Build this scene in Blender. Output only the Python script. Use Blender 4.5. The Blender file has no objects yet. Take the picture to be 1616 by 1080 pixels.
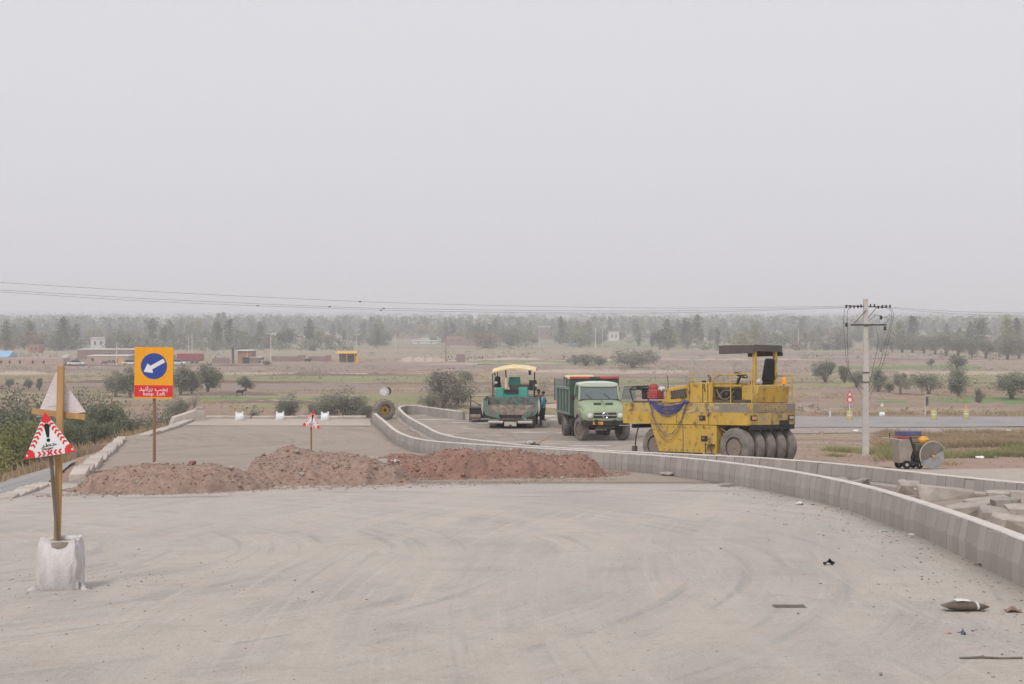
import bpy, bmesh, math, random
import numpy as np
from mathutils import Vector, Matrix, Euler
R = math.radians
random.seed(7)
rng = np.random.default_rng(7)
scene = bpy.context.scene
col = scene.collection

# ------------------------------------------------------------------ camera, sky, sun, exposure
CAM_Z, FPX, HOR = 2.0, 1616 * 50 / 36, 487.0
cd = bpy.data.cameras.new('camera'); cam = bpy.data.objects.new('camera', cd); col.objects.link(cam)
cam.location = (0, 0, CAM_Z); cam.rotation_euler = (R(90), 0, 0)
cd.lens = 50; cd.sensor_width = 36; cd.shift_y = -(540 - HOR) / 1616
cd.clip_start = .1; cd.clip_end = 40000
cd.dof.use_dof = True; cd.dof.focus_distance = 46; cd.dof.aperture_fstop = 11
scene.camera = cam

SUN_EL, SUN_AZ = 50, 208          # azimuth measured from +Y towards +X: behind the camera, through thin cloud
world = bpy.data.worlds.new('World'); scene.world = world; world.use_nodes = True
wn = world.node_tree.nodes; wl = world.node_tree.links; wn.clear()
wo = wn.new('ShaderNodeOutputWorld'); wb = wn.new('ShaderNodeBackground'); wl.new(wb.outputs[0], wo.inputs[0])
sky = wn.new('ShaderNodeTexSky'); sky.sky_type = 'NISHITA'; sky.sun_disc = False
sky.sun_elevation = R(SUN_EL); sky.sun_rotation = R(SUN_AZ); sky.dust_density = 8; sky.air_density = 1.5; sky.ozone_density = 1
hs = wn.new('ShaderNodeHueSaturation'); hs.inputs['Saturation'].default_value = .12; hs.inputs['Value'].default_value = .9
wl.new(sky.outputs[0], hs.inputs['Color'])
mx = wn.new('ShaderNodeMix'); mx.data_type = 'RGBA'; mx.inputs['Factor'].default_value = .86
wl.new(hs.outputs[0], mx.inputs['A']); mx.inputs['B'].default_value = (6.55, 6.58, 6.98, 1)     # the overcast layer
wl.new(mx.outputs['Result'], wb.inputs['Color']); wb.inputs['Strength'].default_value = .10
sl = bpy.data.lights.new('sun', 'SUN'); sl.energy = 1.5; sl.angle = R(14); sl.color = (1, .965, .92)
sun = bpy.data.objects.new('sun', sl); col.objects.link(sun)
sd = Vector((math.sin(R(SUN_AZ)) * math.cos(R(SUN_EL)), math.cos(R(SUN_AZ)) * math.cos(R(SUN_EL)), math.sin(R(SUN_EL))))
sun.rotation_euler = sd.to_track_quat('Z', 'Y').to_euler()
vs = scene.view_settings; vs.view_transform = 'Standard'; vs.look = 'None'; vs.gamma = 1; vs.exposure = 0.30
vs.use_curve_mapping = False
scene.render.engine = 'CYCLES'
cy = scene.cycles; cy.max_bounces = 5; cy.diffuse_bounces = 2; cy.glossy_bounces = 2; cy.transmission_bounces = 4
scene.render.filter_size = 1.1; cy.volume_bounces = 2; cy.transparent_max_bounces = 8; cy.use_denoising = True
cy.caustics_reflective = False; cy.caustics_refractive = False

# ------------------------------------------------------------------ materials
def lin(c):
    return tuple((x / 12.92 if x <= .04045 else ((x + .055) / 1.055) ** 2.4) for x in (v / 255 for v in c))
def mat(name, c1, c2=None, scale=3., rough=.85, bump=0., bscale=None, metal=0., dust=0., rust=0., rnd=0., detail=6, spec=.3, coord='Object',
        stretch=None, rustcol=(.10, .045, .025), dustcol=(.42, .36, .30), thr=(.35, .65)):
    m = bpy.data.materials.new(name); m.use_nodes = True
    n, l = m.node_tree.nodes, m.node_tree.links
    p = n['Principled BSDF']; p.inputs['Roughness'].default_value = rough; p.inputs['Metallic'].default_value = metal
    p.inputs['Specular IOR Level'].default_value = spec
    c1 = (*c1, 1); cur = None
    tc = n.new('ShaderNodeTexCoord'); src = tc.outputs[coord]
    if coord == 'World':
        pass
    if stretch:
        mp = n.new('ShaderNodeMapping'); mp.inputs['Scale'].default_value = stretch; l.new(src, mp.inputs[0]); src2 = mp.outputs[0]
    else: src2 = src
    def noise(s, v=src2, d=detail, ro=.6):
        t = n.new('ShaderNodeTexNoise'); t.inputs['Scale'].default_value = s; t.inputs['Detail'].default_value = d
        t.inputs['Roughness'].default_value = ro; l.new(v, t.inputs['Vector']); return t.outputs['Fac']
    def ramp(f, a, b):
        r = n.new('ShaderNodeMapRange'); r.inputs[1].default_value = a; r.inputs[2].default_value = b; l.new(f, r.inputs[0]); return r.outputs[0]
    def mix(f, a, b):
        x = n.new('ShaderNodeMix'); x.data_type = 'RGBA'
        if isinstance(f, float): x.inputs['Factor'].default_value = f
        else: l.new(f, x.inputs['Factor'])
        for k, v in (('A', a), ('B', b)):
            if isinstance(v, tuple): x.inputs[k].default_value = v
            else: l.new(v, x.inputs[k])
        return x.outputs['Result']
    cur = c1
    if c2: cur = mix(ramp(noise(scale), *thr), c1, (*c2, 1))
    if rust: cur = mix(ramp(noise(scale * 1.7, src, 8, .7), .72 - rust * .3, .78 - rust * .2), cur, (*rustcol, 1))
    if dust:
        x = n.new('ShaderNodeMath'); x.operation = 'MULTIPLY'; x.inputs[1].default_value = dust
        l.new(ramp(noise(scale * .6, src, 7, .65), .25, .7), x.inputs[0]); cur = mix(x.outputs[0], cur, (*dustcol, 1))
    if rnd:
        oi = n.new('ShaderNodeObjectInfo'); h = n.new('ShaderNodeHueSaturation')
        r = n.new('ShaderNodeMapRange'); r.inputs[3].default_value = 1 - rnd; r.inputs[4].default_value = 1 + rnd
        l.new(oi.outputs['Random'], r.inputs[0]); l.new(r.outputs[0], h.inputs['Value'])
        if isinstance(cur, tuple): h.inputs['Color'].default_value = cur
        else: l.new(cur, h.inputs['Color'])
        cur = h.outputs[0]
    if isinstance(cur, tuple): p.inputs['Base Color'].default_value = cur
    else: l.new(cur, p.inputs['Base Color'])
    if bump:
        b = n.new('ShaderNodeBump'); b.inputs['Strength'].default_value = bump; b.inputs['Distance'].default_value = .02
        l.new(noise(bscale or scale * 6, src, 8), b.inputs['Height']); l.new(b.outputs[0], p.inputs['Normal'])
    return m

M = {}
M['yellow'] = mat('yellow_paint', (.64, .40, .035), (.50, .295, .03), 2.2, .5, .15, 9, dust=.45, rust=.62, dustcol=(.38, .30, .17), stretch=(1.5, 1.5, .45))
M['yellow_worn'] = mat('worn_yellow_paint', (.62, .40, .045), (.44, .32, .14), 2.0, .6, .15, 9, dust=.4, rust=.75, dustcol=(.37, .31, .2), stretch=(1.5, 1.5, .4))
M['grey_patch'] = mat('grey_primer', (.20, .175, .15), (.36, .22, .05), 3.2, .7, dust=.3, rust=.4, thr=(.5, .62))
M['rubber'] = mat('tyre_rubber', (.05, .046, .043), (.10, .09, .08), 4, .9, .2, 30, dust=.75, dustcol=(.27, .235, .20))
M['rubber_dusty'] = mat('dusty_tyre_rubber', (.10, .09, .08), (.20, .178, .155), 5, .92, .4, 30, dust=.6, dustcol=(.32, .28, .24))
M['dark'] = mat('black_metal', (.014, .013, .012), (.03, .026, .022), 4, .6, dust=.18, dustcol=(.12, .1, .085))
M['darksteel'] = mat('dirty_steel', (.05, .045, .04), (.10, .085, .07), 4, .6, dust=.35, dustcol=(.2, .17, .14))
M['steel'] = mat('bright_steel', (.45, .45, .45), (.3, .3, .3), 6, .4, metal=.6, dust=.3)
M['teal'] = mat('teal_paint', (.02, .36, .275), (.03, .28, .215), 2.5, .45, dust=.2, rust=.35)
M['teal_dirty'] = mat('dirty_teal_paint', (0.096, 0.240, 0.192), (0.192, 0.168, 0.144), 1.7, .7, .2, 8, dust=.6, rust=.5, dustcol=(.24, .21, .18))
M['hopper'] = mat('hopper_steel', (.14, .11, .09), (.27, .215, .17), 2.5, .8, .3, 8, dust=.25, rust=.9, rustcol=(.06, .045, .04))
M['cream'] = mat('cream_canopy', (.74, .54, .25), (.80, .68, .46), 3.5, .7, dust=.25, rust=.5, rustcol=(.42, .2, .06))
M['pale'] = mat('pale_painted_metal', (.55, .52, .46), (.4, .37, .32), 4, .6, dust=.3)
M['green'] = mat('light_green_paint', (.235, .315, .175), (.29, .365, .225), 1.2, .35, dust=.35, rust=.2, spec=.5, dustcol=(.45, .43, .34))
M['greenroof'] = mat('pale_green_roof_paint', (.60, .66, .56), (.52, .6, .48), 1.5, .35, dust=.2)
M['bottle'] = mat('dark_green_paint', (.010, .062, .045), (.014, .048, .036), 2, .5, dust=.12, rust=.2)
M['red'] = mat('red_paint', (.55, .03, .03), (.42, .03, .03), 3, .5, dust=.2)
M['maroon'] = mat('maroon_paint', (.30, .035, .05), (.24, .04, .05), .6, .6, dust=.2)
M['white'] = mat('white_paint', (.72, .72, .70), (.62, .61, .58), 3, .6, dust=.25)
M['chrome'] = mat('chrome', (.7, .7, .7), None, 1, .2, metal=1)
M['blue'] = mat('blue_hose', (.03, .06, .33), (.05, .08, .28), 6, .5, dust=.15)
M['bluep'] = mat('blue_paint', (.02, .04, .19), (.03, .05, .15), 4, .5, dust=.3)
M['orange'] = mat('orange_lens', (.85, .33, .02), None, 1, .3, spec=.5)
M['helmet'] = mat('yellow_orange_cover', (.80, .40, .02), (.7, .3, .02), 4, .5, dust=.2)
M['redlens'] = mat('red_lens', (.55, .12, .06), (.65, .4, .3), 9, .3, spec=.5)
M['darkflap'] = mat('grey_rubber_flap', (.075, .068, .06), (.10, .09, .08), 4, .8, dust=.3, dustcol=(.2, .18, .15))
M['redengine'] = mat('red_engine_paint', (.33, .02, .03), (.4, .05, .04), 5, .5, dust=.2)
M['bedgrey'] = mat('grey_green_rail', (.20, .25, .225), (.14, .19, .17), 3, .6, dust=.2)
M['creamyel'] = mat('cream_yellow_paint', (.72, .56, .26), (.65, .5, .25), 2, .6, dust=.2)
M['hopperteal'] = mat('scraped_teal_steel', (.075, .235, .185), (.19, .155, .13), 2.2, .75, .2, 9, dust=.25, rust=.75, dustcol=(.25, .22, .19), rustcol=(.06, .045, .04), thr=(.42, .58))
M['sawgrey'] = mat('dusty_grey_casing', (.27, .235, .20), (.2, .17, .145), 4, .85, dust=.5)
M['guardgrey'] = mat('dirty_guard', (.12, .105, .09), (.17, .145, .12), 5, .85, dust=.25)
M['seat'] = mat('black_vinyl', (.012, .012, .013), None, 1, .5)
def glassmat():
    m = bpy.data.materials.new('grey_sheen_glass'); m.use_nodes = True
    n, l = m.node_tree.nodes, m.node_tree.links; p = n['Principled BSDF']
    p.inputs['Base Color'].default_value = (.30, .33, .34, 1); p.inputs['Roughness'].default_value = .06; p.inputs['Specular IOR Level'].default_value = .9  # grey base colour stands in for reflections on the panes
    t = n.new('ShaderNodeBsdfTransparent'); t.inputs[0].default_value = (.75, .8, .8, 1); x = n.new('ShaderNodeMixShader'); x.inputs[0].default_value = .42
    l.new(t.outputs[0], x.inputs[1]); l.new(p.outputs[0], x.inputs[2]); l.new(x.outputs[0], n['Material Output'].inputs[0]); return m
M['glass'] = glassmat()
M['lampglass'] = mat('headlamp_glass', (.7, .72, .7), (.55, .56, .52), 20, .12, spec=.8)
M['conc'] = mat('kerb_concrete', (.335, .30, .27), (.285, .255, .228), 1.7, .9, .45, 18, rnd=.11, dust=.35, dustcol=(.42, .365, .315), coord='Object')
M['mortar'] = mat('pale_mortar_cap', (.64, .58, .525), (.54, .485, .43), 2.5, .9, .3, 20)
M['stone'] = mat('pale_rubble', (0.414, 0.362, 0.316), (0.299, 0.255, 0.224), 3, .95, .5, 12, rnd=.15)
M['clod'] = mat('red_clod', (0.328, 0.190, 0.144), (0.224, 0.124, 0.092), 6, 1, .5, 30)
M['dirt'] = mat('red_brown_soil', (0.318, 0.178, 0.132), (0.198, 0.110, 0.084), 7, 1, 1., 22, dust=.5, dustcol=(.31, .20, .155))
M['dirt2'] = mat('grey_brown_soil', (0.342, 0.226, 0.178), (0.222, 0.146, 0.118), 7, 1, 1., 22, dust=.5, dustcol=(.35, .262, .215))
M['wood'] = mat('fresh_wood', (.50, .29, .115), (.40, .215, .08), 3, .75, .2, 30, stretch=(8, 8, .6), dust=.15)
M['woodgrey'] = mat('weathered_wood', (.20, .165, .135), (.13, .105, .085), 3, .85, .2, 30, stretch=(8, 8, .6))
M['woodbrown'] = mat('brown_wood', (.30, .165, .10), (.23, .13, .085), 3, .85, .2, 30, stretch=(8, 8, .6))
M['sack'] = mat('white_woven_sack', (.74, .71, .70), (.62, .585, .565), 7, .85, .8, 70, dust=.38, dustcol=(.5, .45, .41), stretch=(2.5, 2.5, .7))
M['signwhite'] = mat('white_sign_sheet', (.78, .78, .78), (.70, .69, .68), 3, .5, dust=.12)
M['signback'] = mat('white_sign_back', (.74, .70, .70), (.66, .60, .60), 3, .6, dust=.2)
M['pinkghost'] = mat('show_through_pink', (.66, .53, .54), (.7, .6, .6), 9, .6)
M['signred'] = mat('red_sign_sheet', (.72, .02, .02), (.62, .02, .025), 4, .4, dust=.06)
M['signyel'] = mat('amber_sign_paint', (.86, .38, .006), (.82, .345, .006), 3, .45, dust=.05)
M['signblue'] = mat('blue_sign_paint', (.022, .06, .32), (.02, .055, .28), 3, .45, dust=.05)
M['black'] = mat('black_print', (.012, .012, .012), None, 1, .6)
M['polec'] = mat('pole_concrete', (.55, .525, .48), (.46, .435, .39), 1.2, .9, .2, 12)
M['wire'] = mat('wire_black', (.07, .07, .072), None, 1, .7)
M['mud'] = mat('mud_plaster', (.44, .325, .265), (.37, .265, .215), .4, .95, .3, 3, dust=.3, dustcol=(.5, .40, .34))
M['mauve'] = mat('mauve_brick', (.27, .195, .175), (.23, .16, .145), .5, .95, .3, 3)
M['brick'] = mat('orange_brick', (.33, .185, .135), (.28, .155, .115), .6, .95, .3, 5)
M['whitewall'] = mat('whitewash', (.66, .64, .62), (.56, .53, .5), .6, .9)
M['blueroof'] = mat('blue_sheet_roof', (.22, .42, .62), (.28, .46, .62), .5, .5)
M['yelroof'] = mat('yellow_sheet_roof', (.70, .40, .05), (.62, .34, .04), .5, .6)
M['window'] = mat('dark_window', (.035, .035, .04), None, 1, .3)
M['skin'] = mat('skin', (.26, .14, .09), None, 1, .6)
M['hair'] = mat('dark_hair', (.012, .01, .009), None, 1, .7)
M['trousers'] = mat('dark_trousers', (.045, .04, .038), (.06, .055, .05), 8, .9)
M['shirtblue'] = mat('light_blue_shirt', (.10, .34, .42), (.13, .38, .45), 8, .9)
M['cow'] = mat('dark_hide', (.02, .016, .014), None, 1, .8)

def foliage(name, c1, c2, rnd=.2, transl=.25, sc=.7):
    m = mat(name, c1, c2, sc, .75, rnd=rnd, spec=.2, coord='Object')
    n, l = m.node_tree.nodes, m.node_tree.links; p = n['Principled BSDF']
    t = n.new('ShaderNodeBsdfTranslucent'); src = p.inputs['Base Color'].links[0].from_socket; l.new(src, t.inputs[0])
    x = n.new('ShaderNodeMixShader'); x.inputs[0].default_value = transl
    l.new(p.outputs[0], x.inputs[1]); l.new(t.outputs[0], x.inputs[2]); l.new(x.outputs[0], n['Material Output'].inputs[0]); return m
M['olive'] = foliage('olive_leaves', (.20, .205, .15), (.29, .285, .215))
M['dustyleaf'] = foliage('dusty_grey_leaves', (0.227, 0.218, 0.163), (0.305, 0.286, 0.215))
M['greenleaf'] = foliage('green_leaves', (.145, .165, .10), (.225, .235, .15))
M['yelleaf'] = foliage('yellow_green_leaves', (0.221, 0.234, 0.091), (0.299, 0.293, 0.117))
M['brownleaf'] = foliage('brown_leaves', (0.228, 0.162, 0.102), (0.276, 0.192, 0.120))
M['poplar'] = foliage('poplar_leaves', (.145, .168, .105), (.21, .225, .145), rnd=.35, sc=.15)
M['farleaf'] = foliage('far_leaves', (.135, .158, .105), (.225, .225, .155), rnd=.0, sc=.03)
M['bark'] = mat('bark', (0.140, 0.115, 0.092), (0.210, 0.175, 0.140), 3, .95)
M['barkpale'] = mat('pale_bark', (.36, .32, .27), (.26, .23, .19), 2, .95)
M['drygrass'] = foliage('dry_grass', (0.425, 0.306, 0.188), (0.338, 0.263, 0.144), rnd=0, sc=.12)
M['grassgreen'] = foliage('green_grass', (0.216, 0.243, 0.088), (0.324, 0.297, 0.135), rnd=0, sc=.12)

# ------------------------------------------------------------------ mesh helpers
class MB:
    def __init__(s): s.v = []; s.f = []; s.m = []
    def add(s, vs_, fs, mi=0):
        o = len(s.v); s.v += [tuple(v) for v in vs_]; s.f += [tuple(i + o for i in f) for f in fs]; s.m += [mi] * len(fs); return s
    def box(s, c, d, rot=None, mi=0, taper=None):
        x, y, z = d[0] / 2, d[1] / 2, d[2] / 2; tx, ty = taper or (1, 1)
        vs_ = [Vector(p) for p in ((-x, -y, -z), (x, -y, -z), (x, y, -z), (-x, y, -z), (-x * tx, -y * ty, z), (x * tx, -y * ty, z), (x * tx, y * ty, z), (-x * tx, y * ty, z))]
        if rot: e = Euler(rot).to_matrix(); vs_ = [e @ v for v in vs_]
        c = Vector(c)
        return s.add([v + c for v in vs_], [(0, 3, 2, 1), (4, 5, 6, 7), (0, 1, 5, 4), (1, 2, 6, 5), (2, 3, 7, 6), (3, 0, 4, 7)], mi)
    def prism(s, poly, axis, a, b, mi=0):      # poly in the two other axes (order x,y,z without axis)
        def pt(p, t): q = list(p); q.insert(axis, t); return q
        n = len(poly); vs_ = [pt(p, a) for p in poly] + [pt(p, b) for p in poly]
        fs = [tuple(range(n)), tuple(range(2 * n - 1, n - 1, -1))] + [(i, i + n, (i + 1) % n + n, (i + 1) % n) for i in range(n)]
        return s.add(vs_, fs, mi)
    def tube(s, pts, r, n=6, caps=True, mi=0):
        pts = [Vector(p) for p in pts]; k = len(pts); rr = r if isinstance(r, (list, tuple)) else [r] * k
        vs_ = []; up = None
        for i, p in enumerate(pts):
            t = (pts[min(i + 1, k - 1)] - pts[max(i - 1, 0)]).normalized()
            if up is None: up = Vector((0, 0, 1)) if abs(t.z) < .9 else Vector((1, 0, 0))
            a = t.cross(up).normalized(); b = a.cross(t).normalized(); up = b
            vs_ += [p + (a * math.cos(2 * math.pi * j / n) + b * math.sin(2 * math.pi * j / n)) * rr[i] for j in range(n)]
        fs = [(i * n + j, i * n + (j + 1) % n, (i + 1) * n + (j + 1) % n, (i + 1) * n + j) for i in range(k - 1) for j in range(n)]
        if caps: fs += [tuple(range(n - 1, -1, -1)), tuple(range((k - 1) * n, k * n))]
        return s.add(vs_, fs, mi)
    def cyl(s, p0, p1, r, n=12, mi=0, r1=None): return s.tube([p0, p1], [r, r if r1 is None else r1], n, True, mi)
    def lathe(s, prof, c=(0, 0, 0), axis=0, n=24, mi=0, closed=False):      # prof of (radius, along)
        vs_ = []; k = len(prof)
        for r, h in prof:
            for j in range(n):
                a = 2 * math.pi * j / n; q = [r * math.cos(a), r * math.sin(a)]; q.insert(axis, h); vs_.append((q[0] + c[0], q[1] + c[1], q[2] + c[2]))
        fs = [(i * n + j, i * n + (j + 1) % n, ((i + 1) % k) * n + (j + 1) % n, ((i + 1) % k) * n + j) for i in range(k if closed else k - 1) for j in range(n)]
        if not closed: fs += [tuple(range(n - 1, -1, -1)), tuple(range((k - 1) * n, k * n))]
        return s.add(vs_, fs, mi)
    def loft(s, rings, caps=True, mi=0):
        n = len(rings[0]); vs_ = [p for r in rings for p in r]
        fs = [(i * n + j, i * n + (j + 1) % n, (i + 1) * n + (j + 1) % n, (i + 1) * n + j) for i in range(len(rings) - 1) for j in range(n)]
        if caps: fs += [tuple(range(n - 1, -1, -1)), tuple(range((len(rings) - 1) * n, len(rings) * n))]
        return s.add(vs_, fs, mi)
    def mesh(s, name, mats, smooth=False):
        me = bpy.data.meshes.new(name); me.from_pydata(s.v, [], s.f)
        for m_ in (mats if isinstance(mats, (list, tuple)) else [mats]): me.materials.append(M[m_] if isinstance(m_, str) else m_)
        me.polygons.foreach_set('material_index', s.m)
        bm = bmesh.new(); bm.from_mesh(me); bmesh.ops.recalc_face_normals(bm, faces=bm.faces); bm.to_mesh(me); bm.free()
        if smooth: smoothen(me, smooth)
        return me
    def obj(s, name, mats, parent=None, smooth=False, bevel=0, loc=None):
        o = bpy.data.objects.new(name, s.mesh(name, mats, smooth)); col.objects.link(o); o.parent = parent
        if loc: o.location = loc
        if bevel:
            b = o.modifiers.new('bevel', 'BEVEL'); b.width = bevel; b.segments = 2; b.limit_method = 'ANGLE'; b.angle_limit = R(35)
            if not smooth: smoothen(o.data, 40)
        return o
def smoothen(me, ang=40):
    ang = 40 if ang is True else ang
    me.polygons.foreach_set('use_smooth', [True] * len(me.polygons))
    bm = bmesh.new(); bm.from_mesh(me)
    for e in bm.edges: e.smooth = not (len(e.link_faces) == 2 and e.calc_face_angle(0) > R(ang))
    bm.to_mesh(me); bm.free()
def npmesh(name, V, F, mats, mi=None):
    me = bpy.data.meshes.new(name); V = np.asarray(V, dtype=np.float32); F = np.asarray(F, dtype=np.int32); k = F.shape[1]
    me.vertices.add(len(V)); me.vertices.foreach_set('co', V.ravel()); me.loops.add(F.size); me.loops.foreach_set('vertex_index', F.ravel())
    me.polygons.add(len(F)); me.polygons.foreach_set('loop_start', np.arange(0, F.size, k, dtype=np.int32)); me.polygons.foreach_set('loop_total', np.full(len(F), k, dtype=np.int32))
    for m_ in (mats if isinstance(mats, (list, tuple)) else [mats]): me.materials.append(M[m_] if isinstance(m_, str) else m_)
    if mi is not None: me.polygons.foreach_set('material_index', mi)
    me.update(calc_edges=True); me.validate(); return me
def link(name, me, parent=None, loc=(0, 0, 0), rz=0, sc=None):
    o = bpy.data.objects.new(name, me); col.objects.link(o); o.parent = parent; o.location = loc; o.rotation_euler = (0, 0, rz)
    if sc is not None: o.scale = sc if isinstance(sc, (tuple, list)) else (sc,) * 3
    return o
def tag(o, label=None, cat=None, group=None, kind=None):
    for k, v in (('label', label), ('category', cat), ('group', group), ('kind', kind)):
        if v: o[k] = v
    return o
def thing(name, label, cat, loc=(0, 0, 0), rz=0, group=None):
    o = bpy.data.objects.new(name, None); col.objects.link(o); o.location = loc; o.rotation_euler = (0, 0, rz); o.empty_display_size = .2
    return tag(o, label, cat, group)
def copy_tree(o, parent=None):
    c = o.copy(); col.objects.link(c); c.parent = parent
    for ch in list(o.children): copy_tree(ch, c)
    return c
def text(s, size, matl, parent, loc, rot, name='lettering', bold=0., sx=1., shear=0.):
    cu = bpy.data.curves.new(name, 'FONT'); cu.body = s; cu.size = size; cu.align_x = 'CENTER'; cu.align_y = 'CENTER'; cu.offset = bold; cu.extrude = .0015; cu.shear = shear
    t = bpy.data.objects.new(name, cu); col.objects.link(t)
    dg = bpy.context.evaluated_depsgraph_get(); me = bpy.data.meshes.new_from_object(t.evaluated_get(dg)); bpy.data.objects.remove(t)
    me.materials.clear(); me.materials.append(M[matl]); o = bpy.data.objects.new(name, me); col.objects.link(o); o.parent = parent
    o.location = loc; o.rotation_euler = rot; o.scale = (sx, 1, 1); return o

# ------------------------------------------------------------------ the lie of the land
def plat(y):                                             # road deck: falls 6.3 % away from the camera, then levels out
    a = .063 * np.asarray(y, dtype=float); b = 4.15; k = .6
    h = np.maximum(k - np.abs(a - b), 0) / k
    return -(np.minimum(a, b) - h * h * k / 4)
PY = [-60, 0, 40, 60, 91, 120, 127, 146, 152, 200, 300, 355, 640, 1000, 2000, 5000, 14000]
PD = [6, 6.5, 7.6, 8.3, 9.45, 11.0, 10.7, 11.0, 11.5, 12.0, 13.2, 13.95, 18, 19.2, 22, 25, 29]
def plain(y): return CAM_Z - np.interp(y, PY, PD)
def vnoise(x, y, s, seed=0):
    x = np.asarray(x) / s; y = np.asarray(y) / s; xi = np.floor(x); yi = np.floor(y); fx = x - xi; fy = y - yi
    fx = fx * fx * (3 - 2 * fx); fy = fy * fy * (3 - 2 * fy)
    def h(a, b): t = np.sin(a * 127.1 + b * 311.7 + seed * 74.7) * 43758.5453; return t - np.floor(t)
    return (h(xi, yi) * (1 - fx) + h(xi + 1, yi) * fx) * (1 - fy) + (h(xi, yi + 1) * (1 - fx) + h(xi + 1, yi + 1) * fx) * fy - .5
DECK = [(-16, -16), (-15, 20), (-10.2, 27.5), (-10.7, 35.3), (-14.6, 50), (-18.2, 66), (-18, 80), (-8.3, 80.4), (-7.9, 83), (-6.3, 84.6), (-4.4, 82.6), (-1.6, 78.4), (3, 84),
        (9.5, 84), (10.2, 60), (9.6, 48), (11, 42.3), (14.5, 41.4), (24, 40.6), (24, -16)]
def sdf(x, y):
    x = np.asarray(x, float); y = np.asarray(y, float); d = np.full(x.shape, 1e9); ins = np.zeros(x.shape, bool); n = len(DECK)
    for i in range(n):
        ax, ay = DECK[i]; bx, by = DECK[(i + 1) % n]; ex, ey = bx - ax, by - ay
        t = np.clip(((x - ax) * ex + (y - ay) * ey) / (ex * ex + ey * ey), 0, 1)
        d = np.minimum(d, np.hypot(x - ax - t * ex, y - ay - t * ey))
        with np.errstate(divide='ignore', invalid='ignore'):
            c = ((ay > y) != (by > y)) & (x < ex * (y - ay) / (ey if ey else 1e-9) + ax)
        ins ^= c
    return np.where(ins, -d, d)
def height(x, y):
    x = np.asarray(x, float); y = np.asarray(y, float); d = sdf(x, y)
    nz = vnoise(x, y, 14, 1) * .5 + vnoise(x, y, 5, 2) * .22 + vnoise(x, y, 2, 3) * .1
    base = plain(y) + nz * np.clip((np.abs(y - 136) - 8) / 8, .12, 1) * np.clip(1.6 - y / 150, .2, 1)
    yc = np.clip(y, -20, 84); emb = plat(yc) - .18 - np.maximum(d - .3, 0) * np.where(x < 0, .30, .42) + nz * .35 * np.clip(d, 0, 1)
    # the bypass lane on the left stays near deck level
    out = np.maximum(base, emb)
    return np.where(d < 0, plat(yc) - .35, np.maximum(out, -1e9))
def hz(x, y): return float(height(np.array([x]), np.array([y]))[0])
def gx(px, y): return (px - 808) / FPX * y
def deck_pt(px, row, dz=0.):                             # point of the road deck seen at that pixel
    lo, hi = 3., 120.
    for _ in range(60):
        m_ = (lo + hi) / 2
        if (CAM_Z - float(plat(m_)) - dz) / m_ * FPX > row - HOR: lo = m_
        else: hi = m_
    return gx(px, lo), lo, float(plat(lo)) + dz
def land_y(row):                                         # distance on the plain of that row
    lo, hi = 86., 9000.
    for _ in range(60):
        m_ = (lo + hi) / 2
        if np.interp(m_, PY, PD) / m_ * FPX > row - HOR: lo = m_
        else: hi = m_
    return lo
def land_pt(px, row): y = land_y(row); x = gx(px, y); return x, y, hz(x, y)
def seat(o, x, y, rz, dz=0., deck=True):                 # stand a thing on the sloping deck
    f = plat if deck else (lambda q: hz(x, q))
    g = (float(f(y + 1)) - float(f(y - 1))) / 2; nrm = Vector((0, -g, 1)).normalized()
    fy = Vector((-math.sin(rz), math.cos(rz), 0)); fy = (fy - nrm * fy.dot(nrm)).normalized(); fx = fy.cross(nrm)
    o.location = (x, y, float(f(y)) + dz); o.rotation_euler = Matrix((fx, fy, nrm)).transposed().to_euler()
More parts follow.
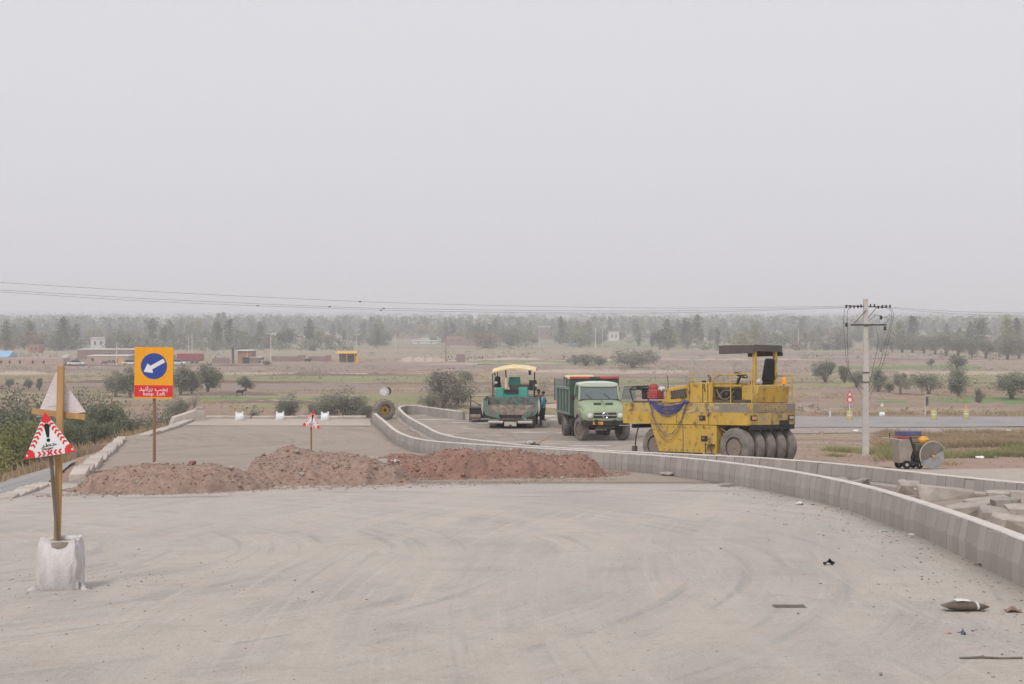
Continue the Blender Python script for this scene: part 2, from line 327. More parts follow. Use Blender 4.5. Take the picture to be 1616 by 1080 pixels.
# ------------------------------------------------------------------ ground sheet
def groundmat():
    m = bpy.data.materials.new('field_soil'); m.use_nodes = True
    n, l = m.node_tree.nodes, m.node_tree.links; p = n['Principled BSDF']; p.inputs['Roughness'].default_value = 1; p.inputs['Specular IOR Level'].default_value = .1
    g = n.new('ShaderNodeNewGeometry'); sp = n.new('ShaderNodeSeparateXYZ'); l.new(g.outputs['Position'], sp.inputs[0])
    def noise(scale, st, d=5, ro=.6):
        mp = n.new('ShaderNodeMapping'); mp.inputs['Scale'].default_value = st; l.new(g.outputs['Position'], mp.inputs[0])
        t = n.new('ShaderNodeTexNoise'); t.inputs['Scale'].default_value = scale; t.inputs['Detail'].default_value = d; t.inputs['Roughness'].default_value = ro
        l.new(mp.outputs[0], t.inputs['Vector']); return t.outputs['Fac']
    def math_(op, a, b=None):
        x = n.new('ShaderNodeMath'); x.operation = op
        for i, v in enumerate((a, b)):
            if v is None: continue
            if isinstance(v, (int, float)): x.inputs[i].default_value = v
            else: l.new(v, x.inputs[i])
        return x.outputs[0]
    warp = math_('MULTIPLY', math_('SUBTRACT', noise(.02, (1, .6, 0), 3), .5), 55.)
    yy = math_('MAXIMUM', math_('ADD', sp.outputs[1], math_('MULTIPLY', warp, math_('MULTIPLY', sp.outputs[1], .0028))), 20.)
    lg = math_('LOGARITHM', yy, 10.)
    fac = n.new('ShaderNodeMapRange'); fac.inputs[1].default_value = 1.6; fac.inputs[2].default_value = 3.1; l.new(lg, fac.inputs[0])
    rp = n.new('ShaderNodeValToRGB'); l.new(fac.outputs[0], rp.inputs[0])
    soil, mauve, tan, gras, pale, dkm = (.275, .195, .155), (.235, .168, .150), (.29, .222, .15), (.225, .20, .11), (.40, .315, .25), (.17, .108, .09)
    stops = [(40, soil), (88, soil), (100, tan), (122, (.25, .19, .135)), (150, (.245, .16, .118)), (166, tan), (178, (.25, .158, .12)), (186, gras), (196, tan), (206, dkm), (226, dkm), (230, gras), (250, (.27, .22, .125)),
             (278, gras), (284, pale), (297, mauve), (330, (.28, .205, .18)), (352, mauve), (400, tan), (430, mauve), (470, (.29, .22, .185)), (520, gras), (560, (.29, .225, .16)), (620, (.17, .17, .11)), (900, (.15, .155, .105))]
    el = rp.color_ramp.elements
    while len(el) > 1: el.remove(el[-1])
    for i, (y, c) in enumerate(stops):
        t = (math.log10(y) - 1.6) / 1.5
        e = el[0] if i == 0 else el.new(t); e.position = t; e.color = (*c, 1)
    def mixc(f, a, b, mode='MIX'):
        x = n.new('ShaderNodeMix'); x.data_type = 'RGBA'; x.blend_type = mode
        l.new(f, x.inputs['Factor']) if not isinstance(f, float) else setattr(x.inputs['Factor'], 'default_value', f)
        for k, v in (('A', a), ('B', b)):
            if isinstance(v, tuple): x.inputs[k].default_value = (*v, 1)
            else: l.new(v, x.inputs[k])
        return x.outputs['Result']
    def mr(f, a, b, c=0., d=1.):
        r = n.new('ShaderNodeMapRange'); r.inputs[1].default_value = a; r.inputs[2].default_value = b; r.inputs[3].default_value = c; r.inputs[4].default_value = d; l.new(f, r.inputs[0]); return r.outputs[0]
    c = rp.outputs[0]
    c = mixc(mr(noise(.012, (.8, 3, 0), 4), .5, .62), c, tan)
    c = mixc(mr(noise(.03, (.35, 2.5, 0), 6), .55, .72, 0, .8), c, (.205, .185, .10))
    c = mixc(mr(noise(.05, (.2, 3, 0), 7), .57, .72, 0, .75), c, (.19, .125, .105))
    c = mixc(mr(noise(.6, (.4, 1, 0), 8, .7), .3, .75, 0, .5), c, (.33, .265, .20))
    c = mixc(mr(noise(1.4, (.6, 1, 0), 8, .75), .52, .75, 0, .6), c, (.13, .10, .075))
    c = mixc(mr(noise(1., (.015, .45, 0), 6, .7), .52, .60, 0, .75), c, (.155, .112, .095))
    c = mixc(mr(noise(1., (.02, .6, 0), 6, .7), .55, .64, 0, .7), c, (.335, .27, .21))
    c = mixc(mr(noise(1., (.03, .3, 0), 7, .75), .56, .66, 0, .7), c, (.175, .165, .085))
    # bare earth banks next to the deck
    near = mr(sp.outputs[1], 86, 104, 1, 0)
    bank = mixc(mr(noise(.5, (1, 1, 1), 8, .7), .3, .7), (.32, .225, .178), (.235, .16, .13))
    c = mixc(near, c, bank)
    hv_ = n.new('ShaderNodeHueSaturation'); hv_.inputs['Value'].default_value = 1.2; hv_.inputs['Saturation'].default_value = 1.; l.new(c, hv_.inputs['Color']); c = hv_.outputs[0]
    l.new(c, p.inputs['Base Color'])
    b = n.new('ShaderNodeBump'); b.inputs['Strength'].default_value = .7; b.inputs['Distance'].default_value = .15
    l.new(noise(1.8, (1, 1, 1), 9, .7), b.inputs['Height']); l.new(b.outputs[0], p.inputs['Normal']); return m
M['ground'] = groundmat()
def grow(a, b, s0, k):
    out = [a]; s = s0
    while out[-1] < b: out.append(out[-1] + s); s *= k
    return out
xr = grow(62, 7000, 2, 1.16); xl = [-v for v in grow(50, 7000, 2, 1.16)]
xs = np.array(sorted(xl) + list(np.arange(-48.5, 61.5, 1.1)) + xr)
ys = np.array(list(np.arange(-20, 155, 1.1)) + grow(155, 9200, 2, 1.035))
XX, YY = np.meshgrid(xs, ys); ZZ = height(XX, YY)
V = np.stack([XX, YY, ZZ], -1).reshape(-1, 3); nx = len(xs); ny = len(ys)
i, j = np.meshgrid(np.arange(ny - 1), np.arange(nx - 1), indexing='ij'); q = (i * nx + j).ravel()
ground = link('ground', npmesh('ground', V, np.stack([q, q + 1, q + nx + 1, q + nx], -1), 'ground')); tag(ground, kind='structure')
for p_ in ground.data.polygons: p_.use_smooth = True

def drape(name, pts, matl, lift=.05, step=2., kind='structure', hfun=None, sink=0., wobble=1.6):      # a sheet over a quad (4 corners), following the land
    a, b, c, d = [np.array(p, float) for p in pts]
    n1 = max(2, int(max(np.linalg.norm(b - a), np.linalg.norm(c - d)) / step)); n2 = max(2, int(max(np.linalg.norm(d - a), np.linalg.norm(c - b)) / step))
    n1 = min(n1, 160); n2 = min(n2, 90)
    u, v = np.meshgrid(np.linspace(0, 1, n1 + 1), np.linspace(0, 1, n2 + 1))
    P = (a * (1 - u[..., None]) + b * u[..., None]) * (1 - v[..., None]) + (d * (1 - u[..., None]) + c * u[..., None]) * v[..., None]
    wob = (vnoise(P[..., 0], P[..., 1], 9, 5) + .6 * vnoise(P[..., 0], P[..., 1], 30, 6)) * wobble; edge = np.minimum(np.minimum(u, 1 - u), np.minimum(v, 1 - v)) < 1e-6
    P[..., 1] += np.where(edge, wob, 0) * (0 if hfun else 1)
    z = (hfun or height)(P[..., 0], P[..., 1]) + lift
    if sink: z = z - np.where(edge, sink, 0)
    V = np.concatenate([P, z[..., None]], -1).reshape(-1, 3); w = n1 + 1
    i, j = np.meshgrid(np.arange(n2), np.arange(n1), indexing='ij'); q = (i * w + j).ravel()
    return tag(link(name, npmesh(name, V, np.stack([q, q + 1, q + w + 1, q + w], -1), matl)), kind=kind)

# ------------------------------------------------------------------ road deck
def roadmat(name, base, dusty, dark, c1, c2, amt=1., stains=None, lime=None):
    m = bpy.data.materials.new(name); m.use_nodes = True
    n, l = m.node_tree.nodes, m.node_tree.links; p = n['Principled BSDF']; p.inputs['Roughness'].default_value = .95; p.inputs['Specular IOR Level'].default_value = .2
    g = n.new('ShaderNodeNewGeometry'); pos = g.outputs['Position']; sp = n.new('ShaderNodeSeparateXYZ'); l.new(pos, sp.inputs[0])
    def noise(v, s, d=6, ro=.6):
        t = n.new('ShaderNodeTexNoise'); t.inputs['Scale'].default_value = s; t.inputs['Detail'].default_value = d; t.inputs['Roughness'].default_value = ro; l.new(v, t.inputs['Vector']); return t.outputs['Fac']
    def polar(cx, cy, rs, as_):
        vm = n.new('ShaderNodeVectorMath'); vm.operation = 'SUBTRACT'; vm.inputs[1].default_value = (cx, cy, 0); l.new(pos, vm.inputs[0])
        s2 = n.new('ShaderNodeSeparateXYZ'); l.new(vm.outputs[0], s2.inputs[0])
        cb = n.new('ShaderNodeCombineXYZ'); l.new(s2.outputs[0], cb.inputs[0]); l.new(s2.outputs[1], cb.inputs[1])
        ln = n.new('ShaderNodeVectorMath'); ln.operation = 'LENGTH'; l.new(cb.outputs[0], ln.inputs[0])
        at = n.new('ShaderNodeMath'); at.operation = 'ARCTAN2'; l.new(s2.outputs[1], at.inputs[0]); l.new(s2.outputs[0], at.inputs[1])
        o = n.new('ShaderNodeCombineXYZ')
        for k, (src, sc) in enumerate(((ln.outputs['Value'], rs), (at.outputs[0], as_))):
            x = n.new('ShaderNodeMath'); x.operation = 'MULTIPLY'; x.inputs[1].default_value = sc; l.new(src, x.inputs[0]); l.new(x.outputs[0], o.inputs[k])
        return o.outputs[0]
    def mr(f, a, b, c=0., d=1.):
        r = n.new('ShaderNodeMapRange'); r.inputs[1].default_value = a; r.inputs[2].default_value = b; r.inputs[3].default_value = c; r.inputs[4].default_value = d; l.new(f, r.inputs[0]); return r.outputs[0]
    def mix(f, a, b):
        x = n.new('ShaderNodeMix'); x.data_type = 'RGBA'; l.new(f, x.inputs['Factor'])
        for k, v in (('A', a), ('B', b)):
            if isinstance(v, tuple): x.inputs[k].default_value = (*v, 1)
            else: l.new(v, x.inputs[k])
        return x.outputs['Result']
    c = mix(mr(noise(pos, .22, 5), .38, .62), base, dusty)
    c = mix(mr(noise(polar(*c1, 1.1, 2.0), 1., 7, .62), .46, .60, 0, .85 * amt), c, dusty)
    c = mix(mr(noise(polar(*c1, 9., 1.6), 1., 5, .6), .56, .66, 0, .55 * amt), c, tuple(v * 1.12 for v in dusty))
    c = mix(mr(noise(polar(*c1, 4.5, 1.5), 1., 6, .6), .54, .66, 0, .65 * amt), c, dark)
    c = mix(mr(noise(polar(*c2, 1.6, 7.), 1., 7, .62), .48, .62, 0, .8 * amt), c, dusty)
    c = mix(mr(noise(polar(*c2, 8., 5.), 1., 5, .6), .56, .66, 0, .5 * amt), c, tuple(v * 1.1 for v in dusty))
    c = mix(mr(noise(polar(*c2, 6., 7.), 1., 6, .6), .58, .72, 0, .45 * amt), c, dark)
    def stretched(st):
        mp = n.new('ShaderNodeMapping'); mp.inputs['Scale'].default_value = st; l.new(pos, mp.inputs[0]); return mp.outputs[0]
    def mul(a_, b_):
        x = n.new('ShaderNodeMath'); x.operation = 'MULTIPLY'; l.new(a_, x.inputs[0]); l.new(b_, x.inputs[1]); return x.outputs[0]
    if stains:                                             # rubber and damp streaks lying across the lane in one place
        y0, y1 = stains; m1 = mr(sp.outputs[1], y0, y0 + .5); m2 = mr(sp.outputs[1], y1 - .8, y1, 1, 0)
        c = mix(mul(mul(m1, m2), mul(mr(noise(stretched((.22, 2.2, 0)), 1., 4, .6), .55, .61, 0, .8), mr(noise(stretched((.3, .3, 0)), 1., 3), .42, .56))), c, (.16, .15, .142))
        c = mix(mr(noise(stretched((.12, .05, 0)), 1., 4), .50, .62, 0, .75), c, tuple(v * .93 for v in (.41, .392, .374)))
    if lime:
        c = mix(mr(noise(stretched(lime), 1., 5, .6), .57, .62, 0, .85), c, (.62, .58, .54))
        c = mix(mr(noise(stretched((lime[0] * .6, lime[1] * 1.3, 0)), 1., 5, .6), .58, .66, 0, .7), c, (.19, .155, .13))
    c = mix(mr(noise(pos, 2.2, 8, .7), .42, .72, 0, .40), c, (.40, .325, .265))
    c = mix(mr(noise(pos, 16, 6, .8), .52, .66, 0, .32), c, (.20, .178, .155))
    c = mix(mr(noise(pos, 55, 3, .8), .56, .67, 0, .45), c, (.14, .122, .105))
    c = mix(mr(noise(pos, 1.1, 7, .7), .55, .66, 0, .25), c, tuple(v * .8 for v in base))
    c = mix(mr(noise(pos, 9, 5, .75), .64, .72, 0, .55), c, (.15, .13, .115))
    c = mix(mr(noise(pos, 34, 4, .8), .57, .66, 0, .6), c, (.58, .525, .46))
    l.new(c, p.inputs['Base Color'])
    b = n.new('ShaderNodeBump'); b.inputs['Strength'].default_value = .9; b.inputs['Distance'].default_value = .016
    l.new(noise(pos, 28, 8, .75), b.inputs['Height']); l.new(b.outputs[0], p.inputs['Normal']); return m
M['road'] = roadmat('dusty_road', (.40, .37, .34), (.50, .445, .392), (.33, .312, .292), (-9.5, 18), (40, 14), 1.15, (28.0, 31.5))
M['roadtan'] = roadmat('dusty_tan_road', (.275, .222, .18), (.345, .282, .23), (.20, .17, .148), (-30, 60), (10, 90), 1.2)
M['roadfar'] = roadmat('grey_asphalt', (.245, .24, .245), (.32, .30, .29), (.20, .197, .2), (0, 2000), (300, 20), .5)
M['slab'] = roadmat('concrete_slab', (.40, .345, .295), (.47, .405, .35), (.29, .25, .215), (-60, 20), (60, 20), .6)
def road_sheet(name, matl, poly_l, poly_r, y0, y1, lift, skirt=.9, nxs=30, step=.8):
    ys_ = np.arange(y0, y1 + .01, step); V = []; F = []; w = nxs + 3
    for y in ys_:
        a = np.interp(y, [p[1] for p in poly_l], [p[0] for p in poly_l]); b = np.interp(y, [p[1] for p in poly_r], [p[0] for p in poly_r])
        z = float(plat(y)) + lift
        V += [(a - .12, y, z - skirt)] + [(a + (b - a) * t, y, z + (float(vnoise(a + (b - a) * t, y, 2.5, 4)) * .03)) for t in np.linspace(0, 1, nxs + 1)] + [(b + .12, y, z - skirt)]
    for i in range(len(ys_) - 1):
        for j in range(w - 1): F.append((i * w + j, i * w + j + 1, (i + 1) * w + j + 1, (i + 1) * w + j))
    n0 = len(V)                                                                          # end skirts
    for e, row in ((0, 0), (1, len(ys_) - 1)):
        for j in range(w): x, y, z = V[row * w + j]; V.append((x, y, float(plat(y)) + lift - skirt))
        o = n0 + e * w
        for j in range(w - 1): F.append((row * w + j, row * w + j + 1, o + j + 1, o + j))
    me = npmesh(name, V, F, matl); me.polygons.foreach_set('use_smooth', [True] * len(me.polygons))
    return tag(link(name, me), kind='structure')
A_PTS = [(4.55, 7), (4.95, 11), (5.4, 15), (5.8, 19.6), (6.0, 25.3), (5.6, 30.4), (4.5, 35.5), (2.75, 39.7), (-.4, 45.2), (-3.1, 51), (-4.75, 59.8), (-6.4, 70.5), (-7.55, 77), (-7.85, 80), (-7.6, 81.6)]
B_PTS = [(11.6, 14), (9.9, 23), (9.05, 25.6), (8.35, 28.3), (7.55, 32.4), (6.3, 36.0), (4.8, 38.2), (3.0, 40.6), (.3, 46), (-1.9, 53.5), (-3.2, 60.5), (-4.35, 68), (-5.75, 75.5), (-6.35, 79.4), (-6.6, 81.6), (-6.35, 83.2), (-5.6, 83.4), (-4.7, 82), (-3.6, 80.0), (-2.55, 78.3)]
def catmull(P, n=14):
    P = [np.array(p, float) for p in P]; P = [2 * P[0] - P[1]] + P + [2 * P[-1] - P[-2]]; out = []
    for k in range(1, len(P) - 2):
        for t in np.linspace(0, 1, n, endpoint=False):
            a, b, c, d = P[k - 1:k + 3]; out.append(.5 * (2 * b + (c - a) * t + (2 * a - 5 * b + 4 * c - d) * t * t + (3 * b - 3 * c + d - a) * t ** 3))
    out.append(P[-2]); return np.array(out)
def resample(C, step):
    s = np.concatenate([[0], np.cumsum(np.linalg.norm(np.diff(C, axis=0), axis=1))]); t = np.arange(0, s[-1], step)
    return np.stack([np.interp(t, s, C[:, k]) for k in range(C.shape[1])], -1)
CA, CB = catmull(A_PTS), catmull(B_PTS)
CBm = CB[:int(len(CB) * 14 / 19)]                         # the part of B before its nose
LEFT = [(-16, -16), (-15, 20), (-10.2, 27.5), (-10.7, 35.3), (-14.6, 50), (-18.2, 66), (-18, 80.2)]
RIGHTA = [(6.2, -16)] + [(x + .1, y) for x, y in CA]
deck_front = road_sheet('road', 'road', LEFT, RIGHTA, -16, 33.6, 0)
deck_back = road_sheet('road', 'roadtan', LEFT, RIGHTA, 33.6, 80, 0)
M['roadright'] = roadmat('dusty_working_lane', (.25, .208, .172), (.34, .285, .24), (.185, .158, .135), (30, 50), (-60, 60), 1.2, None, (.28, .55, 0))
LB = [(11.6 + .2, -16)] + [(x + .12, y) for x, y in CBm if y < 83]
RB = [(24, -16), (24, 40.7)]
slab = road_sheet('concrete_slab', 'slab', LB, RB, -16, 41.2, .0)
RB2 = [(11, 41.2), (9.6, 48), (10.2, 60), (9.8, 83.5)]
lane = road_sheet('working_lane', 'roadright', LB, RB2, 41.2, 83.2, 0)
# median floor between the kerbs
M['median'] = mat('median_rubble_soil', (.30, .235, .19), (.215, .165, .135), .9, 1, 1., 7, dust=.4, dustcol=(.41, .35, .30), coord='Object')
M['mortarbed'] = mat('mortar_bed', (.37, .325, .285), (.30, .26, .225), 2, .95, .5, 14)
def median():
    ys_ = np.arange(7, 82, .5); V = []; F = []; k = 11
    for y in ys_:
        a = np.interp(y, CA[:, 1], CA[:, 0]) + .16; b = np.interp(y, CBm[:, 1], CBm[:, 0]) + .05
        for t in np.linspace(0, 1, k):
            x = a + (b - a) * t; bump_ = vnoise(x, y, .9, 8) * .16 + vnoise(x, y, .35, 9) * .08
            V.append((x, y, float(plat(y)) + .10 + bump_ * (1 if .05 < t < .95 else .3)))
    for i in range(len(ys_) - 1):
        for j in range(k - 1): F.append((i * k + j, i * k + j + 1, (i + 1) * k + j + 1, (i + 1) * k + j))
    me = npmesh('median_soil', V, F, 'median'); me.polygons.foreach_set('use_smooth', [True] * len(me.polygons)); return tag(link('median_soil', me), kind='structure')
median()

# ------------------------------------------------------------------ kerbs: every kerb stone is a piece
KH = .47; KL = .33
def stone_mesh(seed):
    r = random.Random(seed); w = KL / 2 - .006 - r.random() * .005
    prof = [(0.0, -.25), (0.0, .20 + r.uniform(-.02, .02)), (.045, KH - .018), (.06, KH), (.20, KH), (.20, -.25)]
    b = MB(); b.prism([(p[0] + r.uniform(-.002, .003), p[1]) for p in prof], 1, -w, w)
    me = b.mesh('kerb_stone', ['conc'])
    return me
STONES = [stone_mesh(k) for k in range(6)]
def kerb(C, name, label, h_scale=1.):
    S = resample(C, KL); root = thing(name, label, 'kerb', (S[0][0], S[0][1], float(plat(S[0][1]))), 0, None)
    ox, oy, oz = root.location; cap = []
    for k in range(len(S) - 1):
        a, b_ = S[k], S[k + 1]; t = b_ - a; c = (a + b_) / 2; z = float(plat(c[1])); dz = float(plat(b_[1]) - plat(a[1]))
        ty = Vector((t[0], t[1], dz)).normalized(); tx = ty.cross(Vector((0, 0, 1))).normalized(); tz = tx.cross(ty)
        j = random.uniform(0, .009) if random.random() < .7 else random.uniform(0, .022)
        o = bpy.data.objects.new('kerb_stone', random.choice(STONES)); col.objects.link(o); o.parent = root
        o.location = (c[0] - ox + tx.x * j, c[1] - oy + tx.y * j, z - oz + random.uniform(-.008, .006)); o.rotation_euler = Matrix((tx, ty, tz)).transposed().to_euler()
        cap.append((c, tx, z))
    rings = []
    for k, (c, tx, z) in enumerate(cap):
        e = random.uniform(-.006, .006)
        rings.append([(c[0] - ox + tx.x * q, c[1] - oy + tx.y * q, z - oz + KH + zz) for q, zz in ((.055 + e, -.004), (.065 + e, .012), (.205, .014), (.213, -.03))])
    MB().loft(rings).obj('mortar_cap', 'mortar', root, smooth=50)
    return root
kerb(CA, 'kerb', 'long curving kerb of upright concrete stones beside the empty dusty carriageway')
kerb(CB, 'kerb', 'far kerb of upright concrete stones ending in a rounded nose by the paving machine')
# mortar bench left along the foot of the far kerb
bench = []
for c, d_ in zip(resample(CBm, 1.1), range(999)):
    if 24 < c[1] < 80:
        z = float(plat(c[1])); w = .26 + random.uniform(-.05, .07); h = .17 + random.uniform(-.03, .04)
        bench.append([(c[0] - w, c[1], z - .1), (c[0] - w + .03, c[1], z + h - .03), (c[0] - .02, c[1], z + h), (c[0] + .04, c[1], z - .1)])
tag(MB().loft(bench).obj('concrete_footing', 'mortarbed', smooth=50), 'rough concrete footing along the foot of the far kerb', 'footing')

# ------------------------------------------------------------------ left edge of the deck: stepped edge, low wall, bypass lane
def rock_mesh(seed, matl='stone', flat=.7, sub=2, rough=.28):
    r = np.random.default_rng(seed); bm = bmesh.new(); bmesh.ops.create_icosphere(bm, subdivisions=sub, radius=.5)
    planes = [(Vector(r.normal(size=3)).normalized(), r.uniform(.27, .42)) for _ in range(9)]
    for v in bm.verts:
        for n_, d_ in planes:
            e = v.co.dot(n_) - d_
            if e > 0: v.co -= n_ * e * .95
        v.co += Vector(r.normal(size=3)) * .012 * rough / .28; v.co.z *= flat
    me = bpy.data.meshes.new('rock'); bm.to_mesh(me); bm.free(); me.materials.append(M[matl]); return me
def slab_mesh(seed, matl='stone'):
    r = random.Random(seed); bm = bmesh.new()
    for sx in (-1, 1):
        for sy in (-1, 1):
            for sz in (-1, 1):
                for k in range(2): bm.verts.new((sx * r.uniform(.30, .52), sy * r.uniform(.26, .5), sz * r.uniform(.14, .24)))
    for k in range(7): bm.verts.new((r.uniform(-.5, .5), r.uniform(-.5, .5), r.uniform(.1, .26)))
    bmesh.ops.convex_hull(bm, input=bm.verts); bmesh.ops.delete(bm, geom=[v for v in bm.verts if not v.link_faces], context='VERTS')
    me = bpy.data.meshes.new('slab'); bm.to_mesh(me); bm.free(); me.materials.append(M[matl]); return me
ROCKS = [rock_mesh(s) for s in range(5)]; SLABS = [slab_mesh(20 + s) for s in range(7)]; CLODS = [rock_mesh(40 + s, 'clod', .8, 1) for s in range(4)]
def line_pts(a, b, n): return [(a[0] + (b[0] - a[0]) * t, a[1] + (b[1] - a[1]) * t) for t in np.linspace(0, 1, n)]
M['edgestone'] = mat('pale_edge_concrete', (.52, .455, .395), (.42, .36, .31), 1.5, .9, .4, 10, rnd=.12)
def step_edge(pts, label, w=.75, h=.2, n=1):
    root = thing('edge_step', label, 'concrete edge', (pts[0][0], pts[0][1], float(plat(pts[0][1]))))
    ox, oy, oz = root.location
    for k in range(len(pts) - 1):
        a, b_ = Vector(pts[k]), Vector(pts[k + 1]); t = b_ - a; L = t.length - .03; c = (a + b_) / 2; z = float(plat(c.y))
        bx = MB().box((0, 0, 0), (w * random.uniform(.9, 1.08), L, h + .5)); o = bx.obj('edge_slab', 'edgestone', root, bevel=.02)
        o.location = (c.x - ox + random.uniform(-.04, .04), c.y - oy, z - oz + h / 2 - .25 + random.uniform(-.02, .02)); o.rotation_euler = (0, 0, math.atan2(-t.x, t.y))
step_edge(line_pts((-10.9, 35.8), (-17.6, 64), 17), 'pale stepped concrete slabs edging the embankment beside the tan lane', .42, .14)
step_edge(line_pts((-10.1, 28.2), (-10.75, 32.8), 8), 'short run of pale edge slabs beyond the wooden sign posts', .4, .06)
step_edge(line_pts((-17.3, 67), (-17.6, 79.3), 6), 'thin pale concrete strip at the far end of the embankment', .5, .12)
step_edge(line_pts((-17.2, 79.9), (-8.2, 80.1), 8), 'low pale concrete strip across the far end of the tan lane', .6, .1)
lowwall = []
for t in np.linspace(0, 1, 14):
    x, y = -23.5 + t * 6.5, 52 + t * 9; z = hz(x, y)
    lowwall.append([(x, y, z - .4), (x, y, z + .28), (x + .12, y + .22, z + .28), (x + .12, y + .22, z - .4)])
def band(x, y): return plat(y) + 0 * np.asarray(x)
drape('concrete_band', [(-17.1, 74.4), (-7.35, 74.2), (-7.85, 78.6), (-17.3, 79.0)], 'slab', .022, .5, hfun=band)
stub = thing('concrete_block', 'tapered pale concrete block at the far corner of the embankment', 'concrete block', (-17.9, 77.6, float(plat(77.6))), .5)
MB().prism([(-.8, -.3), (1.1, -.3), (1.1, .55), (.6, .6), (-.6, .25)], 1, -.3, .3).obj('block', 'edgestone', stub, bevel=.02); MB().prism([(.55, .56), (1.1, .52), (1.1, .72), (.7, .74)], 1, -.2, .22).obj('broken_top', 'stone', stub, bevel=.02)
tag(MB().loft(lowwall).obj('retaining_wall', 'mud'), 'low tan retaining wall between the bypass lane and the green bushes', 'wall')
drape('bypass_lane', [(-40, 38), (-12.9, 39.6), (-15.9, 51.5), (-44, 54)], 'roadfar', .07, .6)
drape('cross_road', [(4, 127.2), (140, 129.5), (140, 141.5), (4, 143.5)], 'roadfar', .07, 1.5)
M['gravelverge'] = mat('gravel_verge', (.37, .305, .265), (.29, .235, .205), .6, 1, 1., 6)
drape('road_verge', [(4, 121.5), (44, 124.5), (44, 127.4), (4, 127.3)], 'gravelverge', .05, 1.2)

# ------------------------------------------------------------------ soil heaps
def heap(cx, cy, rx, ry, h, matl, label, seed, tilt=0., plateau=.8, clodn=260):
    n1, n2 = 150, 100; u, v = np.meshgrid(np.linspace(-1.1, 1.1, n1), np.linspace(-1.1, 1.1, n2))
    X, Y = u * rx, v * ry + tilt * u * rx; wx, wy = X + cx, Y + cy
    rr = np.sqrt(u ** 2 + v ** 2) * (1 + .42 * vnoise(wx, wy, 1.1, seed) + .24 * vnoise(wx, wy, .5, seed + 1) + .12 * vnoise(wx, wy, .2, seed + 6))
    prof = np.clip(1 - rr ** 1.7, -.12, 1) ** 1 if plateau is None else np.clip((1 - rr ** 2) / plateau, -.1, 1.); prof = np.where(prof > 0, 1 - (1 - np.clip(prof, 0, 1)) ** 1.6, prof)
    Hh = h * prof * (.9 + .55 * vnoise(wx, wy, 1.4, seed + 2) + .3 * vnoise(wx, wy, .6, seed + 7)) + np.where(prof > 0, (vnoise(wx, wy, .3, seed + 3) * .10 + vnoise(wx, wy, .12, seed + 4) * .055 + vnoise(wx, wy, .06, seed + 5) * .03), -.03)
    Hh = Hh * np.clip((1.08 - np.maximum(np.abs(u), np.abs(v))) / .2, 0, 1) - .04
    root = thing('soil_heap', label, 'soil heap', (cx, cy, float(plat(cy))))
    Z = Hh + plat(wy) - float(plat(cy)); V_ = np.stack([X, Y, Z], -1).reshape(-1, 3)
    i, j = np.meshgrid(np.arange(n2 - 1), np.arange(n1 - 1), indexing='ij'); q = (i * n1 + j).ravel()
    me = npmesh('soil', V_, np.stack([q, q + 1, q + n1 + 1, q + n1], -1), matl); me.polygons.foreach_set('use_smooth', [True] * len(me.polygons)); link('soil', me, root)
    # clods and stones spread over the heap
    src = [np.array([v.co[:] for v in m_.vertices]) for m_ in CLODS]; tri = [np.array([p.vertices[:] for p in m_.polygons]) for m_ in CLODS]
    VV, FF, MI = [], [], []; o = 0; r = np.random.default_rng(seed)
    for k in range(clodn):
        a, d_ = r.uniform(0, 6.28), math.sqrt(r.uniform(0, 1.35)); uu, vv = d_ * math.cos(a), d_ * math.sin(a)
        a_ = int(np.clip((uu + 1.1) / 2.2 * (n1 - 1), 0, n1 - 1)); b_ = int(np.clip((vv + 1.1) / 2.2 * (n2 - 1), 0, n2 - 1)); p = np.array([X[b_, a_], Y[b_, a_], max(Z[b_, a_], float(plat(wy[b_, a_]) - plat(cy)))]) ; p[0] += r.uniform(-.5, .5) * rx * 2.2 / n1; p[1] += r.uniform(-.5, .5) * ry * 2.2 / n2
        s = .014 + .055 * r.random() ** 3 if r.random() < .993 else r.uniform(.08, .17); k_ = r.integers(0, 4); ang = r.uniform(0, 6.28); c_, s_ = math.cos(ang), math.sin(ang)
        w = src[k_] * s * r.uniform(.8, 1.3, 3); w = np.stack([w[:, 0] * c_ - w[:, 1] * s_, w[:, 0] * s_ + w[:, 1] * c_, w[:, 2]], -1) + p + [0, 0, s * .15]
        VV.append(w); FF.append(tri[k_] + o); MI += [1 if r.random() < .2 else 0] * len(tri[k_]); o += len(w)
    cl = link('loose_clods', npmesh('loose_clods', np.concatenate(VV), np.concatenate(FF), ['clod' if matl == 'dirt' else 'clodgrey', 'stone'], MI), root); tag(cl, kind='stuff')
    return root, lambda wx_, wy_: float(Z[int(np.clip(((wy_ - cy - tilt * (wx_ - cx)) / ry + 1.1) / 2.2 * (n2 - 1), 0, n2 - 1)), int(np.clip(((wx_ - cx) / rx + 1.1) / 2.2 * (n1 - 1), 0, n1 - 1))]) + float(plat(cy))
M['clodgrey'] = mat('grey_brown_clod', (0.363, 0.259, 0.209), (0.242, 0.163, 0.130), 6, 1, .5, 30)
h1, z1 = heap(-7.35, 31.6, 2.2, 1.9, .56, 'dirt2', 'grey-brown soil heap carrying the keep left sign', 3, .12, .8, 3500)
h2, z2 = heap(-4.65, 34.3, 2.2, 1.9, .72, 'dirt2', 'tallest soil heap between the keep left sign and the red heap', 11, .12, .8, 5000)
h3, z3 = heap(-.55, 37.0, 3.3, 2.0, .62, 'dirt', 'long red soil heap running up to the kerb', 23, .16, .62, 9000)
def stone_at(x, y, z, s, label, cat='stone', meshes=ROCKS, name='stone', rz=None, group=None, sc=None):
    o = link(name, random.choice(meshes), None, (x, y, z), random.uniform(0, 6) if rz is None else rz, sc or tuple(s * random.uniform(.8, 1.2) for _ in range(3))); return tag(o, label, cat, group)
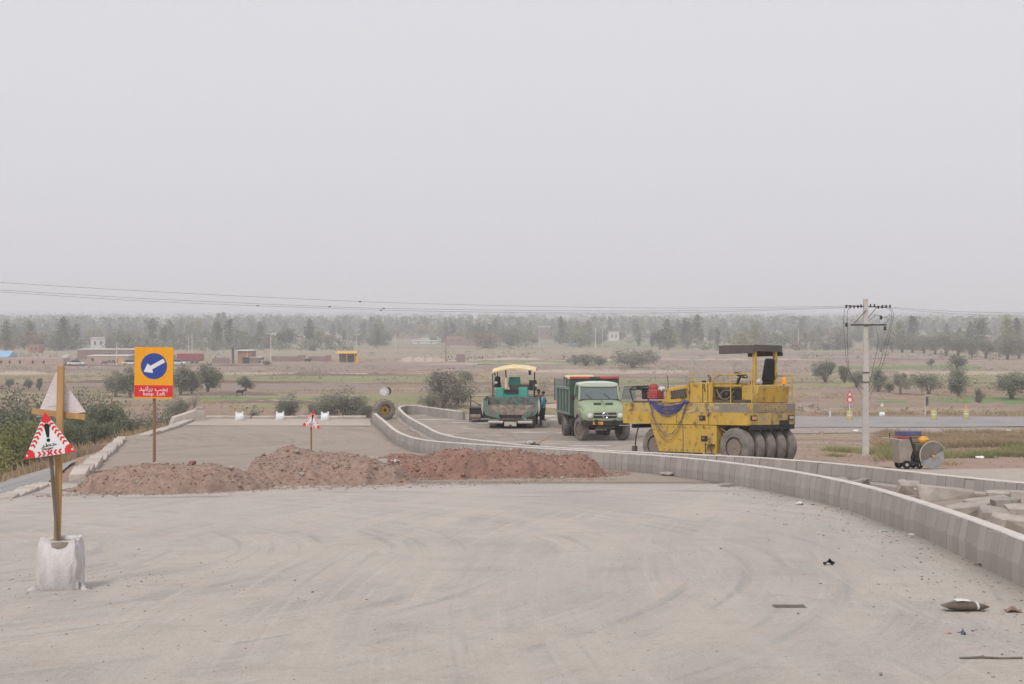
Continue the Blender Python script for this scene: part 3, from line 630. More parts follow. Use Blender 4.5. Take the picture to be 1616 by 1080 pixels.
stone_at(-7.95, 31.85, z1(-7.95, 31.85) + .06, .22, 'pale block wedged at the foot of the keep left sign post')
stone_at(-7.05, 31.4, z1(-7.05, 31.4) + .06, .22, 'brown lump on the crest of the grey-brown heap', meshes=CLODS)
stone_at(-6.1, 30.9, z1(-6.1, 30.9) + .05, .17, 'pale stone on the right flank of the grey-brown heap')
stone_at(-3.15, 34.7, z2(-3.15, 34.7) + .03, .3, 'broken slab half buried in the tallest heap', meshes=SLABS, sc=(.5, .25, .2))
x, y, _ = deck_pt(938, 736); stone_at(x, y, float(plat(y)) + .12, .4, 'pale boulder at the end of the red heap by the kerb', sc=(.7, .4, .45))
for px, row, sc, lab in ((1053, 751, (.42, .3, .2), 'tan stone lying at the kerb foot beyond the flat slab'), (1148, 767, (.5, .25, .12), 'flat dark slab lying at the kerb foot'),
                         (1283, 797, (.1, .1, .05), 'small dark stone near the kerb stain'), (936, 747, (.3, .2, .12), 'flat stone beside the end of the red heap')):
    x, y, z = deck_pt(px, row); stone_at(x, y, z + sc[2] * .3, 1, lab, sc=sc)
M['darkstone'] = mat('dark_grit', (.11, .09, .075), (.16, .13, .11), 4, 1)
# litter caught in the heaps
def scrap(x, y, z, s, matl, label, cat='litter', rz=0):
    b = MB(); n = 5; r = random.Random(label)
    P = [[(i / (n - 1) - .5, j / (n - 1) - .5, r.uniform(0, .28) * (1 - abs(i / (n - 1) - .5)) ) for i in range(n)] for j in range(n)]
    vs_ = [(p[0] + r.uniform(-.07, .07), p[1] + r.uniform(-.07, .07), p[2]) for row_ in P for p in row_]; lo = [(a, b_, c - .03) for a, b_, c in vs_]
    f = [(j * n + i, j * n + i + 1, (j + 1) * n + i + 1, (j + 1) * n + i) for j in range(n - 1) for i in range(n - 1)]
    rim = [i for i in range(n)] + [j * n + n - 1 for j in range(1, n)] + [(n - 1) * n + i for i in range(n - 2, -1, -1)] + [j * n for j in range(n - 2, 0, -1)]; k = n * n
    f2 = [tuple(i + k for i in reversed(q)) for q in f] + [(rim[i], rim[(i + 1) % len(rim)], rim[(i + 1) % len(rim)] + k, rim[i] + k) for i in range(len(rim))]
    b.add(vs_ + lo, f + f2); o = b.obj('litter', matl, None, smooth=60); o.location = (x, y, z); o.scale = s; o.rotation_euler = (0, 0, rz); return tag(o, label, cat)
scrap(-2.95, 35.9, z3(-2.95, 35.9) + .04, (.2, .2, .35), 'sack', 'crumpled white plastic bag at the dip between two heaps', 'plastic bag')
scrap(-3.0, 35.3, float(plat(35.3)) + .1, (.24, .12, .2), 'signback', 'torn white and pink wrapper below the heap dip', 'wrapper')
x, y, z = deck_pt(686, 756); scrap(x, y, z + .02, (.06, .06, .3), 'white', 'small white cup at the foot of the red heap', 'cup')
x, y, z = deck_pt(708, 753); scrap(x, y, z + .02, (.08, .06, .15), 'white', 'small white paper scrap at the foot of the red heap', 'paper')
for px, row, s, mt, lab in ((1262, 797, (.14, .1, .3), 'signback', 'crumpled pale paper beside the kerb foot'), (1308, 892, (.12, .07, .3), 'dark', 'dark torn rag lying alone on the carriageway'),
                            (1246, 958, (.29, .14, .02), 'darkstone', 'flat brown scrap of card pressed on the road'), (1395, 840, (.14, .05, .1), 'white', 'white splash of dried mortar near the kerb'), (1440, 845, (.1, .06, .1), 'white', 'small white plaster crumb near the kerb foot'), (1545, 893, (.12, .05, .1), 'woodgrey', 'flat grey chip of wood by the kerb'),
                            (1520, 1003, (.035, .03, .2), 'bluep', 'dark blue bottle cap near the stick'), (1497, 1001, (.05, .02, .05), 'redlens', 'faded red scrap near the stick'), (1600, 968, (.16, .08, .2), 'clodgrey', 'brown crumbling clod by the crushed bottle')):
    x, y, z = deck_pt(px, row); scrap(x, y, z + .006, s, mt, lab)
x, y, z = deck_pt(1560, 1042); tag(MB().tube([(x - .22, y, z + .016), (x - .05, y + .01, z + .02), (x + .1, y - .01, z + .016), (x + .26, y, z + .018)], .009).obj('stick', 'woodgrey'), 'thin grey stick lying on the road by the kerb', 'stick')
# crushed dark bottle
x, y, z = deck_pt(1524, 965); bt = thing('crushed_bottle', 'crushed dark brown bottle with a white band lying on the road', 'bottle', (x, y, z), .05)
M['bottlebrown'] = mat('dark_brown_plastic', (.075, .052, .035), (.055, .04, .03), 6, .35, dust=.25)
def ring(xx, ry, rz_, zc, n=14): return [(xx, ry * math.cos(2 * math.pi * k / n), zc + rz_ * math.sin(2 * math.pi * k / n) * (1 if math.sin(2 * math.pi * k / n) > 0 else .8)) for k in range(n)]
MB().loft([ring(-.22, .07, .004, .052), ring(-.16, .075, .032, .05), ring(-.1, .08, .05, .052), ring(0, .085, .055, .053), ring(.08, .075, .042, .048), ring(.085, .075, .042, .048)]).obj('bottle_body', 'bottlebrown', bt, smooth=60)
MB().loft([ring(.086, .076, .043, .047), ring(.108, .072, .04, .046)]).obj('label_band', 'white', bt, smooth=60)
MB().loft([ring(.11, .06, .036, .044), ring(.16, .05, .03, .04), ring(.165, .04, .03, .04), ring(.225, .01, .006, .04)]).obj('neck', 'bottlebrown', bt, smooth=60)
MB().loft([ring(-.1, .05, .004, .105), ring(-.05, .055, .008, .11), ring(.03, .05, .006, .102)]).obj('paper_scrap', 'white', bt, smooth=60)
# loose gravel along the kerb and on the carriageway
def gravel(n, f, smin, smax, name, matls=('stone', 'clodgrey'), seed=5):
    r = np.random.default_rng(seed); bv = np.array([(-1, -1, 0), (1, -1, 0), (1, 1, 0), (-1, 1, 0), (-.5, -.4, 1), (.6, -.4, .9), (.4, .6, .8), (-.6, .5, 1)]) * .5; bf = np.array([(4, 5, 6, 7), (0, 1, 5, 4), (1, 2, 6, 5), (2, 3, 7, 6), (3, 0, 4, 7)])
    VV, FF, MI = [], [], []
    for k in range(n):
        x, y = f(r); s = smin + (smax - smin) * r.random() ** 5; a = r.uniform(0, 6.28); w = (bv + r.normal(size=(8, 3)) * .08) * s * [1, r.uniform(.6, 1), r.uniform(.4, .8)]
        w = np.stack([w[:, 0] * math.cos(a) - w[:, 1] * math.sin(a) + x, w[:, 0] * math.sin(a) + w[:, 1] * math.cos(a) + y, w[:, 2] + float(plat(y)) + float(vnoise(x, y, 2.5, 4)) * .03], -1)
        VV.append(w); FF.append(bf + 8 * k); MI += [int(r.integers(0, len(matls)))] * 5
    return tag(link(name, npmesh(name, np.concatenate(VV), np.concatenate(FF), list(matls), MI)), kind='stuff')
def nearkerb(r):
    y = 10 + 32 * r.random() ** 1.2; return float(np.interp(y, CA[:, 1], CA[:, 0])) - .02 - abs(r.normal()) * (.55 if y > 25 else .8), y
gravel(2600, nearkerb, .006, .04, 'kerb_gravel', ('stone', 'clodgrey', 'darkstone'))
def anyroad(r): y = 9 + 26 * r.random() ** 1.5; return r.uniform(-.4, .4) * y, y
def leftroad(r): return -4.6 + r.normal() * 1.6, 15 + r.normal() * 1.6
gravel(3600, anyroad, .004, .018, 'road_gravel', ('stone', 'darkstone', 'clodgrey'), 8)
gravel(700, leftroad, .006, .03, 'sack_gravel', ('clodgrey', 'darkstone'), 9)
def heapfoot(r): t = r.random(); return -9.6 + 12.2 * t + r.normal() * .2, 29.4 + 6.2 * t - abs(r.normal()) * .55
gravel(3800, heapfoot, .01, .07, 'heap_gravel', ('clodgrey', 'clod', 'stone'), 10)
# broken concrete in the median
RUB = [(1490, 790, .95, .5, .32), (1462, 778, .4, .4, .3), (1560, 800, .75, .4, .2), (1530, 812, .62, .35, .22), (1590, 808, .42, .4, .3), (1607, 838, .6, .45, .25), (1575, 822, .6, .4, .24), (1618, 822, .5, .4, .3), (1600, 796, .5, .3, .3), (1420, 766, .55, .35, .14), (1395, 762, .4, .3, .12), (1550, 788, 1.5, .25, .2), (1375, 757, .5, .3, .1), (1625, 800, .6, .4, .35)]
RL = ['largest broken concrete block in the median between the kerbs', 'pale tilted concrete wedge beside the largest broken block', 'long flat broken slab behind the rounded rubble', 'rounded grey rubble lump below the flat slab', 'upright chunk of broken concrete between the rubble lumps',
      'dark rough concrete lump nearest to the inner kerb face', 'brownish rubble lump in front of the upright chunk', 'grey block at the end of the visible rubble', 'leaning pale rubble chunk under the far kerb', 'thin broken slab lying before the largest block', 'small thin slab piece farther along the median', 'long remnant of old concrete strip along the far kerb', 'smallest broken slab of the median row', 'tall grey rubble block against the far kerb']
for k, (px, row, a, b_, c) in enumerate(RUB):
    x, y, z = deck_pt(px, row, .12); xa = np.interp(y, CA[:, 1], CA[:, 0]) + .5; xb = np.interp(y, CBm[:, 1], CBm[:, 0]) - .5; x = min(max(x, xa), xb)
    o = stone_at(x, y, z + c * .28, 1, RL[k], 'rubble', SLABS, 'rubble_block', random.uniform(-.5, .4), 'broken concrete in the median', (a * 1.1, b_ * 1.2, c * 2.1)); o.rotation_euler.x = random.uniform(-.15, .15); o.rotation_euler.y = random.uniform(-.2, .2)
# ------------------------------------------------------------------ signs
def tri(cx, cz, s, ang=0):          # upright triangle, centroid-ish, in x/z
    pts = [(0, s * .866 * 2 / 3), (-s / 2, -s * .866 / 3), (s / 2, -s * .866 / 3)]
    c, n = math.cos(ang), math.sin(ang); return [(cx + p[0] * c - p[1] * n, cz + p[0] * n + p[1] * c) for p in pts]
def danger_plate(root, s, loc, rot, ghost=False, ext=.004, detail=True):
    """triangle sign plate facing -Y in its own frame"""
    pl = MB().prism(tri(0, 0, s), 1, 0, ext).obj('sign_plate', 'signback' if ghost else 'signwhite', root, loc=loc); pl.rotation_euler = rot
    T = [Vector(p) for p in tri(0, 0, s)]; r_ = 'pinkghost' if ghost else 'signred'; bw_ = .105 * s
    b = MB(); nch = 6; y0, y1 = (ext + .0005, ext + .002) if ghost else (-.002, -.0005)
    for e in range(3):
        a, c = T[e], T[(e + 1) % 3]; u = (c - a).normalized(); nn = Vector((-u.y, u.x)); nn = nn if nn.dot(-(a + c) / 2) > 0 else -nn; L = (c - a).length
        lo_, hi_ = .24 * L, .76 * L; st_ = (hi_ - lo_) / nch; sg_ = {0: -1, 1: 0, 2: 1}[e]
        def pt(t_, w_): return tuple(a + u * t_ + nn * w_)
        for q in range(nch):
            dm = .035 * s * (sg_ if sg_ else (1 if q < nch / 2 else -1)); t0 = lo_ + st_ * q + st_ * .22; t1 = t0 + st_ * .52
            b.prism([pt(t0, .004), pt(t0 + dm, bw_ / 2), pt(t0, bw_), pt(t1, bw_), pt(t1 + dm, bw_ / 2), pt(t1, .004)], 1, y0, y1)
        pr = T[e - 1]; v_ = (pr - a).normalized(); b.prism([tuple(a), tuple(a + u * .21 * s), tuple(a + u * .21 * s + nn * bw_), tuple(a + (u + v_) * bw_ * 1.16), tuple(a + v_ * .21 * s + (Vector((-v_.y, v_.x)) if Vector((-v_.y, v_.x)).dot(-a) > 0 else Vector((v_.y, -v_.x))) * bw_), tuple(a + v_ * .21 * s)], 1, y0, y1)
    b.obj('red_border', r_, pl)
    if ghost: 
        MB().box((.02, ext + .002, -s * .1), (s * .4, .002, .006)).obj('faint_print', 'polec', pl); return pl
    b = MB(); b.prism([(x_ * s, z_ * s) for x_, z_ in ((-.03, .34), (.03, .34), (.05, .31), (.048, .25), (.024, .07), (-.024, .07), (-.048, .25), (-.05, .31))], 1, -.0025, -.0005)
    b.prism([(.036 * s * math.cos(i * .524), .015 * s + .036 * s * math.sin(i * .524)) for i in range(12)], 1, -.0025, -.0005); b.obj('exclamation_mark', 'black', pl)
    if detail:
        text('\ufeae\ufec4\ufea7', s * .095, 'black', pl, (.005, -.003, -s * .075), (R(90), 0, 0), 'persian_lettering', 0, 1.9)
        text('Danger', s * .075, 'black', pl, (-.02, -.003, -s * .145), (R(90), 0, 0), 'latin_lettering', 0)
        for p in T[1:]: MB().cyl((p[0] * .87, -.004, p[1] * .8), (p[0] * .87, 0, p[1] * .8), .012, 8).obj('bolt', 'white', pl)
    return pl
# danger sign in the sack (front) and the reversed sign on the fresh post
bx_, by_, bz_ = deck_pt(97, 926); bx_ = gx(97, 15.0); by_ = 15.0; bz_ = float(plat(15.0))
def up(px, row, y): return gx(px, y), y, CAM_Z - (row - HOR) / FPX * y
s1 = thing('danger_sign', 'red and white danger triangle on a grey weathered post in a white sack', 'road sign', (bx_ - .04, by_ - .06, bz_))
def rel(p, o): return (p[0] - o.location.x, p[1] - o.location.y, p[2] - o.location.z)
pa, pb = rel(up(91, 850, 14.94), s1), rel(up(79, 705, 14.92), s1)
MB().tube([(pa[0], pa[1], .3), pa, pb, (pb[0] - .01, pb[1], pb[2] + .2)], .021, 4).obj('post', 'woodgrey', s1)
danger_plate(s1, .535, rel(up(76.5, 696, 14.86), s1), (R(-6), R(-8), R(4)))
s2 = thing('reversed_sign', 'white back of a triangle sign nailed to a fresh wooden post and cross board', 'road sign', (bx_, by_, bz_))
pa, pb = rel(up(90, 850, 15.0), s2), rel(up(97, 577, 15.02), s2)
d_ = Vector(pb) - Vector(pa); q_ = MB().box((0, 0, 0), (.066, .05, d_.length + .5)).obj('post', 'wood', s2, bevel=.004); q_.location = Vector(pa) + d_ / 2 - d_.normalized() * .25; q_.rotation_euler = (0, math.atan2(d_.x, d_.z), 0)
q_ = MB().box((0, 0, 0), (.57, .022, .062)).obj('cross_board', 'wood', s2, bevel=.003); q_.location = rel(up(92.5, 654, 15.05), s2); q_.rotation_euler = (0, R(6.5), 0)
gp = danger_plate(s2, .53, rel(up(94, 632, 15.07), s2), (0, R(6), R(180)), ghost=True)
def sack(root, w, dpt, h, matl='sack', seed=1, open_top=True, name='sack_body'):
    r = random.Random(seed); n = 40; rings = []
    for k, t in enumerate([0, .015, .06, .14, .25, .4, .55, .7, .85, .94, .99, 1.0, .97, .90]):
        ring_ = []; inner = k >= 12
        sxx = w / 2 * (1.06 - .10 * abs(t - .45) + (.06 if t < .03 else .04 if t < .1 else 0)) * (.80 if inner else 1 - .06 * max(0, t - .8) / .2); syy = dpt / 2 * (.62 + .5 * math.sin(math.pi * min(t + .12, 1)) ** .5) * (.7 if inner else 1)
        for j in range(n):
            a = 2 * math.pi * j / n; ca, sa = math.cos(a), math.sin(a); e = .42
            x = sxx * math.copysign(abs(ca) ** e, ca); y = syy * math.copysign(abs(sa) ** (e * 1.4), sa)
            fold = .011 * math.sin(a * 9 + t * 5) + .009 * math.sin(a * 17 - t * 9 + 1) + r.uniform(-.003, .003)
            flare = 1 + (.10 * abs(ca) ** 8 if t < .05 else 0)
            z = h * t + (.02 * math.sin(a * 2 + 1) + .012 * math.sin(a * 5)) * (t > .8) - (.04 * abs(ca) ** 6 if .9 < t else 0)
            ring_.append(((x + fold * ca) * flare, y + fold * sa, max(0, z)))
        rings.append(ring_)
    return MB().loft(rings).obj(name, matl, root, smooth=60)
sk = thing('sand_sack', 'open white woven sack of sand holding the two sign posts', 'sack', (gx(96, 14.95), 14.95, float(plat(14.95))), .06)
sack(sk, .42, .36, .545)
M['sand'] = mat('grey_sand', (.33, .28, .23), (.26, .22, .18), 9, 1, .6, 40)
MB().lathe([(.02, .50), (.10, .505), (.145, .50), (.15, .45)], (0, 0, 0), 2, 16).obj('sand_fill', 'sand', sk, smooth=True)
for sx_ in (-1, 1): MB().loft([[(sx_ * .20, -.10, .0), (sx_ * .20, -.06, .09), (sx_ * .20, .0, .07), (sx_ * .20, .02, 0)], [(sx_ * .26, -.14, .0), (sx_ * .26, -.12, .05), (sx_ * .26, -.08, .04), (sx_ * .26, -.07, 0)], [(sx_ * .31, -.16, 0), (sx_ * .31, -.15, .015), (sx_ * .31, -.14, .012), (sx_ * .31, -.13, 0)]]).obj('sack_corner', 'sack', sk, smooth=60)
# keep left sign
ky = 32.0; kx = gx(243, ky); kz = z1(kx, ky)
s3 = thing('keep_left_sign', 'amber keep left board with a white arrow in a blue disc', 'road sign', (kx, ky, kz - .1))
ztop = CAM_Z - (548 - HOR) / FPX * ky - kz + .1; zbot = CAM_Z - (629 - HOR) / FPX * ky - kz + .1; bw = 60.5 / FPX * ky; bh = ztop - zbot
pq = MB().tube([(0, .03, -.3), (0, .03, zbot + .4)], .034, 8).obj('post', 'woodbrown', s3, smooth=True)
bd = MB().box((0, 0, 0), (bw, .02, bh)).obj('sign_board', 'woodgrey', s3, loc=(.005, -.02, zbot + bh / 2)); bd.rotation_euler = (R(-1), R(.8), R(3))
for k in range(4): MB().box(((k - 1.5) * bw / 4, -.011 - .0006 * (k % 2), 0), (bw / 4 - .003, .006, bh - .002)).obj('board_plank', 'signyel', bd)
MB().box((0, -.0165, -bh * .355), (bw * .985, .002, bh * .225)).obj('red_panel', 'signred', bd)
MB().prism([(bw * .338 * math.cos(i * math.pi / 20), bh * .13 + bw * .338 * math.sin(i * math.pi / 20)) for i in range(40)], 1, -.018, -.0155).obj('blue_disc', 'signblue', bd)
ar = []; L_, W_ = bw * .30, bw * .052
for u_, v_ in ((1, 1), (1, -1), (-.25, -1), (-.36, -2.75), (-1, 0), (-.36, 2.75), (-.25, 1)):
    X_, Y_ = u_ * L_, v_ * W_; c_, n_ = math.cos(R(30)), math.sin(R(30)); ar.append((X_ * c_ - Y_ * n_, bh * .13 + X_ * n_ + Y_ * c_))
MB().prism(ar, 1, -.0205, -.0182).obj('arrow', 'signwhite', bd)
text('\ufeaa\ufef4\ufee7\ufe8d\ufeae\ufe91 \ufb57\ufb7d\ufe91', bh * .125, 'signwhite', bd, (0, -.019, -bh * .315), (R(90), 0, 0), 'persian_lettering', .0015, 1.02)
for w_, dx_ in (('keep', -.13), ('Left', .19)): text(w_, bh * .085, 'signwhite', bd, (bw * dx_, -.019, -bh * .415), (R(90), 0, 0), 'latin_lettering', .001, 1.25)
# small danger sign on the middle heap
sy = 52.; sx0 = gx(491, sy); s4 = thing('danger_sign', 'small danger triangle on a thin brown post behind the tallest heap', 'road sign', (sx0, sy, float(plat(sy))), 0)
zt = CAM_Z - (665 - HOR) / FPX * sy - float(plat(sy)); MB().tube([(0, .02, -.2), (0, .02, zt + .2)], .035, 6).obj('post', 'woodbrown', s4)
danger_plate(s4, .74, (.05, -.13, zt), (0, R(8), R(-16)), detail=True).scale = (1, 1, 1)
# white sacks along the far edge of the lane, and one by the bypass
def far_sack(px, row, label, w=.42, h=.42, y=None, z=None):
    if y is None: x, y, z = deck_pt(px, row)
    else: x = gx(px, y)
    o = thing('sand_sack', label, 'sack', (x, y, z), random.uniform(-.3, .3), 'white sacks closing the far end of the lane'); sack(o, w, .36, h, 'sackfar', random.randint(0, 99)); 
    for s_ in (-1, 1): MB().box((s_ * w * .4, 0, h), (.1, .12, .14), (0, s_ * .4, 0)).obj('sack_ear', 'sackfar', o, bevel=.03)
M['sackfar'] = mat('clean_white_sack', (.80, .80, .80), (.70, .69, .68), 5, .8, .3, 30)
for px, lab in ((378, 'white sand sack farthest from the kerb on the far edge of the lane'), (442, 'white sand sack second from the kerb on the far edge of the lane'), (513, 'white sand sack closest to the kerb on the far edge of the lane')): far_sack(px, 664, lab)
bxp = (-15.85, 43.0); tri_w = thing('warning_board', 'white board standing by the bypass lane, cut by the picture edge', 'board', (bxp[0], bxp[1], hz(*bxp)), .2)
MB().prism([(-.5, 0), (.5, 0), (.0, .75)], 1, -.02, .02).obj('board', 'white', tri_w); MB().box((0, .12, .3), (.05, .05, .6), (.3, 0, 0)).obj('strut', 'woodgrey', tri_w)
# big tyre with yellow hub
def tyre_prof(R_, w, rim): return [(rim, -w * .42), (rim + .02, -w * .5), (R_ * .66, -w * .525), (R_ * .68, -w * .485), (R_ * .71, -w * .53), (R_ * .82, -w * .525), (R_ * .84, -w * .49), (R_ * .87, -w * .51), (R_ * .955, -w * .44), (R_, -w * .30), (R_ * 1.0, 0), (R_, w * .30), (R_ * .955, w * .44), (R_ * .87, w * .51), (R_ * .84, w * .49), (R_ * .82, w * .525), (R_ * .71, w * .53), (R_ * .68, w * .485), (R_ * .66, w * .525), (rim + .02, w * .5), (rim, w * .42)]
ty_ = 77.3; tx_ = gx(606, ty_); th = thing('spare_tyre', 'large worn tyre with a yellow hub standing between the two kerbs', 'tyre', (tx_, ty_, float(plat(ty_)) + .06), R(-68))
MB().lathe(tyre_prof(.58, .52, .30), (0, 0, .58), 0, 36, closed=True).obj('tyre', 'rubber_dusty', th, smooth=35)
hub_ = MB().lathe([(.30, -.2), (.27, -.17), (.27, .10), (.10, .12), (.10, .18), (.0, .18)], (0, 0, .58), 0, 24).obj('hub', 'yellow', th, smooth=35)
MB().lathe([(.09, .181), (.09, .22), (0, .23)], (0, 0, .58), 0, 10).obj('hub_cap', 'dark', hub_)
for k in range(26):
    a = 2 * math.pi * k / 26; MB().box((0, 0, 0), (.50, .05, .03), (0, 0, .35 * (1 if k % 2 else -1))).obj('tread_lug', 'rubber_dusty', th, loc=(0, .575 * math.cos(a), .58 + .575 * math.sin(a))).rotation_euler = (a - math.pi / 2, 0, 0)
# round sign / mirror on a thin pole beyond the tyre
my = 88.; mx_ = gx(608, my); ms = thing('round_sign', 'round grey sign on a thin white pole beyond the big tyre', 'road sign', (mx_, my, hz(mx_, my)))
zt = CAM_Z - (619 - HOR) / FPX * my - hz(mx_, my); MB().cyl((0, 0, -.2), (0, 0, zt + .2), .035, 8).obj('pole', 'white', ms)
MB().lathe([(.0, -.04), (.29, -.035), (.31, 0), (.29, .0)], (-.05, -.06, zt), 1, 20).obj('round_plate', 'polec', ms, smooth=30); MB().lathe([(.0, -.05), (.2, -.045), (.2, -.041)], (-.1, -.06, zt), 1, 16).obj('round_face', 'bluelens', ms) if 'bluelens' in M else MB().lathe([(.0, -.05), (.2, -.045), (.2, -.041)], (-.1, -.06, zt), 1, 16).obj('round_face', 'white', ms)
MB().lathe([(0, 0), (.26, .0), (.26, .02), (0, .02)], (.12, .05, zt + .06), 1, 18).obj('dark_plate', 'darksteel', ms)

# ------------------------------------------------------------------ wheels
NUT = MB().cyl((-.02, 0, 0), (.02, 0, 0), .024, 6).mesh('lug_nut', ['darksteel'])
def wheel(parent, loc, R_, w, rim, side, steer=0., rimmat='hubbrown', tyremat='rubber_dusty', lugs=6, n=32, name='wheel'):
    t = MB().lathe(tyre_prof(R_, w, rim), (0, 0, 0), 0, n, closed=True).obj(name, tyremat, parent, smooth=35, loc=loc); t.rotation_euler = (0, 0, steer)
    s = side
    MB().lathe([(rim * 1.02, s * w * .49), (rim * 1.08, s * w * .53), (rim * 1.14, s * w * .53)], (0, 0, 0), 0, 24, closed=True).obj('rim_gap_shade', 'dark', t, smooth=40)  # black ring paints the dark gap between tyre and rim
    rm = MB().lathe([(rim + .004, s * w * .40), (rim - .03, s * w * .36), (rim - .05, s * w * .12), (rim * .55, s * w * .10), (rim * .5, s * w * .30), (rim * .22, s * w * .34), (rim * .2, s * w * .42), (0, s * w * .44)], (0, 0, 0), 0, 20).obj('rim', rimmat, t, smooth=30)
    if lugs:
        for k in range(lugs):
            a = 2 * math.pi * k / lugs; link('lug_nut', NUT, t, (s * w * .32, rim * .38 * math.cos(a), rim * .38 * math.sin(a)))
    return t
M['hubbrown'] = mat('dusty_brown_rim', (.22, .165, .13), (.15, .11, .09), 5, .8, dust=.5, dustcol=(.33, .28, .23))
M['hubred'] = mat('rusty_red_rim', (.17, .095, .075), (.12, .07, .06), 5, .8, dust=.35, dustcol=(.3, .25, .2))

# ------------------------------------------------------------------ pneumatic roller
rl = thing('pneumatic_roller', 'yellow rubber-tyred road roller with canopy and blue hose on its side', 'road roller'); RZ = R(40)
ax_ = Vector((math.cos(RZ), math.sin(RZ), 0)); fw_ = Vector((-math.sin(RZ), math.cos(RZ), 0))
c0 = Vector((gx(1163, 41.3), 41.3, 0)) + ax_ * .98
seat(rl, c0.x, c0.y, RZ)
W2 = 1.06
for k in range(5): wheel(rl, (-.96 + .48 * k, 0, .565), .565, .31, .27, -1 if k < 4 else 1, name='rear_wheel')
for k in range(4): wheel(rl, (-.72 + .48 * k, 3.42, .545), .545, .31, .27, -1, name='front_wheel')
MB().cyl((-.95, 0, .565), (.95, 0, .565), .09, 10).cyl((-.7, 3.42, .545), (.7, 3.42, .545), .08, 10).obj('axles', 'dark', rl)
ub = MB().prism([(-.52, 1.2), (4.0, 1.2), (4.62, 1.27), (4.62, 1.85), (-.52, 1.85)], 0, -W2, W2).obj('body', 'yellow_worn', rl, bevel=.012)
for y0, y1 in ((2.95, 4.60), (.66, 2.92), (-.50, .63)): MB().box((-W2 - .004, (y0 + y1) / 2, 1.39), (.012, y1 - y0, .37)).obj('side_panel', 'yellow', ub, bevel=.006)
MB().box((-W2 - .006, .15, 1.71), (.014, 1.28, .23)).obj('grey_primer_patch', 'grey_patch', ub, bevel=.01)
MB().box((.1, -.527, 1.71), (1.9, .014, .25)).obj('grey_primer_patch', 'grey_patch', ub, bevel=.01)
MB().box((-W2 - .008, 1.6, 1.588), (.02, 4.2, .012)).obj('trim_strip', 'pale', ub)
MB().prism([(.72, .36), (3.06, .36), (3.42, 1.195), (.72, 1.195)], 0, -W2 + .01, W2 - .01).obj('ballast_box', 'yellow', rl, bevel=.012)
for y_, z_ in ((1.25, 1.40), (1.18, .80)):
    MB().box((-W2 - .012, y_, z_), (.02, .24, .15)).obj('step_hole', 'dark', ub, bevel=.006); MB().box((-W2 - .024, y_ + .03, z_ + .01), (.012, .10, .07)).obj('step_plate', 'hubred', ub)
text('IR-105', .15, 'pale', ub, (-W2 - .016, .80, 1.70), (R(90), 0, R(-90)), 'model_number', .001, 1.1)
text('HEPCO', .22, 'yellow', ub, (.1, -.537, 1.71), (R(90), 0, 0), 'maker_lettering', .002, 1.5)
text('7/V', .2, 'pale', ub, (-.35, -.535, 1.40), (R(90), 0, 0), 'chalk_mark', -.002)
for s_ in (-1, 1):
    tl = MB().box((s_ * .84, -.54, 1.42), (.26, .04, .14)).obj('tail_lamp', 'dark', rl, bevel=.008); MB().box((s_ * .84, -.563, 1.42), (.2, .012, .09)).obj('lens', 'redlens' if s_ < 0 else 'pale', tl)
MB().box((0, -.5, 1.15), (2.0, .06, .14)).obj('rear_beam', 'dark', rl)
for x_ in (-.5, -.02, .46, .8): MB().box((x_, -.35, 1.12), (.06, .3, .2)).obj('scraper_bracket', 'darksteel', rl)
MB().box((-.3, 4.3, 1.12), (1.3, .08, .12)).obj('front_beam', 'dark', rl); MB().box((-1.0, 4.16, .42), (.1, .14, .16)).obj('scraper_block', 'darksteel', rl); MB().tube([(-.96, 4.0, 1.18), (-.98, 4.12, .8), (-1.0, 4.14, .45)], .02).obj('scraper_arm', 'dark', rl)
# engine hood
hd = MB().prism([(1.98, 1.85), (3.15, 1.85), (2.85, 2.30), (1.98, 2.41)], 0, -.85, .85).obj('engine_hood', 'yellow', rl, bevel=.03)
gq = [(2.08, 2.02), (2.72, 1.96), (2.74, 2.21), (2.08, 2.29)]
MB().prism(gq, 0, -.862, -.852).obj('grille', 'dark', hd)
for k in range(9): t = (k + .5) / 9; ya = 2.08 + .64 * t; MB().box((-.868, ya, 2.02 - .06 * t + .13), (.014, .022, .26), (R(22), 0, 0)).obj('grille_bar', 'hubbrown', hd)
MB().prism([(1.05, 1.85), (1.96, 1.85), (1.94, 2.46), (1.05, 2.46)], 0, -.85, .8).obj('tank_box', 'yellow', rl, bevel=.02)
MB().box((-.858, 1.42, 2.14), (.012, .02, .58)).box((-.858, 1.22, 2.14), (.012, .014, .58)).obj('door_gap', 'dark', rl); MB().tube([(-.87, 1.35, 2.42), (-.9, 1.33, 2.3), (-.87, 1.31, 2.18)], .015).obj('door_handle', 'dark', rl)
MB().cyl((-.6, 1.6, 2.46), (-.6, 1.6, 2.52), .07, 10).obj('filler_cap', 'dark', rl)
MB().tube([(-.86, 2.0, 2.0), (-.86, 1.98, 2.5), (-.86, 1.9, 2.62), (-.86, 1.78, 2.62), (-.86, 1.72, 2.46)], .018).obj('grab_rail', 'yellow', rl, smooth=True)
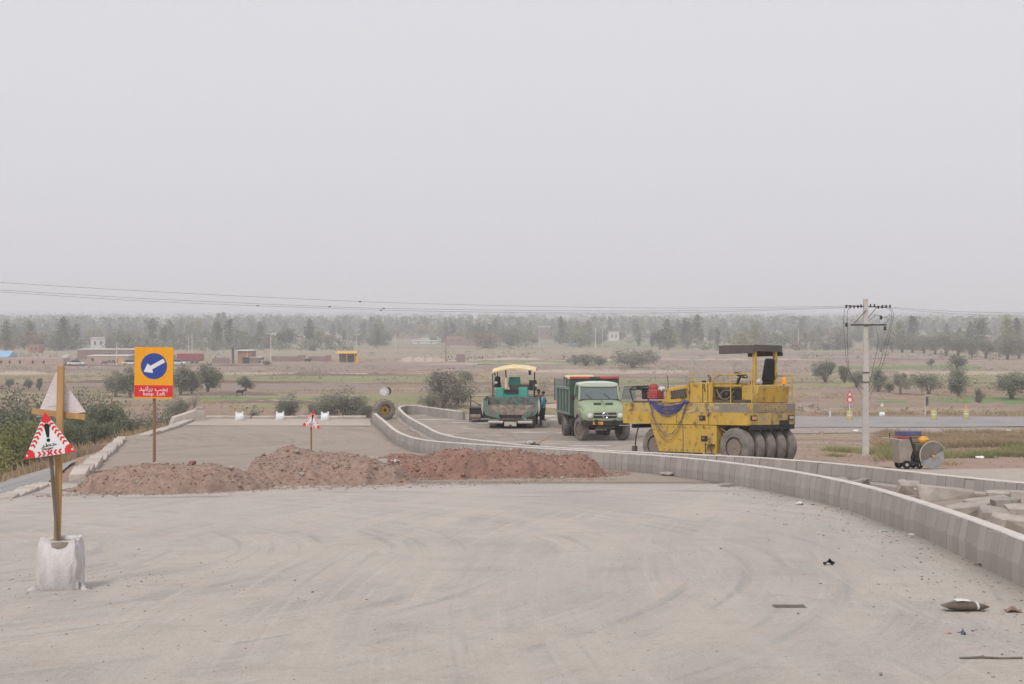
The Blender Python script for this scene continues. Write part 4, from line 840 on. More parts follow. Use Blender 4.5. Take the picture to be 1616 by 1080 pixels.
# operator platform
MB().box((0, .35, 1.9), (1.66, 1.5, .09)).obj('deck_plate', 'darksteel', rl)
MB().box((-.02, .5, 2.1), (1.5, .98, .36)).obj('opening_shade_box', 'dark', rl)  # solid black box stands in for the shade inside the open compartment
for y_, z_, r_ in ((.75, 2.05, .06), (.5, 2.12, .05), (.28, 2.0, .07)): MB().cyl((-.84, y_, z_), (-.7, y_, z_), r_, 10).obj('valve_body', 'darksteel', rl)
for pts in ([(-.82, .9, 2.25), (-.86, .7, 2.0), (-.84, .45, 1.98), (-.86, .2, 2.2)], [(-.82, .85, 2.0), (-.87, .6, 2.2), (-.84, .35, 2.22)], [(-.3, .8, 1.2), (-.9, .55, 1.0), (-.95, .5, .8)], [(-.98, -.1, 1.15), (-.99, .3, 1.0), (-.97, .62, 1.1)]): MB().tube([tuple(p) for p in catmull(pts, 5)], .018, 6).obj('hydraulic_line', 'hubbrown', rl, smooth=True)
BOLT = MB().cyl((-.008, 0, 0), (.008, 0, 0), .022, 6).mesh('bolt', ['hubbrown'])
for y_ in (2.84, 2.6, 2.36, 2.12, 1.88, 1.64, 1.40, 1.16, .92): link('bolt', BOLT, rl, (-W2 + .002, y_, .44)); link('bolt', BOLT, rl, (-W2 + .002, y_ + .08, 1.12))
for y_ in (2.05,): MB().box((-W2 + .006, y_, .77), (.012, .014, .80)).obj('panel_seam', 'dark', rl)
for y_ in (2.30, 1.0): MB().box((-W2 - .006, y_, 1.44), (.016, .012, .46)).obj('panel_seam', 'dark', rl)
MB().box((-W2 - .07, .92, .62), (.14, .3, .03)).box((-W2 - .07, .92, .34), (.14, .3, .03)).box((-W2 - .12, .80, .5), (.02, .02, .36)).box((-W2 - .12, 1.04, .5), (.02, .02, .36)).obj('step_ladder', 'darksteel', rl)
MB().box((.5, -.56, 1.28), (.4, .03, .13)).obj('rear_plate', 'dark', rl); MB().lathe([(.09, 0), (.12, .05), (.09, .16), (0, .18)], (.0, 2.6, 2.32), 2, 12).obj('air_cleaner', 'darksteel', rl, smooth=True); MB().tube([(.45, 2.3, 2.3), (.45, 2.3, 2.62), (.45, 2.38, 2.7)], .04, 8).obj('exhaust_pipe', 'hubred', rl, smooth=True)
MB().prism([(-.52, 1.86), (.1, 1.86), (.28, 2.36), (-.62, 2.36)], 0, -.72, .72).obj('seat_console', 'yellow', rl, bevel=.02)
MB().prism([(.9, 1.86), (1.04, 1.86), (1.04, 2.40), (.86, 2.40)], 0, -.7, .7).obj('dashboard', 'yellow', rl, bevel=.02)
MB().box((-.76, .55, 2.36), (.06, 1.1, .06)).obj('side_sill', 'yellow', rl)
st = MB().cyl((.05, .85, 2.4), (.05, .72, 2.66), .03, 8).obj('steering_column', 'dark', rl)
tor = [(.05 + .2 * math.cos(a), .70 + .18 * math.sin(a), 2.68 + .08 * math.sin(a)) for a in np.linspace(0, 2 * math.pi, 20)]
MB().tube(tor, .016, 6, False).tube([(-.13, .7, 2.68), (.23, .7, 2.68)], .014).tube([(.05, .54, 2.61), (.05, .86, 2.75)], .014).obj('steering_wheel', 'seat', st, smooth=True)
se = MB().box((.1, -.05, 2.46), (.5, .5, .14)).obj('seat', 'seat', rl, bevel=.04); MB().box((.1, -.33, 2.83), (.5, .12, .66), (R(8), 0, 0), taper=(.8, .8)).obj('backrest', 'seat', se, bevel=.05)
cn = thing('canopy', None, None); cn.parent = rl
for x_, y_ in ((-.5, -.30), (.42, -.30)): MB().box((x_, y_, 2.95), (.1, .1, 1.2)).obj('canopy_post', 'yellow', cn, bevel=.01)
MB().box((0, .28, 3.56), (1.3, 1.36, .03), (R(1), 0, 0)).obj('canopy_roof', 'pale', cn)
MB().box((-.64, .28, 3.43), (.02, 1.34, .26)).obj('side_flap', 'darkflap', cn); MB().box((.64, .28, 3.40), (.02, 1.34, .32), (0, R(-14), 0)).obj('side_flap', 'darkflap', cn)
MB().box((0, -.39, 3.46), (1.26, .02, .2)).obj('rear_flap', 'darkflap', cn); MB().box((0, .95, 3.46), (1.26, .02, .2)).obj('front_flap', 'darkflap', cn)
MB().tube([(-.88, 1.02, 2.0), (-.88, 1.0, 2.45), (-.88, .88, 2.66), (-.88, -.35, 2.70), (-.88, -.48, 2.64), (-.88, -.5, 2.4), (-.88, -.5, 1.86)], .02).tube([(-.88, .3, 1.86), (-.88, .3, 2.68)], .018).obj('handrail', 'yellow', rl, smooth=True)
MB().tube([(.75, -.42, 2.66), (1.02, -.5, 2.66)], .02).tube([(.95, -.5, 1.86), (.95, -.5, 2.66)], .02).tube([(1.02, .6, 1.86), (1.02, .6, 2.66), (1.02, -.5, 2.66)], .018).obj('handrail', 'yellow', rl, smooth=True)
MB().lathe([(0, -.06), (.07, -.05), (.09, 0), (.09, .05), (0, .06)], (-.62, -.58, 2.46), 1, 14).obj('work_lamp', 'pale', rl, smooth=True)
bc = MB().lathe([(.085, -.1), (.09, .02), (.06, .1), (0, .12)], (.62, -.46, 2.50), 2, 14).obj('beacon', 'orange', rl, smooth=True); MB().cyl((.62, -.46, 2.3), (.62, -.46, 2.42), .02).obj('beacon_stem', 'dark', bc)
for pts in ([(-.5, .95, 2.4), (-.55, .75, 2.2), (-.5, .55, 1.95)], [(-.3, .95, 2.35), (-.38, .6, 2.1), (-.4, .4, 1.95)], [(-.55, .3, 2.6), (-.6, .35, 2.3), (-.55, .4, 1.95)]): MB().tube(pts, .02).obj('lever', 'darksteel', rl)

# blue hose draped on the side
hs_ = thing('blue_hose', 'coil of blue hose draped over the side of the yellow roller', 'hose'); seat(hs_, c0.x, c0.y, RZ)
def sag(y0, y1, z0, z1_, depth, off, n=16, skew=0): return [(-W2 - .03 - off, y0 + (y1 - y0) * t, z0 + (z1_ - z0) * t - depth * (4 * t * (1 - t)) ** (.8)) for t in np.linspace(0, 1, n)]
ya, yb = 3.38, 1.86
for k in range(8): MB().tube(sag(ya - .012 * k, yb + .012 * k, 1.87, 1.93, .14 + .042 * k + random.uniform(-.012, .012), .014 * (k % 3)), .012, 6).obj('hose_loop', 'blue', hs_, smooth=True)
for dpt, r_ in ((.98, .010), (1.16, .009)): MB().tube(sag(ya, yb, 1.85, 1.9, dpt, .02), r_, 5).obj('thin_cable', 'bluep', hs_, smooth=True)
MB().tube(sag(ya, yb + .1, 1.88, 1.92, .08, .04), .012, 5).obj('thin_cable', 'dark', hs_, smooth=True)
for y_ in (ya, yb): MB().lathe([(0, -.06), (.06, -.03), (.07, .03), (0, .06)], (-W2 - .03, y_, 1.88), 2, 8).obj('hose_knot', 'blue', hs_, smooth=True)
# small compactor carried on the roller's front deck
pc = thing('plate_compactor', 'small red-engined plate compactor lying on the front deck of the roller', 'compactor'); seat(pc, c0.x, c0.y, RZ); pc.location += pc.rotation_euler.to_matrix() @ Vector((0, 3.85, 1.852))
MB().box((-.35, 0, .03), (.95, 1.15, .06)).obj('base_plate', 'darksteel', pc, bevel=.01)
MB().tube([(-.8, .58, .05), (-.8, .72, .42), (-.8, .55, .50), (-.8, -.1, .52)], .022).tube([(-.1, .58, .05), (-.1, .72, .42), (-.1, .55, .50)], .022).tube([(-.8, .72, .42), (-.1, .72, .42)], .022).obj('tube_handle', 'dark', pc, smooth=True)
MB().box((-.5, -.12, .26), (.34, .42, .3)).obj('engine_block', 'redengine', pc, bevel=.03); MB().lathe([(0, -.1), (.13, -.08), (.15, .02), (.12, .1), (0, .12)], (-.45, .02, .48), 2, 12).obj('fuel_tank', 'redengine', pc, smooth=True)
MB().box((-.55, .22, .25), (.25, .22, .28)).obj('gear_case', 'dark', pc, bevel=.03); MB().tube([(-.6, .3, .15), (-.62, .1, .32)], .03).obj('steel_link', 'pale', pc)
MB().box((-.6, .35, .45), (.3, .3, .12), (R(15), 0, 0)).obj('cover', 'bottle', pc, bevel=.03); MB().lathe([(0, -.09), (.08, -.07), (.08, .07), (0, .09)], (-.4, -.3, .42), 0, 12).obj('air_filter', 'white', pc, smooth=True)
MB().tube([(-.3, -.45, .05), (-.3, -.48, .6), (-.32, -.45, .85)], .012).obj('antenna_rod', 'dark', pc); MB().box((-.35, -.52, .22), (.12, .1, .4)).obj('yellow_bracket', 'yellow', pc, bevel=.01)
# ------------------------------------------------------------------ green tipper truck (local: +Y forward, origin below the front axle)
tk = thing('tipper_truck', 'light green bonneted tipper truck with dark green bed and red headboard', 'truck')
tyy = 64.0; txx = gx(950, tyy); seat(tk, txx, tyy, R(180 + 7), 0)
for s_ in (-1, 1): wheel(tk, (s_ * .93, 0, .52), .52, .30, .27, s_, R(17), 'hubred', 'rubber_dusty', 8, name='front_wheel')
for s_ in (-1, 1):
    for k in (0, 1): wheel(tk, (s_ * (.98 - .33 * k), -4.1, .52), .52, .28, .27, s_, 0, 'hubred', 'rubber', 8, name='rear_wheel')
MB().box((.42, -2.2, .86), (.09, 6.6, .2)).obj('chassis_rail', 'dark', tk); MB().box((-.42, -2.2, .86), (.09, 6.6, .2)).obj('chassis_rail', 'dark', tk)
MB().cyl((-.8, 0, .52), (.8, 0, .52), .06, 8).obj('front_axle', 'dark', tk); MB().cyl((-.7, -4.1, .52), (.7, -4.1, .52), .09, 8).obj('rear_axle', 'dark', tk)
MB().lathe([(0, -.22), (.15, -.18), (.22, 0), (.15, .18), (0, .22)], (0, -4.1, .52), 1, 12).obj('differential', 'dark', tk, smooth=True)
MB().box((-.95, -1.9, .72), (.35, .9, .4)).obj('fuel_tank', 'darksteel', tk, bevel=.06); MB().box((.95, -1.9, .72), (.35, .7, .35)).obj('battery_box', 'dark', tk, bevel=.02)
def sect(y, hw, zb, zt, e=.35, n=28, crown=0.):
    out = []; zc, hh = (zb + zt) / 2, (zt - zb) / 2
    for k in range(n):
        a = 2 * math.pi * (k + .5) / n; c, s = math.cos(a), math.sin(a); xq = hw * math.copysign(abs(c) ** e, c); zq = zc + hh * math.copysign(abs(s) ** e, s)
        if s > 0: zq += crown * (1 - (xq / hw) ** 2)
        out.append((xq, y, zq))
    return out
# bonnet and nose
bn = MB().loft([sect(-.62, .98, .95, 1.78, .25, crown=.05), sect(-.2, .97, .95, 1.74, .25, crown=.05), sect(.25, .95, .95, 1.62, .26, crown=.05), sect(.5, .93, .94, 1.52, .28, crown=.05), sect(.66, .90, .94, 1.41, .3, crown=.03), sect(.70, .86, .95, 1.37, .3)]).obj('bonnet', 'green', tk, smooth=50)
for s_ in (-1, 1):
    MB().box((s_ * .27, .34, 1.66), (.34, .12, .05), (R(-24), 0, 0)).obj('vent', 'bottle', bn, bevel=.01)
fr = MB().loft([sect(.62, 1.0, .90, 1.38, .25), sect(.74, .98, .90, 1.36, .25), sect(.77, .95, .92, 1.33, .25)]).obj('front_panel', 'green', tk, smooth=45)
gr = MB().prism([(-.52, 1.02), (.52, 1.02), (.50, 1.27), (-.50, 1.27)], 1, .765, .785).obj('grille', 'dark', tk, bevel=.02)
for z_ in (1.15,): MB().box((0, .795, z_), (1.0, .02, .045)).obj('chrome_bar', 'chrome', gr)
for z_ in (1.07, 1.22): MB().box((0, .79, z_), (1.0, .014, .014)).obj('grille_slat', 'darksteel', gr)
em = [(.125 * math.cos(a), .80, 1.145 + .125 * math.sin(a)) for a in np.linspace(0, 2 * math.pi, 22)]
eb = MB().tube(em, .014, 6, False)
for k in range(3): a = R(90 + 120 * k); eb.prism([(.02 * math.cos(a + 1.57), 1.145 + .02 * math.sin(a + 1.57)), (.118 * math.cos(a), 1.145 + .118 * math.sin(a)), (.02 * math.cos(a - 1.57), 1.145 + .02 * math.sin(a - 1.57))], 1, .795, .806)
eb.obj('star_emblem', 'chrome', gr)
for s_ in (-1, 1):
    hl = MB().lathe([(.145, .0), (.15, .05), (.12, .07), (0, .07)], (s_ * .68, .74, 1.13), 1, 20).obj('headlight', 'green', tk, smooth=35)
    MB().lathe([(.115, .0), (.115, .03), (.06, .055), (0, .06)], (s_ * .68, .79, 1.13), 1, 20).obj('lens', 'lampglass', hl, smooth=50)
    # mudguards
    arc = [(.72 * math.cos(a), .58 + .66 * math.sin(a)) for a in np.linspace(R(12), R(172), 14)]; inn = [(.64 * math.cos(a), .58 + .59 * math.sin(a)) for a in np.linspace(R(172), R(12), 14)]
    MB().prism(arc + inn, 0, s_ * .80, s_ * 1.12).obj('mudguard', 'rubber' if s_ > 0 else 'rubber', tk, smooth=35)
bp = MB().prism([(-1.1, .55), (-1.02, .80), (1.02, .80), (1.1, .55), (1.1, .42), (.9, .66), (-.9, .66), (-1.1, .42)], 2, .70, .90).obj('bumper', 'dark', tk, bevel=.015)
pl_ = MB().box((.33, .81, .80), (.46, .015, .13)).obj('number_plate', 'signyel', bp, bevel=.004); [MB().box((.33 + q * .06, .8195, .80), (.03, .003, .07)).obj('plate_mark', 'woodbrown', pl_) for q in (-2.4, -1.2, 0, 1.3, 2.5)]
MB().box((-.85, .79, .70), (.45, .03, .03)).obj('bumper_trim', 'pale', bp)
text('SALAM', .1, 'pale', bp, (-.25, .8025, .80), (R(90), 0, R(180)), 'bumper_lettering', 0, 1.4) if False else None
MB().box((0, .55, .60), (.75, .1, .1)).obj('tow_beam', 'darksteel', tk); MB().box((.1, .3, .50), (.5, .2, .06)).obj('sump_guard', 'pale', tk)
# cab
cb = MB()
cab = MB().loft([[(-.98, -.60, .95), (.98, -.60, .95), (.98, -1.75, .95), (-.98, -1.75, .95)], [(-.98, -.60, 1.80), (.98, -.60, 1.80), (.98, -1.75, 1.80), (-.98, -1.75, 1.80)]]).obj('cab', 'green', tk, bevel=.05)
cr_ = MB().loft([sect(-.72, .86, 2.40, 2.55, .4, crown=.03), sect(-.82, .91, 2.38, 2.58, .5, crown=.05), sect(-1.3, .92, 2.38, 2.6, .5, crown=.06), sect(-1.72, .92, 2.38, 2.6, .4, crown=.03)]).obj('cab_roof', 'greenroof', cab, smooth=50)
for s_ in (-1, 1):
    MB().hex if False else None
    MB().tube([(s_ * .93, -.60, 1.78), (s_ * .87, -.80, 2.45)], .055, 8).obj('windscreen_pillar', 'green', cab, smooth=True)
    MB().tube([(s_ * .95, -1.70, 1.78), (s_ * .89, -1.66, 2.45)], .06, 8).obj('rear_pillar', 'green', cab, smooth=True)
MB().box((0, -1.72, 2.1), (1.8, .04, .66)).obj('cab_back', 'green', cab)
MB().box((0, -.585, 1.80), (1.8, .06, .07)).obj('screen_sill', 'dark', cab, bevel=.02); MB().box((0, -.80, 2.43), (1.72, .06, .06)).obj('screen_header', 'dark', cab, bevel=.02)
MB().loft([[(-.89, -.61, 1.82), (.89, -.61, 1.82), (.89, -.60, 1.82), (-.89, -.60, 1.82)], [(-.84, -.79, 2.42), (.84, -.79, 2.42), (.84, -.78, 2.42), (-.84, -.78, 2.42)]]).obj('windscreen', 'glass', cab)
for x_ in (-.4, .45): MB().box((x_, -1.35, 1.75), (.5, .15, .8), (R(8), 0, 0)).obj('cab_seat', 'seat', cab, bevel=.05)
MB().box((-.45, -.95, 1.62), (.04, .04, .5), (R(40), 0, 0)).tube([(-.45 + .2 * math.cos(a), -.95 + .15 * math.sin(a), 1.95 + .12 * math.sin(a)) for a in np.linspace(0, 6.283, 16)], .015, 5, False).obj('steering_wheel', 'dark', cab)
MB().box((.35, -1.0, 2.28), (.3, .02, .1)).obj('sun_visor_sticker', 'white', cab)
for x_ in (-.5, .35): MB().tube([(x_, -.575, 1.84), (x_ + .28, -.66, 2.08)], .01, 4).obj('wiper', 'seat', cab)
MB().tube([(-.89, -.60, 1.83), (-.84, -.775, 2.42), (.84, -.775, 2.42), (.89, -.60, 1.83)], .018, 6).obj('screen_rubber', 'seat', cab, smooth=True); MB().box((0, -.78, 1.70), (1.7, .4, .14)).obj('dash', 'dark', cab)
for s_ in (-1, 1): MB().lathe([(.045, 0), (.05, .04), (0, .06)], (s_ * .9, .68, 1.30), 1, 10).obj('side_lamp', 'orange', tk, smooth=True); MB().prism([(.05, .97), (.62, 1.0), (.66, 1.30), (.2, 1.42), (-.2, 1.45), (-.6, 1.4), (-.6, 1.0)], 0, s_ * .93, s_ * 1.03).obj('wing', 'green', tk, bevel=.04)
MB().box((0, .2, 1.735), (.03, .9, .02), (R(-13), 0, 0)).obj('bonnet_trim', 'chrome', bn)
# shut door (camera-left = +X) and open door (camera-right = -X)
MB().box((.985, -1.2, 1.45), (.02, .9, .95)).obj('shut_door', 'green', cab, bevel=.01); MB().box((.96, -1.2, 2.12), (.02, .8, .56), (0, R(-6), 0)).obj('door_window', 'glass', cab)
od = thing('open_door', None, None); od.parent = tk; od.location = (-1.0, -.68, .95); od.rotation_euler = (0, 0, R(-62))
MB().box((0, -.45, .42), (.05, .95, .84)).obj('door_panel', 'green', od, bevel=.015)
MB().tube([(0, .0, .84), (0, -.16, 1.48), (0, -.86, 1.48), (0, -.9, .84)], .03, 8).obj('window_frame', 'green', od, smooth=True); MB().prism([(-.02, .85), (-.17, 1.46), (-.85, 1.46), (-.88, .85)], 0, -.004, .004).obj('door_glass', 'glass', od)
MB().tube([(1.0, -.7, 1.9), (1.2, -.62, 1.95)], .015).box((1.22, -.6, 1.92), (.14, .04, .26)).obj('mirror', 'dark', tk)
# tipper bed
bd_ = thing('tipper_bed', None, None); bd_.parent = tk
MB().box((0, -3.75, 1.08), (2.3, 3.9, .1)).obj('bed_floor', 'bottle', bd_)
MB().box((0, -1.86, 1.97), (2.3, .08, 1.72)).obj('headboard', 'bottle', bd_, bevel=.01)
MB().box((0, -1.83, 2.80), (2.28, .14, .10)).obj('headboard_rail', 'red', bd_, bevel=.01); MB().box((0, -1.755, 2.79), (.5, .01, .09)).obj('rail_lettering_band', 'bottle', bd_)
for s_ in (-1, 1):
    MB().box((s_ * 1.13, -3.8, 1.70), (.05, 3.8, 1.15)).obj('side_board', 'bottle', bd_); MB().box((s_ * 1.15, -3.8, 2.3), (.12, 3.85, .11)).box((s_ * 1.15, -3.8, 1.14), (.12, 3.85, .10)).obj('side_rail', 'bedgrey', bd_)
    for k in range(5): MB().box((s_ * 1.17, -1.95 - k * .9, 1.72), (.07, .07, 1.1)).obj('side_post', 'bedgrey', bd_)
    MB().prism([(-1.84, 2.82), (-1.84, 2.35), (-2.4, 2.35)], 0, s_ * 1.11, s_ * 1.15).obj('corner_plate', 'bottle', bd_)
MB().box((0, -5.68, 1.68), (2.28, .06, 1.1)).obj('tailgate', 'bottle', bd_)
MB().box((0, -1.95, 1.0), (.5, .3, .35)).obj('tipping_ram', 'dark', tk)

# ------------------------------------------------------------------ second roller, mostly hidden behind the truck
r2 = thing('steel_roller', 'brown-drummed roller with a yellow canopy half hidden behind the tipper truck', 'road roller'); r2y = 73.5; seat(r2, gx(917, r2y), r2y, R(180 + 4))
dr = MB().lathe([(.0, -.78), (.55, -.78), (.60, -.74), (.60, .74), (.55, .78), (.0, .78)], (0, .4, .60), 0, 36).obj('front_drum', 'hubred', r2, smooth=35)
MB().lathe([(.0, .785), (.2, .785), (.2, .84), (0, .85)], (0, .4, .6), 0, 14).obj('drum_hub', 'darksteel', dr)
for s_ in (-1, 1): MB().prism([(-.4, .5), (.6, .5), (.7, 1.1), (-.6, 1.3)], 0, s_ * .86, s_ * .95).obj('drum_fork', 'hubred', r2, bevel=.02); wheel(r2, (s_ * .75, -2.2, .62), .62, .4, .3, s_, 0, 'yellow', 'rubber', 6, name='rear_wheel')
MB().prism([(-3.0, .7), (.5, .8), (.4, 1.35), (-.4, 1.5), (-3.0, 1.5)], 0, -.7, .7).obj('body', 'yellow_worn', r2, bevel=.03)
for x_ in (-.72, .72):
    for y_ in (-.25, -1.45): MB().box((x_, y_, 2.0), (.07, .07, 1.1)).obj('cab_post', 'bottle', r2)
MB().box((0, -.22, 2.0), (1.36, .012, .95)).obj('cab_windscreen', 'glass', r2)
gd = MB().box((1.05, -.15, 1.95), (.62, .03, 1.1)).obj('open_door', 'glass', r2); MB().tube([(.74, -.15, 1.4), (.74, -.15, 2.5), (1.36, -.15, 2.5), (1.36, -.15, 1.4)], .022).obj('door_frame', 'bottle', gd)
MB().loft([sect(-1.75, .68, 2.50, 2.58, .4), sect(-.85, .78, 2.50, 2.68, .5), sect(.12, .68, 2.50, 2.58, .4)]).obj('canopy', 'creamyel', r2, smooth=50)
MB().box((0, -1.0, 1.75), (.5, .4, .5)).obj('seat', 'seat', r2, bevel=.05)

# ------------------------------------------------------------------ asphalt paver (facing the camera: local +Y forward)
pv = thing('asphalt_paver', 'teal asphalt paver with open hopper and cream canopy', 'paver'); pvy = 73.6; seat(pv, gx(808, pvy), pvy, R(180 - 4))
for s_ in (-1, 1):
    tr = MB().prism([(-3.2, .05), (.35, .05), (.62, .22), (.62, .45), (.40, .62), (-3.2, .62), (-3.5, .45), (-3.5, .22)], 0, s_ * .95 - .17, s_ * .95 + .17).obj('crawler_track', 'darksteel', pv, bevel=.03)
    for k in range(12): MB().box((s_ * .95, .55 - k * .34, .03), (.36, .12, .05)).obj('track_shoe', 'dark', tr)
    for z_ in (.16, .28, .40, .52): MB().box((s_ * .95, .62, z_), (.36, .06, .05)).obj('track_shoe', 'hubbrown', tr)
    # hopper wings: flared, curved plates
    n = 9; ring_o = []; yb_, yf_ = -1.0, .95
    prof = [(.55, .52), (.95, .56), (1.22, .68), (1.38, .92), (1.44, 1.22), (1.40, 1.52)]
    outer = [(s_ * a, b) for a, b in prof]; inner = [(s_ * (a - .05), b + .03) for a, b in prof[::-1]]
    wg = MB().prism(outer + inner, 1, yb_, yf_).obj('hopper_wing', 'hopperteal', pv, smooth=35)
    MB().prism([(s_ * .55, .5), (s_ * 1.24, .66), (s_ * 1.44, .95), (s_ * 1.48, 1.25), (s_ * 1.42, 1.50), (s_ * 1.32, 1.52), (s_ * 1.2, 1.30), (s_ * 1.05, .98), (s_ * .6, .75)], 1, yf_, yf_ + .05).obj('wing_end_plate', 'hopperteal', wg, bevel=.01)
    MB().prism([(s_ * 1.43, .7), (s_ * 1.50, 1.0), (s_ * 1.50, 1.35), (s_ * 1.42, 1.53), (s_ * 1.40, 1.35), (s_ * 1.42, 1.0)], 1, yf_ - .1, yf_ + .06).obj('wing_edge', 'pale', wg)
MB().box((0, .1, .50), (1.2, 2.2, .08)).obj('hopper_floor', 'darksteel', pv)
MB().prism([(-1.34, 1.02), (1.34, 1.02), (1.36, 1.50), (-1.36, 1.50)], 1, -1.06, -.98).obj('hopper_back', 'hopperteal', pv)
MB().loft([[(-1.05, .98, .70), (1.05, .98, .70), (1.05, .94, .70), (-1.05, .94, .70)], [(-1.12, .94, 1.02), (1.12, .94, 1.02), (1.12, .90, 1.02), (-1.12, .90, 1.02)], [(-1.22, .80, 1.20), (1.22, .80, 1.20), (1.22, .74, 1.20), (-1.22, .74, 1.20)]]).obj('hopper_apron', 'hopper', pv, smooth=50)
lv = [[(-1.2 + .3 * k, y_, .98 + .14 * math.sin(k * 1.9) + .16 * (-y_)) for k in range(9)] for y_ in np.linspace(.75, -.95, 6)]
MB().add([p for r_ in lv for p in r_], [(j * 9 + i, j * 9 + i + 1, (j + 1) * 9 + i + 1, (j + 1) * 9 + i) for j in range(5) for i in range(8)]).obj('leftover_asphalt', 'darksteel', pv, smooth=60)
MB().box((0, .98, .60), (.95, .06, .17)).obj('front_slot', 'dark', pv)
for s_ in (-1, 1): MB().cyl((s_ * .38, 1.18, .34), (s_ * 1.12, 1.18, .34), .075, 12).obj('push_roller', 'pale', pv, smooth=35); MB().box((s_ * .75, 1.05, .45), (.7, .06, .10)).obj('roller_beam', 'teal_dirty', pv)
MB().box((0, 1.1, .38), (2.3, .12, .10)).obj('push_bar', 'darksteel', pv); MB().box((0, 1.20, .25), (.62, .04, .22)).obj('front_plate', 'pale', pv, bevel=.01); MB().box((0, 1.225, .19), (.12, .02, .06)).obj('tow_slot', 'dark', pv)
# engine housings and deck
MB().box((0, -2.4, 1.05), (2.3, 2.8, .75)).obj('tractor_body', 'teal_dirty', pv, bevel=.03)
for x_, w_, z_ in ((.74, .46, 1.96), (-.50, .52, 1.99)): MB().box((x_, -1.55, (z_ + 1.4) / 2), (w_, .9, z_ - 1.4), taper=(.88, .95)).obj('engine_cover', 'teal', pv, bevel=.03)
MB().box((.12, -1.3, 1.62), (.80, .3, .26)).obj('cross_cover', 'teal', pv, bevel=.02); MB().box((.12, -1.18, 1.80), (.74, .25, .16)).obj('dark_recess', 'dark', pv)
MB().box((.02, -2.3, 2.24), (.62, .6, .52), taper=(.94, .94)).obj('control_console', 'teal', pv, bevel=.04)
MB().box((-.25, -2.2, 1.95), (1.0, .7, .3)).obj('console_base', 'darksteel', pv)
st_ = MB().box((.98, -2.6, 2.0), (.45, .5, .12)).obj('seat', 'seat', pv, bevel=.04); MB().box((.98, -2.82, 2.28), (.36, .12, .46), taper=(.8, .8)).obj('backrest', 'seat', st_, bevel=.05)
MB().box((-.95, -2.6, 2.05), (.4, .45, .5), (R(10), 0, 0)).obj('side_console', 'darksteel', pv, bevel=.03); MB().box((1.02, -2.35, 2.2), (.14, .1, .12)).obj('lamp', 'white', pv)
ex = MB().tube([(.40, -1.5, 1.95), (.42, -1.5, 2.5)], [.085, .065], 12).obj('exhaust', 'cream', pv, smooth=40); MB().tube([(.42, -1.5, 2.5), (.44, -1.5, 2.85), (.40, -1.5, 2.98)], .035, 8).obj('exhaust_tip', 'dark', ex)
cn2 = thing('canopy', None, None); cn2.parent = pv
cs = []
for y_, dz in ((-1.3, -.06), (-1.6, .05), (-2.6, .09), (-3.5, 0)): cs.append([(-1.15, y_, 2.92 + dz), (-.6, y_, 3.04 + dz), (.1, y_, 3.08 + dz), (.7, y_, 2.98 + dz), (1.17, y_, 2.84 + dz), (1.17, y_, 2.78 + dz), (.7, y_, 2.92 + dz), (.1, y_, 3.0 + dz), (-.6, y_, 2.96 + dz), (-1.15, y_, 2.85 + dz)])
MB().loft(cs).obj('canopy_sheet', 'cream', cn2, smooth=40)
for x_, y_ in ((1.12, -1.4), (1.02, -3.3), (-1.08, -1.5), (-1.0, -3.3)): MB().tube([(x_, y_, 1.42), (x_, y_, 2.86)], .028, 6).obj('canopy_post', 'dark', cn2)
MB().box((-.85, -1.35, 2.78), (.14, .1, .26)).obj('canopy_lamp', 'dark', cn2); MB().tube([(1.05, -1.4, 2.85), (.98, -1.4, 2.6)], .04).obj('canopy_lamp', 'dark', cn2)
MB().tube([(-1.05, -1.4, 1.45), (-1.05, -1.4, 2.3), (-1.05, -2.6, 2.3), (-1.05, -2.6, 1.45)], .022).tube([(1.05, -1.4, 1.45), (1.05, -1.4, 2.1), (1.05, -2.4, 2.1)], .022).obj('guard_rail', 'darksteel', pv)
MB().box((-1.2, -1.4, 2.1), (.18, .05, .12)).obj('mirror', 'pale', pv)
# screed with its extension on the camera-left side
sc_ = thing('screed', None, None); sc_.parent = pv
MB().box((.5, -4.6, .55), (3.4, .6, .6)).obj('screed_beam', 'dark', sc_, bevel=.02); MB().box((1.9, -3.7, .50), (1.1, 1.3, .55)).obj('screed_extension', 'dark', sc_, bevel=.03)
MB().box((1.9, -3.7, .80), (1.2, 1.4, .06)).obj('screed_step', 'darksteel', sc_); MB().box((2.5, -3.7, .45), (.05, 1.5, .7)).obj('end_gate', 'darksteel', sc_)
for y_ in (-3.2, -3.9, -4.5): MB().cyl((1.9, y_ + .25, .32), (2.46, y_ + .25, .32), .14, 12).obj('auger_disc', 'hubbrown', sc_)
MB().tube([(2.45, -3.1, .8), (2.45, -3.1, 1.32)], .03).box((2.45, -3.1, 1.38), (.07, .07, .14)).obj('control_post', 'dark', sc_)
MB().tube([(2.4, -3.1, 1.2), (2.0, -3.2, .95), (1.6, -3.0, .92), (1.4, -2.9, 1.15)], .02).obj('hydraulic_hose', 'dark', sc_, smooth=True)
for s_ in (-1, 1): MB().tube([(s_ * 1.2, -1.2, .8), (s_ * 1.25, -4.4, .7)], .09, 6).obj('tow_arm', 'teal_dirty', pv)

